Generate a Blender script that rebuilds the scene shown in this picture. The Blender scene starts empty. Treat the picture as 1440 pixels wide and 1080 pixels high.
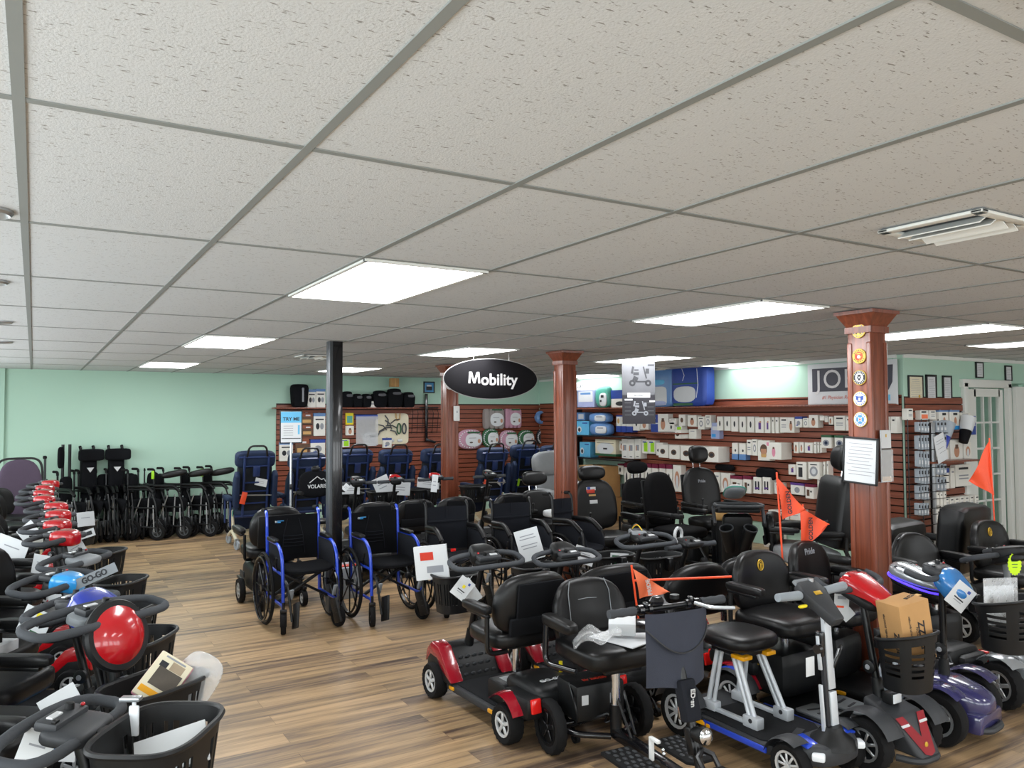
import bpy, bmesh, math, random
from mathutils import Matrix, Vector, Euler
D = bpy.data; SC = bpy.context.scene; COL = SC.collection
pi = math.pi; rad = math.radians
random.seed(11)
CEIL = 2.444
# ---------------------------------------------------------------- materials
def lin(c):
    c = c / 255.0
    return c / 12.92 if c <= .04045 else ((c + .055) / 1.055) ** 2.4
def hexc(h):
    h = h.lstrip('#')
    return tuple(lin(int(h[i:i+2], 16)) for i in (0, 2, 4)) + (1,)
def new_mat(name):
    m = D.materials.new(name); m.use_nodes = True
    nt = m.node_tree
    return m, nt, nt.nodes['Principled BSDF']
def nd(nt, t, **kw):
    n = nt.nodes.new(t)
    for k, v in kw.items(): setattr(n, k, v)
    return n
def simple(name, col, rough=.5, metal=0, bump=0, scale=150, coat=0, var=.12, trans=0, emit=0, vscale=9, ior=1.45, spec=.5):
    m, nt, b = new_mat(name)
    c = hexc(col)
    tc = nd(nt, 'ShaderNodeTexCoord')
    if var:
        n = nd(nt, 'ShaderNodeTexNoise'); n.inputs['Scale'].default_value = vscale; n.inputs['Detail'].default_value = 3
        nt.links.new(tc.outputs['Object'], n.inputs['Vector'])
        r = nd(nt, 'ShaderNodeMix', data_type='RGBA')
        r.inputs[6].default_value = tuple(min(1, x * (1 - var)) for x in c[:3]) + (1,)
        r.inputs[7].default_value = tuple(min(1, x * (1 + var)) for x in c[:3]) + (1,)
        nt.links.new(n.outputs['Fac'], r.inputs[0]); nt.links.new(r.outputs[2], b.inputs['Base Color'])
    else: b.inputs['Base Color'].default_value = c
    b.inputs['Roughness'].default_value = rough; b.inputs['Metallic'].default_value = metal
    b.inputs['IOR'].default_value = ior; b.inputs['Specular IOR Level'].default_value = spec
    if coat: b.inputs['Coat Weight'].default_value = coat; b.inputs['Coat Roughness'].default_value = .06
    if trans: b.inputs['Transmission Weight'].default_value = trans
    if emit:
        b.inputs['Emission Color'].default_value = c; b.inputs['Emission Strength'].default_value = emit
    if bump:
        n = nd(nt, 'ShaderNodeTexNoise'); n.inputs['Scale'].default_value = scale; n.inputs['Detail'].default_value = 2
        nt.links.new(tc.outputs['Object'], n.inputs['Vector'])
        bp = nd(nt, 'ShaderNodeBump'); bp.inputs['Strength'].default_value = bump; bp.inputs['Distance'].default_value = .002
        nt.links.new(n.outputs['Fac'], bp.inputs['Height']); nt.links.new(bp.outputs['Normal'], b.inputs['Normal'])
    return m
T = {  # name: (colour, kwargs)
 'vinyl': ('0e0e0f', dict(rough=.38, spec=.4, bump=.12, scale=260)), 'vinyl_gray': ('85888a', dict(rough=.5, bump=.2, scale=260)),
 'plastic': ('131415', dict(rough=.45, spec=.38, bump=.12, scale=500)), 'plastic_mid': ('313336', dict(rough=.55, bump=.15, scale=400)),
 'plastic_gray': ('7c8185', dict(rough=.5, bump=.15, scale=400)), 'rubber': ('131314', dict(rough=.85, spec=.3, bump=.3, scale=120)),
 'grip': ('3e4145', dict(rough=.75, spec=.35, bump=.5, scale=90)), 'grip_gray': ('8a9298', dict(rough=.7, bump=.3, scale=120)),
 'black_metal': ('101113', dict(rough=.32, spec=.5)), 'black_gloss': ('131316', dict(rough=.22, coat=.4)),
 'chrome': ('d4d6d8', dict(rough=.14, metal=1, var=.04)), 'silver': ('b4b8bb', dict(rough=.32, metal=.75, var=.05)),
 'alum': ('c4c9ce', dict(rough=.35, metal=.2, var=.04)), 'rim_white': ('d0d3d5', dict(rough=.35, metal=.35, var=.03)),
 'red': ('b0121b', dict(rough=.25, coat=.8)), 'deep_red': ('8e1020', dict(rough=.25, coat=.8)), 'blue': ('2549c8', dict(rough=.28, coat=.7, metal=.15)),
 'royal': ('20349a', dict(rough=.22, coat=.9)), 'light_blue': ('2f97dc', dict(rough=.28, coat=.7)), 'sky_blue': ('3478b8', dict(rough=.25, coat=.9)),
 'purple': ('35335c', dict(rough=.22, coat=.9)), 'silver_paint': ('a4a9ad', dict(rough=.25, metal=.5, coat=.9)),
 'navy': ('1a2945', dict(rough=.62, spec=.35, bump=.2, scale=300)), 'navy_metal': ('1d3263', dict(rough=.38, metal=.15, coat=.3)),
 'navy_dark': ('10171f', dict(rough=.8, bump=.25, scale=350)),
 'fabric': ('121316', dict(rough=.92, spec=.15, bump=.5, scale=420)), 'bag_gray': ('3b3e48', dict(rough=.9, bump=.5, scale=300, spec=.2)), 'fabric_gray': ('1f2127', dict(rough=.9, spec=.2, bump=.5, scale=420)),
 'seat_fabric': ('0e0e10', dict(rough=.85, spec=.2, bump=.4, scale=380)), 'purple_fabric': ('4c4050', dict(rough=.9, bump=.4, scale=380)),
 'carpet': ('242527', dict(rough=.95, spec=.15, bump=.9, scale=330)), 'tread_gray': ('6d7174', dict(rough=.7, bump=.3, scale=200)),
 'paper': ('cccfd1', dict(rough=.75, var=.03)), 'white': ('dfe0de', dict(rough=.55, var=.03)), 'pack_white': ('dfddd5', dict(rough=.45, var=.05)),
 'ink': ('26272b', dict(rough=.6)), 'ink_gray': ('8d9096', dict(rough=.6)), 'amber': ('e3a012', dict(rough=.3, coat=.4)),
 'yellow': ('e6d21c', dict(rough=.4)), 'gold': ('c8a032', dict(rough=.35, metal=.3)), 'cream': ('d6ceb4', dict(rough=.45)),
 'orange': ('e8502a', dict(rough=.45, var=.05)), 'lime': ('9ad41e', dict(rough=.5)), 'chartreuse': ('c8ee12', dict(rough=.5, emit=0)),
 'taillight': ('e0201c', dict(rough=.2, coat=.6)), 'caster_gray': ('9aa3ab', dict(rough=.5)), 'cardboard': ('b48a58', dict(rough=.85, bump=.15, scale=80)),
 'teal': ('4f9d8c', dict(rough=.3)), 'lavender': ('9aa4c8', dict(rough=.3)), 'sky': ('5fb0d8', dict(rough=.45)), 'cobalt': ('2a4596', dict(rough=.4)),
 'pack_blue': ('5f86b8', dict(rough=.3)), 'maroon': ('6e1a38', dict(rough=.45)), 'violet': ('5c3a84', dict(rough=.45)), 'pink': ('d58aa0', dict(rough=.5)),
 'skin_tone': ('b8866a', dict(rough=.6)), 'brown': ('5d4535', dict(rough=.6)), 'green': ('2b5c3c', dict(rough=.5)), 'tan': ('c49c62', dict(rough=.6)),
 'wood_edge': ('8a4a30', dict(rough=.4)), 'lens': ('e9eef2', dict(rough=.1, coat=.8, var=.02)), 'mat_gray': ('8f8784', dict(rough=.95, bump=.6, scale=120)),
 'mat_pink': ('b58a9c', dict(rough=.95, bump=.6, scale=120)), 'frame_black': ('17181a', dict(rough=.35)), 'dark_card': ('2b2a30', dict(rough=.6)),
 'mid_card': ('5a5b5f', dict(rough=.6)), 'mint_paint': ('9fbfae', dict(rough=.7)), 'rope': ('dcdcdc', dict(rough=.9)),
 'gunmetal': ('54585c', dict(rough=.4, metal=.5)), 'sign_black': ('131215', dict(rough=.7, spec=.15)), 'groove': ('2a150f', dict(rough=.7)), 'sign_letter': ('cfcdcd', dict(rough=.5)),
 'orange_light': ('f07a50', dict(rough=.4)), 'led_purple': ('4a34ff', dict(rough=.4, emit=2.0, var=0)), 'marine_red': ('c2331e', dict(rough=.35)),
 'emblem_blue': ('2a4a9c', dict(rough=.35)), 'emblem_gold': ('cdb04a', dict(rough=.35)), 'emblem_sky': ('3f86b8', dict(rough=.35)), 'jobst_gray': ('3d3d48', dict(rough=.5)),
 'jobst_text': ('c86a5a', dict(rough=.5)), 'photo_tan': ('a08f78', dict(rough=.5, var=.5, vscale=14)), 'photo_dark': ('4d463e', dict(rough=.5, var=.6, vscale=14)),
}
_M = {}
def M(n):
    if n not in _M:
        if n in SPECIAL: _M[n] = SPECIAL[n]()
        else: _M[n] = simple(n, T[n][0], **T[n][1])
    return _M[n]
def m_wood():
    m, nt, b = new_mat('cherry_wood')
    tc = nd(nt, 'ShaderNodeTexCoord'); mp = nd(nt, 'ShaderNodeMapping'); mp.inputs['Scale'].default_value = (28, 28, 1.6)
    nt.links.new(tc.outputs['Object'], mp.inputs['Vector'])
    n = nd(nt, 'ShaderNodeTexNoise'); n.inputs['Scale'].default_value = 1.3; n.inputs['Detail'].default_value = 6; n.inputs['Distortion'].default_value = .6
    nt.links.new(mp.outputs['Vector'], n.inputs['Vector'])
    r = nd(nt, 'ShaderNodeValToRGB'); r.color_ramp.elements[0].color = hexc('5e2c1b'); r.color_ramp.elements[0].position = .3
    r.color_ramp.elements[1].color = hexc('8a4930'); r.color_ramp.elements[1].position = .72
    nt.links.new(n.outputs['Fac'], r.inputs['Fac']); nt.links.new(r.outputs['Color'], b.inputs['Base Color'])
    b.inputs['Roughness'].default_value = .38; b.inputs['Coat Weight'].default_value = .25; b.inputs['Coat Roughness'].default_value = .2
    return m
def m_slat():
    m, nt, b = new_mat('slat_wood')
    tc = nd(nt, 'ShaderNodeTexCoord'); mp = nd(nt, 'ShaderNodeMapping'); mp.inputs['Scale'].default_value = (1.5, 1.5, 40)
    nt.links.new(tc.outputs['Object'], mp.inputs['Vector'])
    n = nd(nt, 'ShaderNodeTexNoise'); n.inputs['Scale'].default_value = 1.5; n.inputs['Detail'].default_value = 5
    nt.links.new(mp.outputs['Vector'], n.inputs['Vector'])
    r = nd(nt, 'ShaderNodeValToRGB'); r.color_ramp.elements[0].color = hexc('69331f'); r.color_ramp.elements[0].position = .3
    r.color_ramp.elements[1].color = hexc('90503a'); r.color_ramp.elements[1].position = .72
    nt.links.new(n.outputs['Fac'], r.inputs['Fac']); nt.links.new(r.outputs['Color'], b.inputs['Base Color'])
    b.inputs['Roughness'].default_value = .42
    return m
def m_floor():
    m, nt, b = new_mat('plank_floor'); L = nt.links.new
    tc = nd(nt, 'ShaderNodeTexCoord')
    br = nd(nt, 'ShaderNodeTexBrick'); br.offset = .37; br.offset_frequency = 2
    br.inputs['Color1'].default_value = (0, 0, 0, 1); br.inputs['Color2'].default_value = (1, 1, 1, 1); br.inputs['Mortar'].default_value = (.5, .5, .5, 1)
    br.inputs['Scale'].default_value = 1; br.inputs['Mortar Size'].default_value = .0012; br.inputs['Brick Width'].default_value = 1.22; br.inputs['Row Height'].default_value = .15
    L(tc.outputs['Object'], br.inputs['Vector'])
    # per plank offset so that grain breaks at the seams
    mul = nd(nt, 'ShaderNodeVectorMath', operation='SCALE'); mul.inputs['Scale'].default_value = 37.0
    L(br.outputs['Color'], mul.inputs[0])
    add = nd(nt, 'ShaderNodeVectorMath', operation='ADD'); L(tc.outputs['Object'], add.inputs[0]); L(mul.outputs[0], add.inputs[1])
    mp = nd(nt, 'ShaderNodeMapping'); mp.inputs['Scale'].default_value = (.9, 13, 1); L(add.outputs[0], mp.inputs['Vector'])
    n = nd(nt, 'ShaderNodeTexNoise'); n.inputs['Scale'].default_value = 1.1; n.inputs['Detail'].default_value = 7; n.inputs['Roughness'].default_value = .62; n.inputs['Distortion'].default_value = .5
    L(mp.outputs['Vector'], n.inputs['Vector'])
    mp2 = nd(nt, 'ShaderNodeMapping'); mp2.inputs['Scale'].default_value = (2.5, 90, 1); L(add.outputs[0], mp2.inputs['Vector'])
    n2 = nd(nt, 'ShaderNodeTexNoise'); n2.inputs['Scale'].default_value = 1.2; n2.inputs['Detail'].default_value = 3; L(mp2.outputs['Vector'], n2.inputs['Vector'])
    s = nd(nt, 'ShaderNodeMath', operation='MULTIPLY_ADD'); s.inputs[1].default_value = .22; L(br.outputs['Color'], s.inputs[0]); L(n.outputs['Fac'], s.inputs[2])
    s2 = nd(nt, 'ShaderNodeMath', operation='MULTIPLY_ADD'); s2.inputs[1].default_value = .16; L(n2.outputs['Fac'], s2.inputs[0]); L(s.outputs[0], s2.inputs[2])
    r = nd(nt, 'ShaderNodeValToRGB'); e = r.color_ramp.elements
    e[0].position = .48; e[0].color = hexc('51433a'); e[1].position = .9; e[1].color = hexc('c0a079')
    a = r.color_ramp.elements.new(.6); a.color = hexc('7c6752'); a = r.color_ramp.elements.new(.72); a.color = hexc('a18664')
    L(s2.outputs[0], r.inputs['Fac'])
    dk = nd(nt, 'ShaderNodeMix', data_type='RGBA', blend_type='MULTIPLY'); dk.inputs[7].default_value = (.55, .5, .45, 1)
    L(br.outputs['Fac'], dk.inputs[0]); L(r.outputs['Color'], dk.inputs[6]); L(dk.outputs[2], b.inputs['Base Color'])
    b.inputs['Roughness'].default_value = .4
    bp = nd(nt, 'ShaderNodeBump'); bp.inputs['Strength'].default_value = .12; bp.inputs['Distance'].default_value = .003
    L(n2.outputs['Fac'], bp.inputs['Height']); L(bp.outputs['Normal'], b.inputs['Normal'])
    return m
def m_ceiling():
    m, nt, b = new_mat('fissured_tile'); L = nt.links.new
    tc = nd(nt, 'ShaderNodeTexCoord')
    mp = nd(nt, 'ShaderNodeMapping'); mp.inputs['Scale'].default_value = (52, 170, 1); mp.inputs['Rotation'].default_value = (0, 0, .12); L(tc.outputs['Object'], mp.inputs['Vector'])
    n = nd(nt, 'ShaderNodeTexNoise'); n.inputs['Scale'].default_value = 1; n.inputs['Detail'].default_value = 2.5; L(mp.outputs['Vector'], n.inputs['Vector'])
    r = nd(nt, 'ShaderNodeValToRGB'); r.color_ramp.elements[0].position = .64; r.color_ramp.elements[0].color = hexc('c9cccd'); r.color_ramp.elements[1].position = .70; r.color_ramp.elements[1].color = hexc('85837f')
    L(n.outputs['Fac'], r.inputs['Fac']); L(r.outputs['Color'], b.inputs['Base Color'])
    n2 = nd(nt, 'ShaderNodeTexNoise'); n2.inputs['Scale'].default_value = 190; n2.inputs['Detail'].default_value = 2; L(tc.outputs['Object'], n2.inputs['Vector'])
    bp = nd(nt, 'ShaderNodeBump'); bp.inputs['Strength'].default_value = .4; bp.inputs['Distance'].default_value = .003
    L(n2.outputs['Fac'], bp.inputs['Height']); L(bp.outputs['Normal'], b.inputs['Normal'])
    b.inputs['Roughness'].default_value = .9
    return m
def m_wall(col, name):
    def f():
        return simple(name, col, rough=.75, bump=.08, scale=60, var=.02, vscale=1.5)
    return f
def m_glass():
    m, nt, b = new_mat('clear_glass')
    b.inputs['Base Color'].default_value = (.95, .98, .97, 1); b.inputs['Roughness'].default_value = .02; b.inputs['Transmission Weight'].default_value = 1; b.inputs['IOR'].default_value = 1.05
    return m
def m_clear():
    m, nt, b = new_mat('clear_film')
    tc = nd(nt, 'ShaderNodeTexCoord'); n = nd(nt, 'ShaderNodeTexNoise'); n.inputs['Scale'].default_value = 30; n.inputs['Detail'].default_value = 3
    nt.links.new(tc.outputs['Object'], n.inputs['Vector'])
    bp = nd(nt, 'ShaderNodeBump'); bp.inputs['Strength'].default_value = 1; bp.inputs['Distance'].default_value = .01
    nt.links.new(n.outputs['Fac'], bp.inputs['Height']); nt.links.new(bp.outputs['Normal'], b.inputs['Normal'])
    b.inputs['Base Color'].default_value = (.9, .92, .93, 1); b.inputs['Roughness'].default_value = .12; b.inputs['Alpha'].default_value = .28
    return m
def m_emit(col, s):
    def f():
        m = D.materials.new('lamp_diffuser'); m.use_nodes = True; nt = m.node_tree; nt.nodes.clear()
        e = nd(nt, 'ShaderNodeEmission'); e.inputs['Color'].default_value = col; e.inputs['Strength'].default_value = s
        o = nd(nt, 'ShaderNodeOutputMaterial'); nt.links.new(e.outputs[0], o.inputs[0]); return m
    return f
LAMP = 15.0
SPECIAL = {'wood': m_wood, 'slat': m_slat, 'floor': m_floor, 'ceiling': m_ceiling, 'wall_green': m_wall('abcbb9', 'green_wall_paint'), 'wall_white': m_wall('d3d5d0', 'white_wall_paint'),
           'grid': m_wall('868a87', 'ceiling_grid_paint'), 'trim_white': m_wall('d9dbd6', 'white_trim'), 'glass': m_glass, 'clear': m_clear, 'lamp': m_emit((.97, .985, 1, 1), LAMP), 'lamp_soft': m_emit((.97, .985, 1, 1), LAMP * .45)}
# ---------------------------------------------------------------- mesh builder
def TR(x=0, y=0, z=0, rx=0, ry=0, rz=0):
    return Matrix.Translation((x, y, z)) @ Euler((rx, ry, rz)).to_matrix().to_4x4()
class MB:
    def __init__(s): s.v = []; s.f = []; s.fm = []; s.ms = []; s.cur = 0; s.X = Matrix()
    def use(s, m):
        if m not in s.ms: s.ms.append(m)
        s.cur = s.ms.index(m); return s
    def add(s, vs, fs, X=None):
        b = len(s.v); X = s.X @ X if X is not None else s.X
        s.v.extend(tuple(X @ Vector(p)) for p in vs)
        for f in fs: s.f.append(tuple(b + i for i in f)); s.fm.append(s.cur)
        return s
    def addbm(s, bm, X=None):
        bm.verts.index_update()
        s.add([v.co.copy() for v in bm.verts], [[v.index for v in f.verts] for f in bm.faces], X); bm.free(); return s
    def box(s, c, d, bev=0, r=(0, 0, 0), seg=2, taper=None):
        bm = bmesh.new(); bmesh.ops.create_cube(bm, size=1)
        for v in bm.verts:
            v.co = Vector((v.co.x * d[0], v.co.y * d[1], v.co.z * d[2]))
            if taper and v.co.z > 0: v.co.x *= taper[0]; v.co.y *= taper[1]
        if bev: bmesh.ops.bevel(bm, geom=bm.edges[:], offset=min(bev, min(d) * .48), segments=seg, profile=.5, affect='EDGES')
        return s.addbm(bm, TR(*c, *r))
    def pad(s, c, d, p=5, n=5, r=(0, 0, 0), fn=None):
        bm = bmesh.new(); bmesh.ops.create_cube(bm, size=2); bmesh.ops.subdivide_edges(bm, edges=bm.edges[:], cuts=n, use_grid_fill=True)
        for v in bm.verts:
            a = v.co; q = (abs(a.x) ** p + abs(a.y) ** p + abs(a.z) ** p) ** (1 / p)
            co = a / q
            if fn: co = Vector(fn(co.x, co.y, co.z))
            v.co = Vector((co.x * d[0] / 2, co.y * d[1] / 2, co.z * d[2] / 2))
        return s.addbm(bm, TR(*c, *r))
    def cyl(s, p0, p1, r0, r1=None, seg=12, cap=True):
        return s.tube([p0, p1], r0, seg, r1=r1, cap=cap)
    def tube(s, pts, r, seg=8, closed=False, r1=None, cap=True, rf=None):
        P = [Vector(p) for p in pts]; n = len(P); rings = []; up = None
        vs = []; fs = []
        for i in range(n):
            if closed: t = (P[(i + 1) % n] - P[i - 1])
            elif i == 0: t = P[1] - P[0]
            elif i == n - 1: t = P[-1] - P[-2]
            else: t = (P[i + 1] - P[i]).normalized() + (P[i] - P[i - 1]).normalized()
            t.normalize()
            if up is None:
                up = Vector((0, 0, 1)) if abs(t.z) < .9 else Vector((1, 0, 0))
            a = t.cross(up)
            if a.length < 1e-5: a = t.orthogonal()
            a.normalize(); b = a.cross(t).normalized(); up = b
            rr = r if r1 is None else r + (r1 - r) * i / (n - 1)
            if rf: rr *= rf(i)
            for k in range(seg):
                w = 2 * pi * k / seg; vs.append(P[i] + a * (rr * math.cos(w)) + b * (rr * math.sin(w)))
        m = n if closed else n - 1
        for i in range(m):
            j = (i + 1) % n
            for k in range(seg):
                l = (k + 1) % seg; fs.append((i * seg + k, i * seg + l, j * seg + l, j * seg + k))
        if cap and not closed: fs.append(tuple(range(seg))[::-1]); fs.append(tuple((n - 1) * seg + k for k in range(seg)))
        return s.add(vs, fs)
    def lathe(s, prof, X=None, seg=24, mod=None, close=False):
        vs = []; fs = []; n = len(prof)
        for k in range(seg):
            w = 2 * pi * k / seg
            for i, (r, z) in enumerate(prof):
                q = r * (mod(k, i) if mod else 1); vs.append((q * math.cos(w), q * math.sin(w), z))
        for k in range(seg):
            l = (k + 1) % seg
            for i in range(n - 1 if not close else n):
                j = (i + 1) % n; fs.append((k * n + i, l * n + i, l * n + j, k * n + j))
        if not close:
            if prof[0][0] > 1e-6: fs.append(tuple(k * n for k in range(seg))[::-1])
            if prof[-1][0] > 1e-6: fs.append(tuple(k * n + n - 1 for k in range(seg)))
        return s.add(vs, fs, X)
    def prism(s, poly, t, X=None, bev=0, seg=2):
        bm = bmesh.new(); a = [bm.verts.new((x, y, -t / 2)) for x, y in poly]; b = [bm.verts.new((x, y, t / 2)) for x, y in poly]; n = len(poly)
        bm.faces.new(a[::-1]); bm.faces.new(b)
        for i in range(n): bm.faces.new((a[i], a[(i + 1) % n], b[(i + 1) % n], b[i]))
        bmesh.ops.recalc_face_normals(bm, faces=bm.faces[:])
        if bev: bmesh.ops.bevel(bm, geom=[e for e in bm.edges], offset=bev, segments=seg, profile=.5, affect='EDGES', clamp_overlap=True)
        return s.addbm(bm, X)
    def quad(s, a, b, c, d): return s.add([a, b, c, d], [(0, 1, 2, 3)])
    def grid(s, fn, nu, nv, X=None, t=0):
        bm = bmesh.new(); V = [[bm.verts.new(fn(i / nu, j / nv)) for j in range(nv + 1)] for i in range(nu + 1)]
        for i in range(nu):
            for j in range(nv): bm.faces.new((V[i][j], V[i + 1][j], V[i + 1][j + 1], V[i][j + 1]))
        if t: bmesh.ops.solidify(bm, geom=bm.faces[:], thickness=t)
        return s.addbm(bm, X)
    def mesh(s, name):
        me = D.meshes.new(name); me.from_pydata(s.v, [], s.f)
        bm = bmesh.new(); bm.from_mesh(me); bmesh.ops.remove_doubles(bm, verts=bm.verts[:], dist=1e-5)
        for f, mi in zip(bm.faces, s.fm): f.material_index = mi
        bm.normal_update()
        for f in bm.faces: f.smooth = True
        for e in bm.edges:
            if len(e.link_faces) == 2 and e.calc_face_angle(0) > .7: e.smooth = False
        bm.to_mesh(me); bm.free()
        for m in s.ms: me.materials.append(M(m))
        return me
def fillet(pts, r, n=5):
    P = [Vector(p) for p in pts]; out = [P[0]]
    for i in range(1, len(P) - 1):
        a, b, c = P[i - 1], P[i], P[i + 1]; u = (a - b); v = (c - b); k = min(r, u.length * .49, v.length * .49)
        p0 = b + u.normalized() * k; p1 = b + v.normalized() * k
        for j in range(n + 1):
            t = j / n; out.append(p0 * (1 - t) ** 2 + b * 2 * t * (1 - t) + p1 * t * t)
    out.append(P[-1]); return out
def mb(m): return MB().use(m)
CACHE = {}
def obj(name, mesh, parent=None, loc=(0, 0, 0), rot=(0, 0, 0), label=None):
    if isinstance(mesh, MB): mesh = mesh.mesh(name)
    o = D.objects.new(name, mesh); COL.objects.link(o); o.location = loc; o.rotation_euler = rot
    if parent is not None: o.parent = parent
    if label: o['label'] = label
    return o
def cached(key, fn):
    if key not in CACHE: CACHE[key] = fn().mesh(key[0])
    return CACHE[key]
LABELS = {}
def tagp(o, label, cat, group=None, kind=None):
    o['label'] = label; o['category'] = cat
    if group: o['group'] = group
    if kind: o['kind'] = kind
    LABELS[label] = LABELS.get(label, 0) + 1
    return o
def thing(name, label, cat, loc=(0, 0, 0), rz=0, group=None):
    o = D.objects.new(name, None); COL.objects.link(o); o.location = loc; o.rotation_euler = (0, 0, rz); o.empty_display_size = .1
    return tagp(o, label, cat, group)
def struct(name, m, parent=None, loc=(0, 0, 0), rot=(0, 0, 0)):
    o = obj(name, m, parent, loc, rot)
    if parent is None: o['kind'] = 'structure'
    return o
def text_mesh(s, size, mat, bold=0, extrude=.001, shear=0, align='CENTER', space=1):
    key = ('text', s, size, mat, bold, extrude, shear, align, space)
    if key in CACHE: return CACHE[key]
    c = D.curves.new('lettering', 'FONT'); c.body = s; c.size = size; c.align_x = align; c.align_y = 'CENTER'; c.extrude = extrude; c.offset = bold; c.shear = shear; c.space_character = space; c.resolution_u = 4
    o = D.objects.new('lettering', c); me = D.meshes.new_from_object(o); D.objects.remove(o); D.curves.remove(c)
    me.materials.clear(); me.materials.append(M(mat)); CACHE[key] = me
    return me
def lettering(parent, s, size, mat, loc, rot=(0, 0, 0), **kw):
    return obj('lettering', text_mesh(s, size, mat, **kw), parent, loc, rot)
ORD = ['first', 'second', 'third', 'fourth', 'fifth', 'sixth', 'seventh', 'eighth', 'ninth', 'tenth', 'eleventh', 'twelfth', 'thirteenth', 'fourteenth', 'fifteenth', 'sixteenth', 'seventeenth', 'eighteenth', 'nineteenth', 'twentieth']
def superell(w, h, p, n, z=0):
    out = []
    for k in range(n):
        a = 2 * pi * k / n; c, s_ = math.cos(a), math.sin(a)
        out.append((w / 2 * math.copysign(abs(c) ** (2 / p), c), h / 2 * math.copysign(abs(s_) ** (2 / p), s_)))
    return out
# ================================================================ SETTING
struct('floor', mb('floor').box((3.5, 4.5, -.05), (19, 19, .1)))
ceil = struct('ceiling', mb('ceiling').box((3.5, 4.5, CEIL + .05), (19, 19, .1)))
GX0, GY0, GXS, GYS = -.0377, .70, .6096, 1.2192
g = mb('grid')
for i in range(-6, 21):
    x = GX0 + i * GXS
    if x < 12.9: g.box((x, 4.5, CEIL - .0005), (.024, 19, .007))
for j in range(-4, 12):
    y = GY0 + j * GYS
    if y < 13.9: g.box((3.5, y, CEIL), (19, .024, .006))
obj('grid', g, ceil)
struct('wall_back', mb('wall_green').box((3.5, 13.05, CEIL / 2), (10.2, .1, CEIL)))
struct('wall_right', mb('wall_green').box((8.56, 9.28, CEIL / 2), (.12, 7.54, CEIL)))
# wall with the french door: opening x 9.72..11.0
w = mb('wall_green'); w.box((9.11, 5.44, CEIL / 2), (1.22, .12, CEIL)); w.box((10.5, 5.44, 2.295), (1.56, .12, .298)); w.box((12.0, 5.44, CEIL / 2), (1.45, .12, CEIL))
struct('wall_corner', w)
# left wall: unseen storefront windows, added for daylight
w = mb('wall_green'); w.box((-1.85, 4.5, .35), (.12, 18, .7)); w.box((-1.85, 4.5, 2.34), (.12, 18, .2))
WINS = []
y = -4.0
while y < 12.5:
    w.box((-1.85, y, 1.47), (.12, .5, 1.54)); WINS.append(y); y += 2.3
struct('wall_left', w)
for k in range(len(WINS) - 1):
    yc = (WINS[k] + WINS[k + 1]) / 2; wd = 1.8
    f = mb('trim_white')
    for s_ in (-1, 1): f.box((-1.85, yc + s_ * (wd / 2 - .02), 1.47), (.1, .04, 1.54)); f.box((-1.85, yc, 1.47 + s_ * .75), (.1, wd, .04))
    wo = struct('window_%d' % (k + 1), f)
    obj('pane', mb('glass').box((-1.85, yc, 1.47), (.008, wd - .06, 1.46)), wo)
w = mb('wall_white'); w.box((3.5, -4.55, .3), (19, .1, .6)); w.box((3.5, -4.55, 2.34), (19, .1, .2)); FW = [-1.4, 1.5, 4.4, 7.3, 10.2]
for x in FW + [12.6]: w.box((x, -4.55, 1.42), (.5, .1, 1.64))
struct('wall_front', w)
for k, x in enumerate(FW):  # front windows behind the camera are unseen, added to let daylight in
    f = mb('trim_white'); xc = x + 1.45 if k < 4 else 11.4; wd = 2.4 if k < 4 else 1.9
    for s_ in (-1, 1): f.box((xc + s_ * (wd / 2 - .02), -4.55, 1.42), (.04, .1, 1.64)); f.box((xc, -4.55, 1.42 + s_ * .8), (wd, .1, .04))
    wo = struct('window_%d' % (k + 21), f); obj('pane', mb('glass').box((xc, -4.55, 1.42), (wd - .06, .008, 1.56)), wo)
struct('wall_far_right', mb('wall_white').box((12.75, .5, CEIL / 2), (.1, 10, CEIL)))
struct('wall_left_return', mb('wall_green').box((-1.1, 13.0, CEIL / 2), (1.5, .1, CEIL)))
# office behind the french door
w = mb('mint_paint'); w.box((10.5, 8.6, CEIL / 2), (3.8, .1, CEIL)); w.box((12.3, 7, CEIL / 2), (.1, 3.2, CEIL)); struct('wall_office', w)
# cornice
c = mb('trim_white'); c.box((10.25, 5.37, CEIL - .02), (3.5, .02, .04)); c.box((8.49, 9.2, CEIL - .02), (.02, 7.5, .04))
struct('trim_1', c)
b = mb('trim_white'); b.box((1.2, 12.985, .05), (5.0, .03, .1), .008)
struct('baseboard_back', b)
# door
dr = struct('door_1', mb('trim_white').box((9.71, 5.36, 1.07), (.09, .06, 2.14), .008).box((10.72, 5.36, 1.07), (.09, .06, 2.14), .008).box((10.2, 5.36, 2.13), (1.12, .06, .1), .008))
lf = mb('trim_white')
x0, x1 = 9.78, 10.66
lf.box((9.9, 5.42, 1.03), (.28, .04, 2.06)); lf.box((10.62, 5.42, 1.03), (.1, .04, 2.06)); lf.box((10.3, 5.42, 2.02), (.6, .04, .1)); lf.box((10.3, 5.42, .17), (.6, .04, .34))
for k in (1, 2): lf.box((10.04 + k * .177, 5.42, 1.15), (.022, .034, 1.7))
for k in range(1, 5): lf.box((10.3, 5.42, .34 + k * .326), (.56, .034, .022))
obj('door_leaf', lf, dr)
obj('glass', mb('glass').box((10.3, 5.42, 1.15), (.54, .006, 1.66)), dr)
obj('handle', mb('chrome').cyl((9.97, 5.40, 1.0), (9.97, 5.34, 1.0), .012).tube([(9.97, 5.34, 1.0), (10.08, 5.34, 1.0)], .011), dr, label='chrome lever handle')
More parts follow.
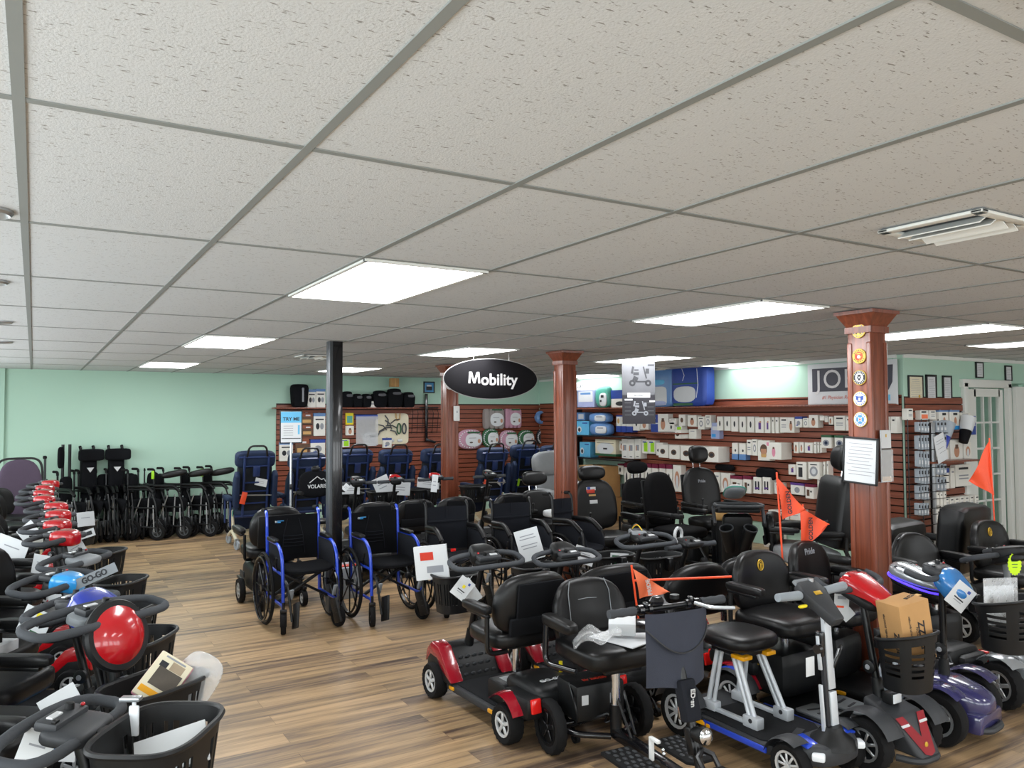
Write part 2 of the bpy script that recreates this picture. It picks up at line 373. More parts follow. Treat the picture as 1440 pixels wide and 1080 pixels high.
d2 = struct('door_2', mb('trim_white').box((11.35, 5.30, 1.05), (1.2, .05, 2.1), .006).box((11.35, 5.27, 1.55), (.8, .012, .8), .006).box((11.35, 5.27, .55), (.8, .012, .7), .006))
# the slat-board wall lining: one grooved mesh per stretch
def slats(name, label, x0, x1, z0, z1, loc, rz):
    prof = []; z = z0
    while z < z1 - .02:
        t = min(z + .068, z1); prof += [(0, z), (0, t)]; z = t
        if z < z1 - .02: z += .015
    m = mb('groove').box(((x0 + x1) / 2, -.005, (z0 + z1) / 2), (x1 - x0, .008, z1 - z0)); m.use('slat')
    for k in range(0, len(prof), 2):
        a, b = prof[k][1], prof[k + 1][1]; m.box(((x0 + x1) / 2, -.0155, (a + b) / 2), (x1 - x0, .013, b - a))
    o = obj(name, m, None, loc, (0, 0, rz)); return tagp(o, label, 'slat board wall')
slats('slatwall_panel', 'reddish wooden slat boards on the back green wall behind navy recliner chairs', 3.38, 8.5, .3, 1.97, (0, 12.998, 0), 0)
slats('slatwall_panel', 'dark reddish slat boards along the long wall behind the boxed supports', -10.35, -5.4, .3, 1.98, (8.498, 0, 0), -pi / 2)
slats('slatwall_panel', 'short stretch of slat boards ending above the brown carton in the corner', -12.94, -10.36, .98, 1.98, (8.498, 0, 0), -pi / 2)
slats('slatwall_panel', 'slat board panel under the framed certificates beside the french door', 8.5, 9.66, .3, 1.96, (0, 5.378, 0), 0)
def shelf(label, c, d, m='wood'):
    o = obj('shelf', mb(m).box((0, 0, 0), d, .006), None, c); return tagp(o, label, 'shelf')
shelf('long wooden shelf holding black bags on the back wall', (4.55, 12.84, 1.89), (2.5, .27, .025))
shelf('long wooden top shelf under the bagged comforters on the long side wall', (8.34, 8.45, 1.865), (.27, 6.05, .025))
shelf('short dark shelf holding the sky blue boxes and blue bagged bundles', (8.32, 10.65, 1.395), (.3, 1.7, .022), 'black_metal')
shelf('small wooden shelf under the navy leaflet and leaning photo pack', (8.33, 9.2, 1.475), (.28, .95, .02))
shelf('lower dark shelf holding the white cushion pack in the corner', (8.32, 10.7, 1.01), (.3, 1.55, .022), 'black_metal')
shelf('wooden shelf beside the french door carrying small white packs', (9.07, 5.24, 1.21), (1.0, .25, .022))
o = obj('shelf_upright', mb('black_metal').box((0, 0, 1.15), (.3, .05, 2.3), .006), None, (8.33, 11.55, 0)); tagp(o, 'tall black shelf end panel beside the wedge pillow pack', 'shelf')
# columns
def column(label, x, y, w=.25):
    o = thing('wooden_column', label, 'column', (x, y, 0), 0); h = CEIL
    obj('shaft', mb('wood').box((0, 0, h / 2), (w, w, h), .004), o)
    t = mb('wood')
    for sx in (-1, 1):
        for sy in (-1, 1):
            t.box((sx * (w / 2 - .012), sy * (w / 2 - .012), h / 2 - .06), (.04, .04, h - .3), .012)
    obj('corner_bead', t, o)
    def ring(z0, z1, a, b2):
        vs = []; 
        for (z, e) in ((z0, a), (z1, b2)): vs += [(-e, -e, z), (e, -e, z), (e, e, z), (-e, e, z)]
        return vs, [(0, 1, 5, 4), (1, 2, 6, 5), (2, 3, 7, 6), (3, 0, 4, 7), (0, 3, 2, 1), (4, 5, 6, 7)]
    cp = mb('wood')
    for z0, z1, a, b2 in ((h - .11, h - .03, .005, .05), (h - .03, h - .008, .06, .062), (h - .15, h - .11, .014, .014), (.0, .14, .02, .02)):
        cp.add(*ring(z0, z1, w / 2 + a, w / 2 + b2))
    obj('capital', cp, o); return o
C1 = column('reddish wooden column behind the oval hanging sign, with a small white box', 4.75, 9.44, .165)
C2 = column('plain reddish wooden column beside the navy recliners and gray lift chair', 4.785, 6.81, .165)
C3 = column('reddish wooden column bearing five round service emblems and a framed notice', 4.65, 3.19, .163)
o = thing('steel_post', 'slim black square post standing behind the two blue-framed wheelchairs', 'post', (2.31, 6.93, 0))
obj('post_shaft', mb('black_gloss').box((.03, 0, CEIL / 2), (.09, .09, CEIL), .003), o); obj('post_trim', mb('gunmetal').box((-.032, 0, CEIL / 2), (.03, .1, CEIL), .003), o)
# lights
LL = {(2, 2): 'bright ceiling light panel nearest the camera above the open floor', (2, 5): 'ceiling light panel second along the aisle from the camera', (2, 8): 'ceiling light panel near the plain green back wall',
 (6, 5): 'ceiling light panel directly behind the oval hanging sign wires', (6, 8): 'small-looking ceiling light panel behind the black post near the slat boards', (6, 2): 'ceiling light panel in front of the column with emblems',
 (10, 2): 'ceiling light panel behind the column with emblems', (10, 5): 'ceiling light panel above the grey hanging banner', (13, 5): 'ceiling light panel nearest the large reading sign on the side wall', (13, 2): 'ceiling light panel in front of the french door',
 (10, 8): 'ceiling light panel farther behind the grey hanging banner', (13, 8): 'ceiling light panel deep in the far shelf corner', (17, 4): 'ceiling light panel in the office behind the french door', (2, -1): 'ceiling light panel overhead at the frame corner', (6, -1): 'ceiling light panel behind the camera over open floor', (10, -1): 'ceiling light panel far behind the camera'}  # the office panel is added to brighten the room behind the glass
for (i, j), lab in LL.items():
    x = GX0 + (i + .5) * GXS; y = GY0 + (j + .5) * GYS - (.07 if j < 0 else 0)
    o = thing('ceiling_light', lab, 'ceiling light', (x, y, CEIL - .012), 0, 'troffer panels in the ceiling grid')
    f = mb('trim_white')
    for s_ in (-1, 1): f.box((s_ * .29, 0, .004), (.02, 1.19, .012)); f.box((0, s_ * .59, .004), (.6, .02, .012))
    obj('frame', f, o); obj('diffuser', mb('lamp' if i < 13 else 'lamp_soft').box((0, 0, .004), (.565, 1.17, .006)), o)
def vent(label, x, y, rz):
    o = thing('ceiling_vent', label, 'ceiling vent', (x, y, CEIL - .012), rz, 'ceiling air vents'); f = mb('trim_white')
    for s_ in (-1, 1): f.box((s_ * .165, 0, 0), (.04, .37, .012), .004); f.box((0, s_ * .165, 0), (.37, .04, .012), .004)
    obj('frame', f, o); obj('backing', mb('gunmetal').box((0, 0, .009), (.31, .31, .004)), o)
    for k in range(4): obj('louver', mb('trim_white').box((-.1 + k * .065, 0, -.01), (.055, .29, .004), 0, (0, rad(-30 if k < 2 else 30), 0)), o)
vent('white louvered ceiling vent near the camera above the column side', 2.79, 1.55, 0)
vent('white louvered ceiling vent above the slim black post', 2.68, 8.67, 0)
vent('white louvered ceiling vent deep beside the hanging banner', 7.69, 8.72, 0)
for k, (x, y) in enumerate([(-.15, 3.02), (-.2, 4.6), (-.22, 6.55), (-.25, 8.3)]):
    o = thing('recessed_downlight', 'round recessed ceiling lamp, %s from the camera along the ceiling edge' % ORD[k], 'ceiling lamp', (x, y, CEIL - .004), 0, 'round recessed lamps at the ceiling edge')
    obj('ring', mb('silver').lathe([(.055, 0), (.075, -.012), (.085, -.004), (.085, .004)], seg=28), o); obj('bulb', mb('lens').lathe([(0, -.006), (.03, -.006), (.055, .002)], seg=24), o)
# ---------------------------------------------------------------- signs
o = thing('hanging_sign', 'black oval sign reading Mobility, hung from the ceiling grid', 'sign', (4.23, 7.40, 2.16), rad(-6))
pl = superell(1.1, .43, 2, 64)
obj('board', mb('sign_black').prism(pl, .02, TR(0, 0, 0, pi / 2), .003), o)
obj('edge', mb('sign_letter').tube([(x, 0, z) for x, z in superell(1.105, .435, 2, 64)], .004, 6, closed=True), o)
lettering(o, 'obility', .175, 'sign_letter', (-.13, -.0125, -.012), (pi / 2, 0, 0), bold=.0035, extrude=.001, align='LEFT')
Mp = [(0, 0), (.024, 0), (.03, .088), (.058, 0), (.08, 0), (.108, .088), (.114, 0), (.138, 0), (.128, .122), (.096, .122), (.069, .036), (.042, .122), (.01, .122)]
obj('lettering', mb('sign_letter').prism(Mp, .002, TR(-.275, -.0115, -.05, pi / 2)), o)
for s_ in (-1, 1): obj('hanging_wire', mb('rope').cyl((s_ * .21, 0, .15), (s_ * .21, 0, CEIL - 2.16), .0025, seg=5), o)
# TRY ME stand
o = thing('sign_stand', 'slim floor stand sign reading TRY ME behind the first blue wheelchair', 'sign', (2.40, 8.6, 0), rad(-14))
obj('pole', mb('silver').cyl((0, 0, .02), (0, 0, 1.5), .012), o); obj('base', mb('black_metal').lathe([(0, 0), (.15, 0), (.15, .012), (.02, .03), (0, .03)], seg=28), o)
obj('clamp', mb('black_metal').box((0, 0, 1.0), (.035, .035, .06), .006), o)
f = mb('frame_black'); f.box((0, 0, 1.65), (.24, .02, .36), .008); bd = obj('board', f, o)
p = mb('paper').box((0, -.011, 1.65), (.215, .003, .335)); p.use('sky').box((0, -.0128, 1.755), (.215, .001, .12)); p.use('ink_gray')
for k in range(5): p.box((-.03, -.0128, 1.66 - k * .025), (.1, .001, .005))
p.use('sky').box((.08, -.0128, 1.62), (.02, .001, .1)); p.use('ink').box((0, -.0128, 1.525), (.2, .001, .008)); obj('poster', p, o)
lettering(o, 'TRY ME', .052, 'ink', (0, -.0136, 1.735), (pi / 2, 0, 0), bold=.0012)
# hanging banner with scooter picture
o = thing('hanging_banner', 'grey and black hanging banner printed with a scooter picture', 'banner', (6.42, 7.55, 1.66), rad(-24))
bn = mb('mid_card').box((0, 0, .55), (.42, .006, .42)); bn.use('dark_card').box((0, 0, .17), (.42, .006, .36))
obj('panel', bn, o)
def scooter_icon(m, cx, cz, s_, col):
    m.use(col); y = -.0042
    def rect(x0, z0, x1, z1, a=0): m.box((cx + (x0 + x1) / 2 * s_, y, cz + (z0 + z1) / 2 * s_), (abs(x1 - x0) * s_, .001, abs(z1 - z0) * s_), 0, (0, a, 0))
    rect(-.12, .22, .0, .26); rect(-.15, .10, .01, .18); rect(-.2, .14, -.14, .34, .2); rect(.2, .14, .3, .28); rect(.16, .0, .2, .34, -.25); rect(-.1, -.1, .22, -.06); rect(-.16, -.06, -.02, .06, .4)
    for q in (-.18, .27): m.lathe([(.035 * s_, -.0005), (.09 * s_, -.0005), (.09 * s_, .0005), (.035 * s_, .0005)], TR(cx + q * s_, y, cz - .12 * s_, pi / 2), seg=20, close=True)
m = MB(); scooter_icon(m, 0, .55, .45, 'ink'); scooter_icon(m, 0, .16, .33, 'ink_gray')
m.use('mid_card')
for k in range(4): m.box((-.14, -.0042, .1 + k * .05), (.08, .001, .008)); m.box((.15, -.0042, .1 + k * .05), (.08, .001, .008))
m.use('paper').box((0, -.0042, .345), (.29, .001, .06)); m.box((-.13, -.0042, .29), (.1, .001, .02)); m.box((.17, -.0042, .27), (.07, .001, .02)); m.use('ink').box((.16, -.0042, .72), (.08, .001, .02))
obj('picture', m, o); lettering(o, 'Scooter', .04, 'ink', (0, -.006, .345), (pi / 2, 0, 0))
for s_ in (-1, 1): obj('hanging_wire', mb('rope').cyl((s_ * .1, 0, .76), (s_ * .1, 0, CEIL - 1.66), .002, seg=5), o)
# JOBST sign on top of the side shelf
o = thing('wall_sign', 'large white sign with grey JOBST letter block behind the emblem column', 'sign', (8.44, 6.02, 1.88), -pi / 2)
b = mb('paper').box((0, 0, .25), (1.22, .012, .52), .002); obj('board', b, o)
blk = [(-.54, .16), (.50, .16), (.55, .25), (.56, .45), (-.54, .45)]
obj('letter_block', mb('jobst_gray').prism(blk, .004, TR(0, -.007, 0, pi / 2)), o)
lettering(o, 'JOBST', .33, 'sign_letter', (0, -.0105, .30), (pi / 2, 0, 0), space=1.12)
lettering(o, '#1 Physician Recommended', .06, 'jobst_text', (-.06, -.0075, .085), (pi / 2, 0, 0), shear=.2)
obj('swatch', mb('sky').box((.42, -.007, .07), (.2, .003, .07)), o)
o = thing('shelf_sign', 'white cardboard aisle sign reading LIFT above the wedge pillow', 'sign', (8.3, 11.25, 2.2), rad(-50))
obj('card', mb('paper').box((0, 0, .06), (.42, .006, .14), .002), o); lettering(o, '& LIFT', .07, 'ink', (-.08, -.004, .06), (pi / 2, 0, 0))
# emblems on column C3 (face y = 3.22-.125)
EM = [('gold', 'emblem_gold', 'emblem_blue', 'gold ringed army emblem, topmost on the emblem column'), ('emblem_gold', 'marine_red', 'paper', 'red centred marine emblem, second from the top of the column'),
      ('ink', 'paper', 'ink', 'black and white navy emblem in the middle of the column'), ('paper', 'paper', 'emblem_blue', 'white emblem with blue shield, fourth from the top of the column'), ('paper', 'emblem_sky', 'paper', 'white emblem with sky blue centre, lowest on the column')]
for k, (rim, mid, ctr, lab) in enumerate(EM):
    z = [2.31, 2.143, 2.005, 1.867, 1.734][k]
    o = thing('service_emblem', lab, 'emblem', (4.566, 3.185, z), -pi / 2, 'service emblems on the column')
    R_ = .048; X = TR(0, 0, 0, pi / 2)
    obj('disc', mb('emblem_gold').lathe([(0, 0), (R_, 0), (R_ * 1.03, .004), (R_, .008), (0, .008)], X, seg=36), o)
    a = mb(rim).lathe([(0, .0085), (R_ * .93, .0085), (R_ * .93, .0092), (0, .0092)], X, seg=32); a.use(mid).lathe([(0, .0092), (R_ * .6, .0092), (R_ * .6, .0102), (0, .0102)], X, seg=28)
    a.use('paper' if k in (2,) else 'emblem_blue' if k in (0, 3, 4) else 'ink')
    for q in range(18):
        if q % 9 in (0, 8): continue
        w_ = 2 * pi * (q + .5) / 18; a.box((R_ * .78 * math.cos(w_), -.0094, R_ * .78 * math.sin(w_)), (.005, .0008, .009), 0, (0, -w_ + pi / 2, 0))
    obj('face', a, o)
    b = mb(ctr)
    if k == 0:
        for dx, dz, c in ((-.012, .008, 'emblem_blue'), (.012, .008, 'paper'), (0, .014, 'emblem_blue'), (-.014, -.016, 'ink'), (.014, -.016, 'ink'), (0, -.004, 'paper')): b.use(c).pad((dx, -.0105, dz), (.013, .002, .015), 2, 3)
    elif k == 1:
        b.pad((0, -.0105, -.004), (.024, .003, .024), 2, 3); b.use('emblem_gold').box((0, -.0105, .016), (.03, .002, .008), .001); b.box((.012, -.0105, -.012), (.004, .002, .03), 0, (0, .6, 0))
    elif k == 2:
        b.pad((0, -.0105, .012), (.026, .002, .012), 2, 3); b.use('ink').box((-.008, -.0115, .004), (.007, .002, .026), .001, (0, .5, 0)); b.box((.008, -.0115, .004), (.007, .002, .026), .001, (0, -.5, 0)); b.box((0, -.0115, -.012), (.014, .002, .014), .001)
    elif k == 3:
        b.box((0, -.0105, -.002), (.03, .002, .036), .003); b.box((-.02, -.0105, .006), (.012, .002, .026), .002); b.box((.02, -.0105, .006), (.012, .002, .026), .002); b.use('paper').box((0, -.0118, -.004), (.014, .001, .022))
    else:
        b.pad((0, -.0105, 0), (.024, .002, .024), 2, 3); b.use('marine_red').box((0, -.0118, 0), (.01, .001, .014)); b.use('paper').box((0, -.0105, 0), (.06, .001, .004), 0, (0, .8, 0)); b.box((0, -.0105, 0), (.06, .001, .004), 0, (0, -.8, 0))
    obj('device', b, o)
def framed(label, cx, cz, w, h, loc, rz=0, tilt=0, mat='paper', border=.018, lines=True, seal=None, cat='framed certificate', name='framed_certificate', pic=None):
    o = thing(name, label, cat, loc, rz); f = mb('frame_black')
    for s_ in (-1, 1): f.box((s_ * (w / 2 - border / 2), 0, 0), (border, .018, h), .003); f.box((0, 0, s_ * (h / 2 - border / 2)), (w, .018, border), .003)
    fo = obj('frame', f, o); fo.rotation_euler = (0, tilt, 0)
    p = mb(mat).box((0, .002, 0), (w - border, .008, h - border))
    if lines:
        p.use('ink_gray')
        n = int(h / .022) - 3
        for k in range(n): p.box((random.uniform(-.01, .01), -.0025, h / 2 - border - .03 - k * .022), ((w - 2 * border) * random.uniform(.55, .85), .001, .0035))
    if seal: p.use('gold').lathe([(0, 0), (.018, 0), (.018, .001), (0, .001)], TR(w * .22, -.0025, -h * .28, pi / 2), seg=16)
    if pic: pic(p)
    obj('certificate', p, o, rot=(0, tilt, 0)); return o
framed('large black framed notice full of printed lines on the emblem column', 0, 0, .25, .30, (4.542, 3.18, 1.47), -pi / 2, rad(3), 'paper', .012, cat='framed notice', name='framed_notice')
framed('wide framed gold sealed certificate, first beside the sign corner', 0, 0, .29, .31, (8.72, 5.367, 2.05), seal=1, mat='cream')
framed('narrow dark framed certificate in the middle of the lower three', 0, 0, .215, .34, (9.03, 5.367, 2.05), border=.026)
framed('narrow framed certificate nearest the french door, lower row', 0, 0, .19, .33, (9.36, 5.367, 2.05), border=.022)
framed('small framed certificate above the french door left end', 0, 0, .17, .2, (10.08, 5.367, 2.3), border=.016)
framed('small framed certificate above the french door right end', 0, 0, .165, .2, (10.76, 5.367, 2.275), border=.018)
o = framed('small dark framed picture on green wall beside the first column', 0, 0, .22, .21, (6.12, 12.985, 2.27), mat='emblem_sky', lines=False, border=.022, cat='framed picture', name='framed_picture', pic=lambda p: (p.use('ink').box((.0, -.0025, -.02), (.12, .001, .07)), p.use('paper').box((0, -.003, .03), (.09, .001, .03))))
# brochure holder on the side face of C3
o = thing('brochure_holder', 'clear wall pocket with a white and tan brochure on the emblem column side', 'brochure holder', (4.645, 3.094, 1.50), 0)
bq = mb('paper').box((.02, -.012, .0), (.105, .006, .33)); bq.use('photo_dark').box((.02, -.0155, -.05), (.1, .001, .2)); bq.use('tan').box((.02, -.0162, -.145), (.09, .001, .03)); bq.use('gold').box((.02, -.0155, .13), (.012, .001, .02)); obj('brochure', bq, o)
obj('pocket', mb('clear').box((.02, -.02, -.06), (.125, .002, .2)).box((.02, -.01, -.165), (.125, .025, .003)), o)
# small wall items on column C1
o = thing('smoke_alarm', 'round white smoke alarm high on the first wooden column', 'smoke alarm', (4.71, 9.348, 2.17)); obj('housing', mb('white').lathe([(0, .035), (.05, .035), (.065, .015), (.065, 0), (0, 0)], TR(0, 0, 0, pi / 2), seg=32), o)
o = thing('thermostat_box', 'tall white plastic box fixed on the first wooden column', 'wall box', (4.80, 9.348, 1.79)); obj('housing', mb('white').box((0, -.012, 0), (.085, .03, .2), .008), o); obj('button', mb('plastic_gray').box((0, -.028, .02), (.012, .004, .03), .001), o)
R1= [(11.54,11.22,1.66,1.8,'blue'),(11.45,11.08,1.4,1.65,'sky'),(11.05,10.5,1.65,1.84,'bagblue'),(11.03,10.47,1.41,1.64,'bagblue'),(10.42,10.3,1.47,1.75,'navyfoot'),(10.29,10.17,1.47,1.75,'navyfoot'),(10.16,10.0,1.47,1.74,'navyfoot'),(10.0,9.83,1.5,1.73,'brace'),(9.82,9.62,1.52,1.7,'photo'),(9.6,9.4,1.48,1.76,'navyleaf'),(9.4,9.16,1.49,1.77,'photo'),(9.14,8.98,1.61,1.7,'plain'),(9.17,9.02,1.49,1.64,'brace'),(9.0,8.85,1.49,1.59,'lime'),(8.92,8.78,1.59,1.76,'ovalsm'),(8.74,8.55,1.58,1.75,'photo'),(8.53,8.39,1.54,1.73,'ring'),(8.38,8.26,1.57,1.75,'ring'),(8.88,8.74,1.4,1.53,'oval'),(8.72,8.56,1.4,1.54,'plain'),(8.29,8.12,1.41,1.64,'lav'),(8.15,8.03,1.53,1.73,'brace'),(8.01,7.89,1.53,1.73,'brace'),(7.88,7.75,1.52,1.73,'brace'),(7.73,7.61,1.51,1.73,'brace'),(7.59,7.46,1.51,1.73,'brace'),(7.44,7.29,1.51,1.72,'bracep'),(7.28,7.18,1.51,1.72,'bracep'),(7.17,7.12,1.51,1.72,'spine'),(7.11,7.05,1.51,1.72,'spine'),(7.04,6.91,1.52,1.72,'lines'),(6.91,6.8,1.52,1.72,'photo'),(6.79,6.68,1.59,1.73,'bluetop'),(6.67,6.58,1.59,1.71,'ring'),(6.58,6.44,1.59,1.75,'photo'),(6.42,6.35,1.68,1.74,'plain'),(6.35,6.3,1.66,1.73,'plain'),(6.29,6.23,1.63,1.73,'photo'),(6.22,6.06,1.56,1.74,'lines'),(6.05,5.98,1.56,1.73,'spine'),(5.56,5.48,1.54,1.73,'lines'),(5.47,5.39,1.54,1.73,'spine')]
R2= [(11.37,11.06,1.02,1.28,'sky'),(10.94,10.38,1.06,1.34,'cushion'),(10.37,10.26,1.16,1.32,'photo'),(10.26,10.1,1.04,1.36,'tall'),(10.1,9.94,1.04,1.36,'tall'),(9.93,9.78,1.05,1.37,'tall'),(9.78,9.63,1.14,1.35,'lime'),(9.62,9.47,1.14,1.35,'lime'),(9.45,9.28,1.12,1.32,'blackpic'),(9.26,9.04,1.1,1.3,'oval'),(9.02,8.79,1.09,1.3,'oval'),(8.77,8.51,1.08,1.3,'oval'),(8.49,8.26,1.08,1.3,'oval'),(8.25,8.01,1.08,1.3,'oval'),(7.88,7.77,1.13,1.36,'bluefoot'),(7.75,7.63,1.13,1.36,'bluefoot'),(7.62,7.53,1.2,1.41,'lines'),(7.52,7.42,1.2,1.42,'ring'),(7.41,7.2,1.14,1.41,'woman'),(7.17,6.93,1.17,1.39,'pinkwoman'),(6.83,6.75,1.26,1.4,'photo'),(6.74,6.67,1.27,1.4,'photo'),(6.65,6.53,1.27,1.4,'bracep'),(6.52,6.48,1.27,1.41,'spine'),(6.47,6.44,1.28,1.41,'spine'),(6.43,6.4,1.28,1.41,'spine'),(6.41,6.26,1.34,1.5,'green'),(6.22,6.07,1.34,1.5,'green')]
R3= [(10.42,10.27,0.76,0.94,'maroon'),(10.25,10.11,0.51,0.96,'maroon'),(10.08,9.93,0.53,0.97,'maroon'),(9.91,9.76,0.54,0.98,'maroon'),(9.73,9.58,0.56,0.98,'maroon'),(9.56,9.42,0.57,0.98,'maroon'),(9.39,9.26,0.56,0.99,'maroon'),(9.23,9.1,0.57,0.99,'maroon'),(9.07,8.89,0.59,0.99,'arch'),(8.23,8.11,0.65,0.93,'plain'),(8.09,7.91,0.66,0.93,'arch'),(7.88,7.66,0.67,0.91,'maroonb'),(7.65,7.51,0.68,0.92,'maroonb'),(7.48,7.34,0.69,0.91,'shoes'),(7.32,7.19,0.7,0.92,'shoes'),(6.91,6.79,0.98,1.11,'bracep'),(6.77,6.61,0.93,1.15,'braceb'),(6.58,6.41,0.95,1.16,'ringb'),(6.39,6.36,0.96,1.17,'spine'),(6.34,6.31,0.96,1.18,'spine'),(7.15,7.02,0.71,0.86,'plain'),(6.88,6.67,0.73,0.88,'purpletop'),(6.63,6.5,0.7,0.88,'maroonb'),(6.48,6.35,0.82,0.96,'plain')]
R4= [(7.2,7.03,0.35,0.5,'braceb'),(7.02,6.86,0.36,0.52,'braceb'),(6.85,6.69,0.37,0.54,'yellowfoot'),(7.31,7.04,0.0,0.26,'plain')]
RT= [(11.39,10.89,1.89,2.19,'wedge'),(10.89,10.5,1.87,2.25,'teal'),(10.49,10.09,1.88,2.17,'navybox'),(9.48,8.91,1.86,2.45,'comf'),(8.95,8.21,1.85,2.46,'comf2')]
B= [(3.77,3.97,1.62,1.81,'wood'),(3.78,3.97,1.43,1.61,'wood'),(3.98,4.18,1.43,1.81,'wheelpic'),(4.42,4.47,1.4,1.81,'plain'),(4.54,4.68,1.61,1.81,'yellow'),(4.54,4.68,1.43,1.59,'photo'),(4.72,5.12,1.24,1.79,'tubes'),(5.09,5.72,1.26,1.8,'tools'),(3.42,3.64,1.03,1.34,'wheelpic'),(3.68,3.91,1.12,1.38,'wood'),(3.93,4.18,1.11,1.37,'bluetop'),(4.45,4.6,1.23,1.36,'lime'),(5.21,5.37,1.2,1.37,'bluetop'),(6.59,6.68,1.13,1.46,'purplestick'),(7.22,7.65,1.51,1.89,'matg'),(7.67,8.03,1.51,1.88,'matp'),(8.13,8.37,0.9,1.1,'striped'),(8.13,8.37,0.68,0.89,'striped')]
OV= [(6.67, 7.19, 1.13, 1.5), (7.19, 7.54, 1.15, 1.51), (7.56, 7.97, 1.11, 1.47), (7.97, 8.34, 1.15, 1.47), (8.4, 8.74, 1.16, 1.48), (8.33, 8.65, 1.57, 1.85)]
BS= [(3.58,3.84,1.91,2.29,'blackbag'),(3.84,3.98,1.9,2.2,'wheelpic'),(3.98,4.14,1.9,2.21,'wheelpic'),(4.37,4.42,1.9,2.15,'plain'),(4.41,4.61,1.91,2.19,'blackbasket'),(4.6,4.77,1.91,2.15,'blackbasket'),(4.77,4.93,1.9,2.14,'blackbasket'),(4.86,5.02,1.89,2.01,'whitebox'),(4.96,5.22,1.91,2.21,'blackbag2'),(5.22,5.51,1.91,2.25,'blackbag2'),(5.3,5.44,2.22,2.37,'carton'),(5.52,5.74,1.91,2.19,'blackbasket')]
C1= [(8.35,8.39,1.56,1.67,'thin'),(8.4,8.45,1.56,1.67,'thin'),(8.46,8.51,1.55,1.67,'thin'),(8.52,8.56,1.55,1.67,'thin'),(8.34,8.38,1.37,1.52,'thin'),(8.4,8.44,1.36,1.52,'thin'),(8.46,8.5,1.36,1.52,'thin'),(8.51,8.55,1.36,1.52,'thin'),(8.34,8.38,1.18,1.35,'thin'),(8.39,8.43,1.17,1.35,'thin'),(8.45,8.49,1.17,1.34,'thin'),(8.5,8.55,1.16,1.34,'thin'),(8.33,8.37,1.0,1.16,'thin'),(8.38,8.43,0.99,1.16,'thin'),(8.44,8.48,0.98,1.16,'thin'),(8.5,8.54,0.98,1.16,'thin'),(8.32,8.36,0.82,0.98,'thin'),(8.38,8.42,0.82,0.98,'thin'),(8.43,8.48,0.81,0.98,'thin'),(8.49,8.53,0.8,0.97,'thin'),(8.31,8.36,0.65,0.78,'thin'),(8.37,8.41,0.64,0.77,'thin'),(8.42,8.47,0.64,0.77,'thin'),(8.48,8.52,0.63,0.77,'thin'),(8.7,8.76,1.55,1.68,'thin'),(8.77,8.83,1.55,1.68,'thin'),(8.84,8.9,1.55,1.68,'thin'),(8.7,8.75,1.38,1.52,'thin'),(8.77,8.82,1.38,1.52,'thin'),(8.84,8.89,1.38,1.52,'thin'),(8.68,8.74,1.08,1.2,'thin'),(8.75,8.81,1.07,1.2,'thin'),(8.82,8.88,1.07,1.19,'thin'),(8.68,8.73,0.9,1.05,'thin'),(8.75,8.8,0.89,1.04,'thin'),(8.82,8.87,0.89,1.04,'thin'),(8.67,8.72,0.73,0.89,'spine'),(8.74,8.79,0.72,0.88,'spine'),(8.81,8.86,0.72,0.88,'spine'),(8.66,8.72,0.54,0.69,'spine'),(8.73,8.79,0.54,0.69,'spine'),(8.8,8.86,0.53,0.68,'spine')]
C2= [(8.43,8.54,1.69,1.82,'lines'),(8.68,8.84,1.69,1.8,'orange'),(8.86,8.99,1.69,1.8,'lines'),(8.9,8.98,1.58,1.68,'bluefoot'),(9.02,9.2,1.57,1.8,'bluefoot2'),(9.24,9.44,1.57,1.8,'bluefoot2'),(9.69,9.87,1.5,1.73,'navyleaf'),(9.46,9.7,1.69,1.77,'plain'),(9.02,9.23,1.22,1.44,'lines'),(9.25,9.51,1.21,1.45,'photo'),(9.52,9.68,1.22,1.41,'arch'),(8.86,9.01,1.26,1.36,'plain'),(8.93,9.21,0.88,1.12,'bluetop'),(9.24,9.33,0.88,1.12,'plain'),(9.36,9.7,0.89,1.15,'lines'),(8.76,8.89,1.05,1.16,'ring')]
C3= [(8.81,8.89,0.67,0.79,'lines'),(8.91,8.99,0.67,0.79,'lines'),(9.01,9.09,0.67,0.79,'lines'),(9.11,9.19,0.66,0.78,'lines'),(9.21,9.3,0.66,0.78,'lines'),(9.32,9.4,0.66,0.78,'lines'),(9.42,9.51,0.66,0.78,'lines'),(9.53,9.61,0.66,0.78,'lines'),(9.64,9.72,0.65,0.78,'lines')]
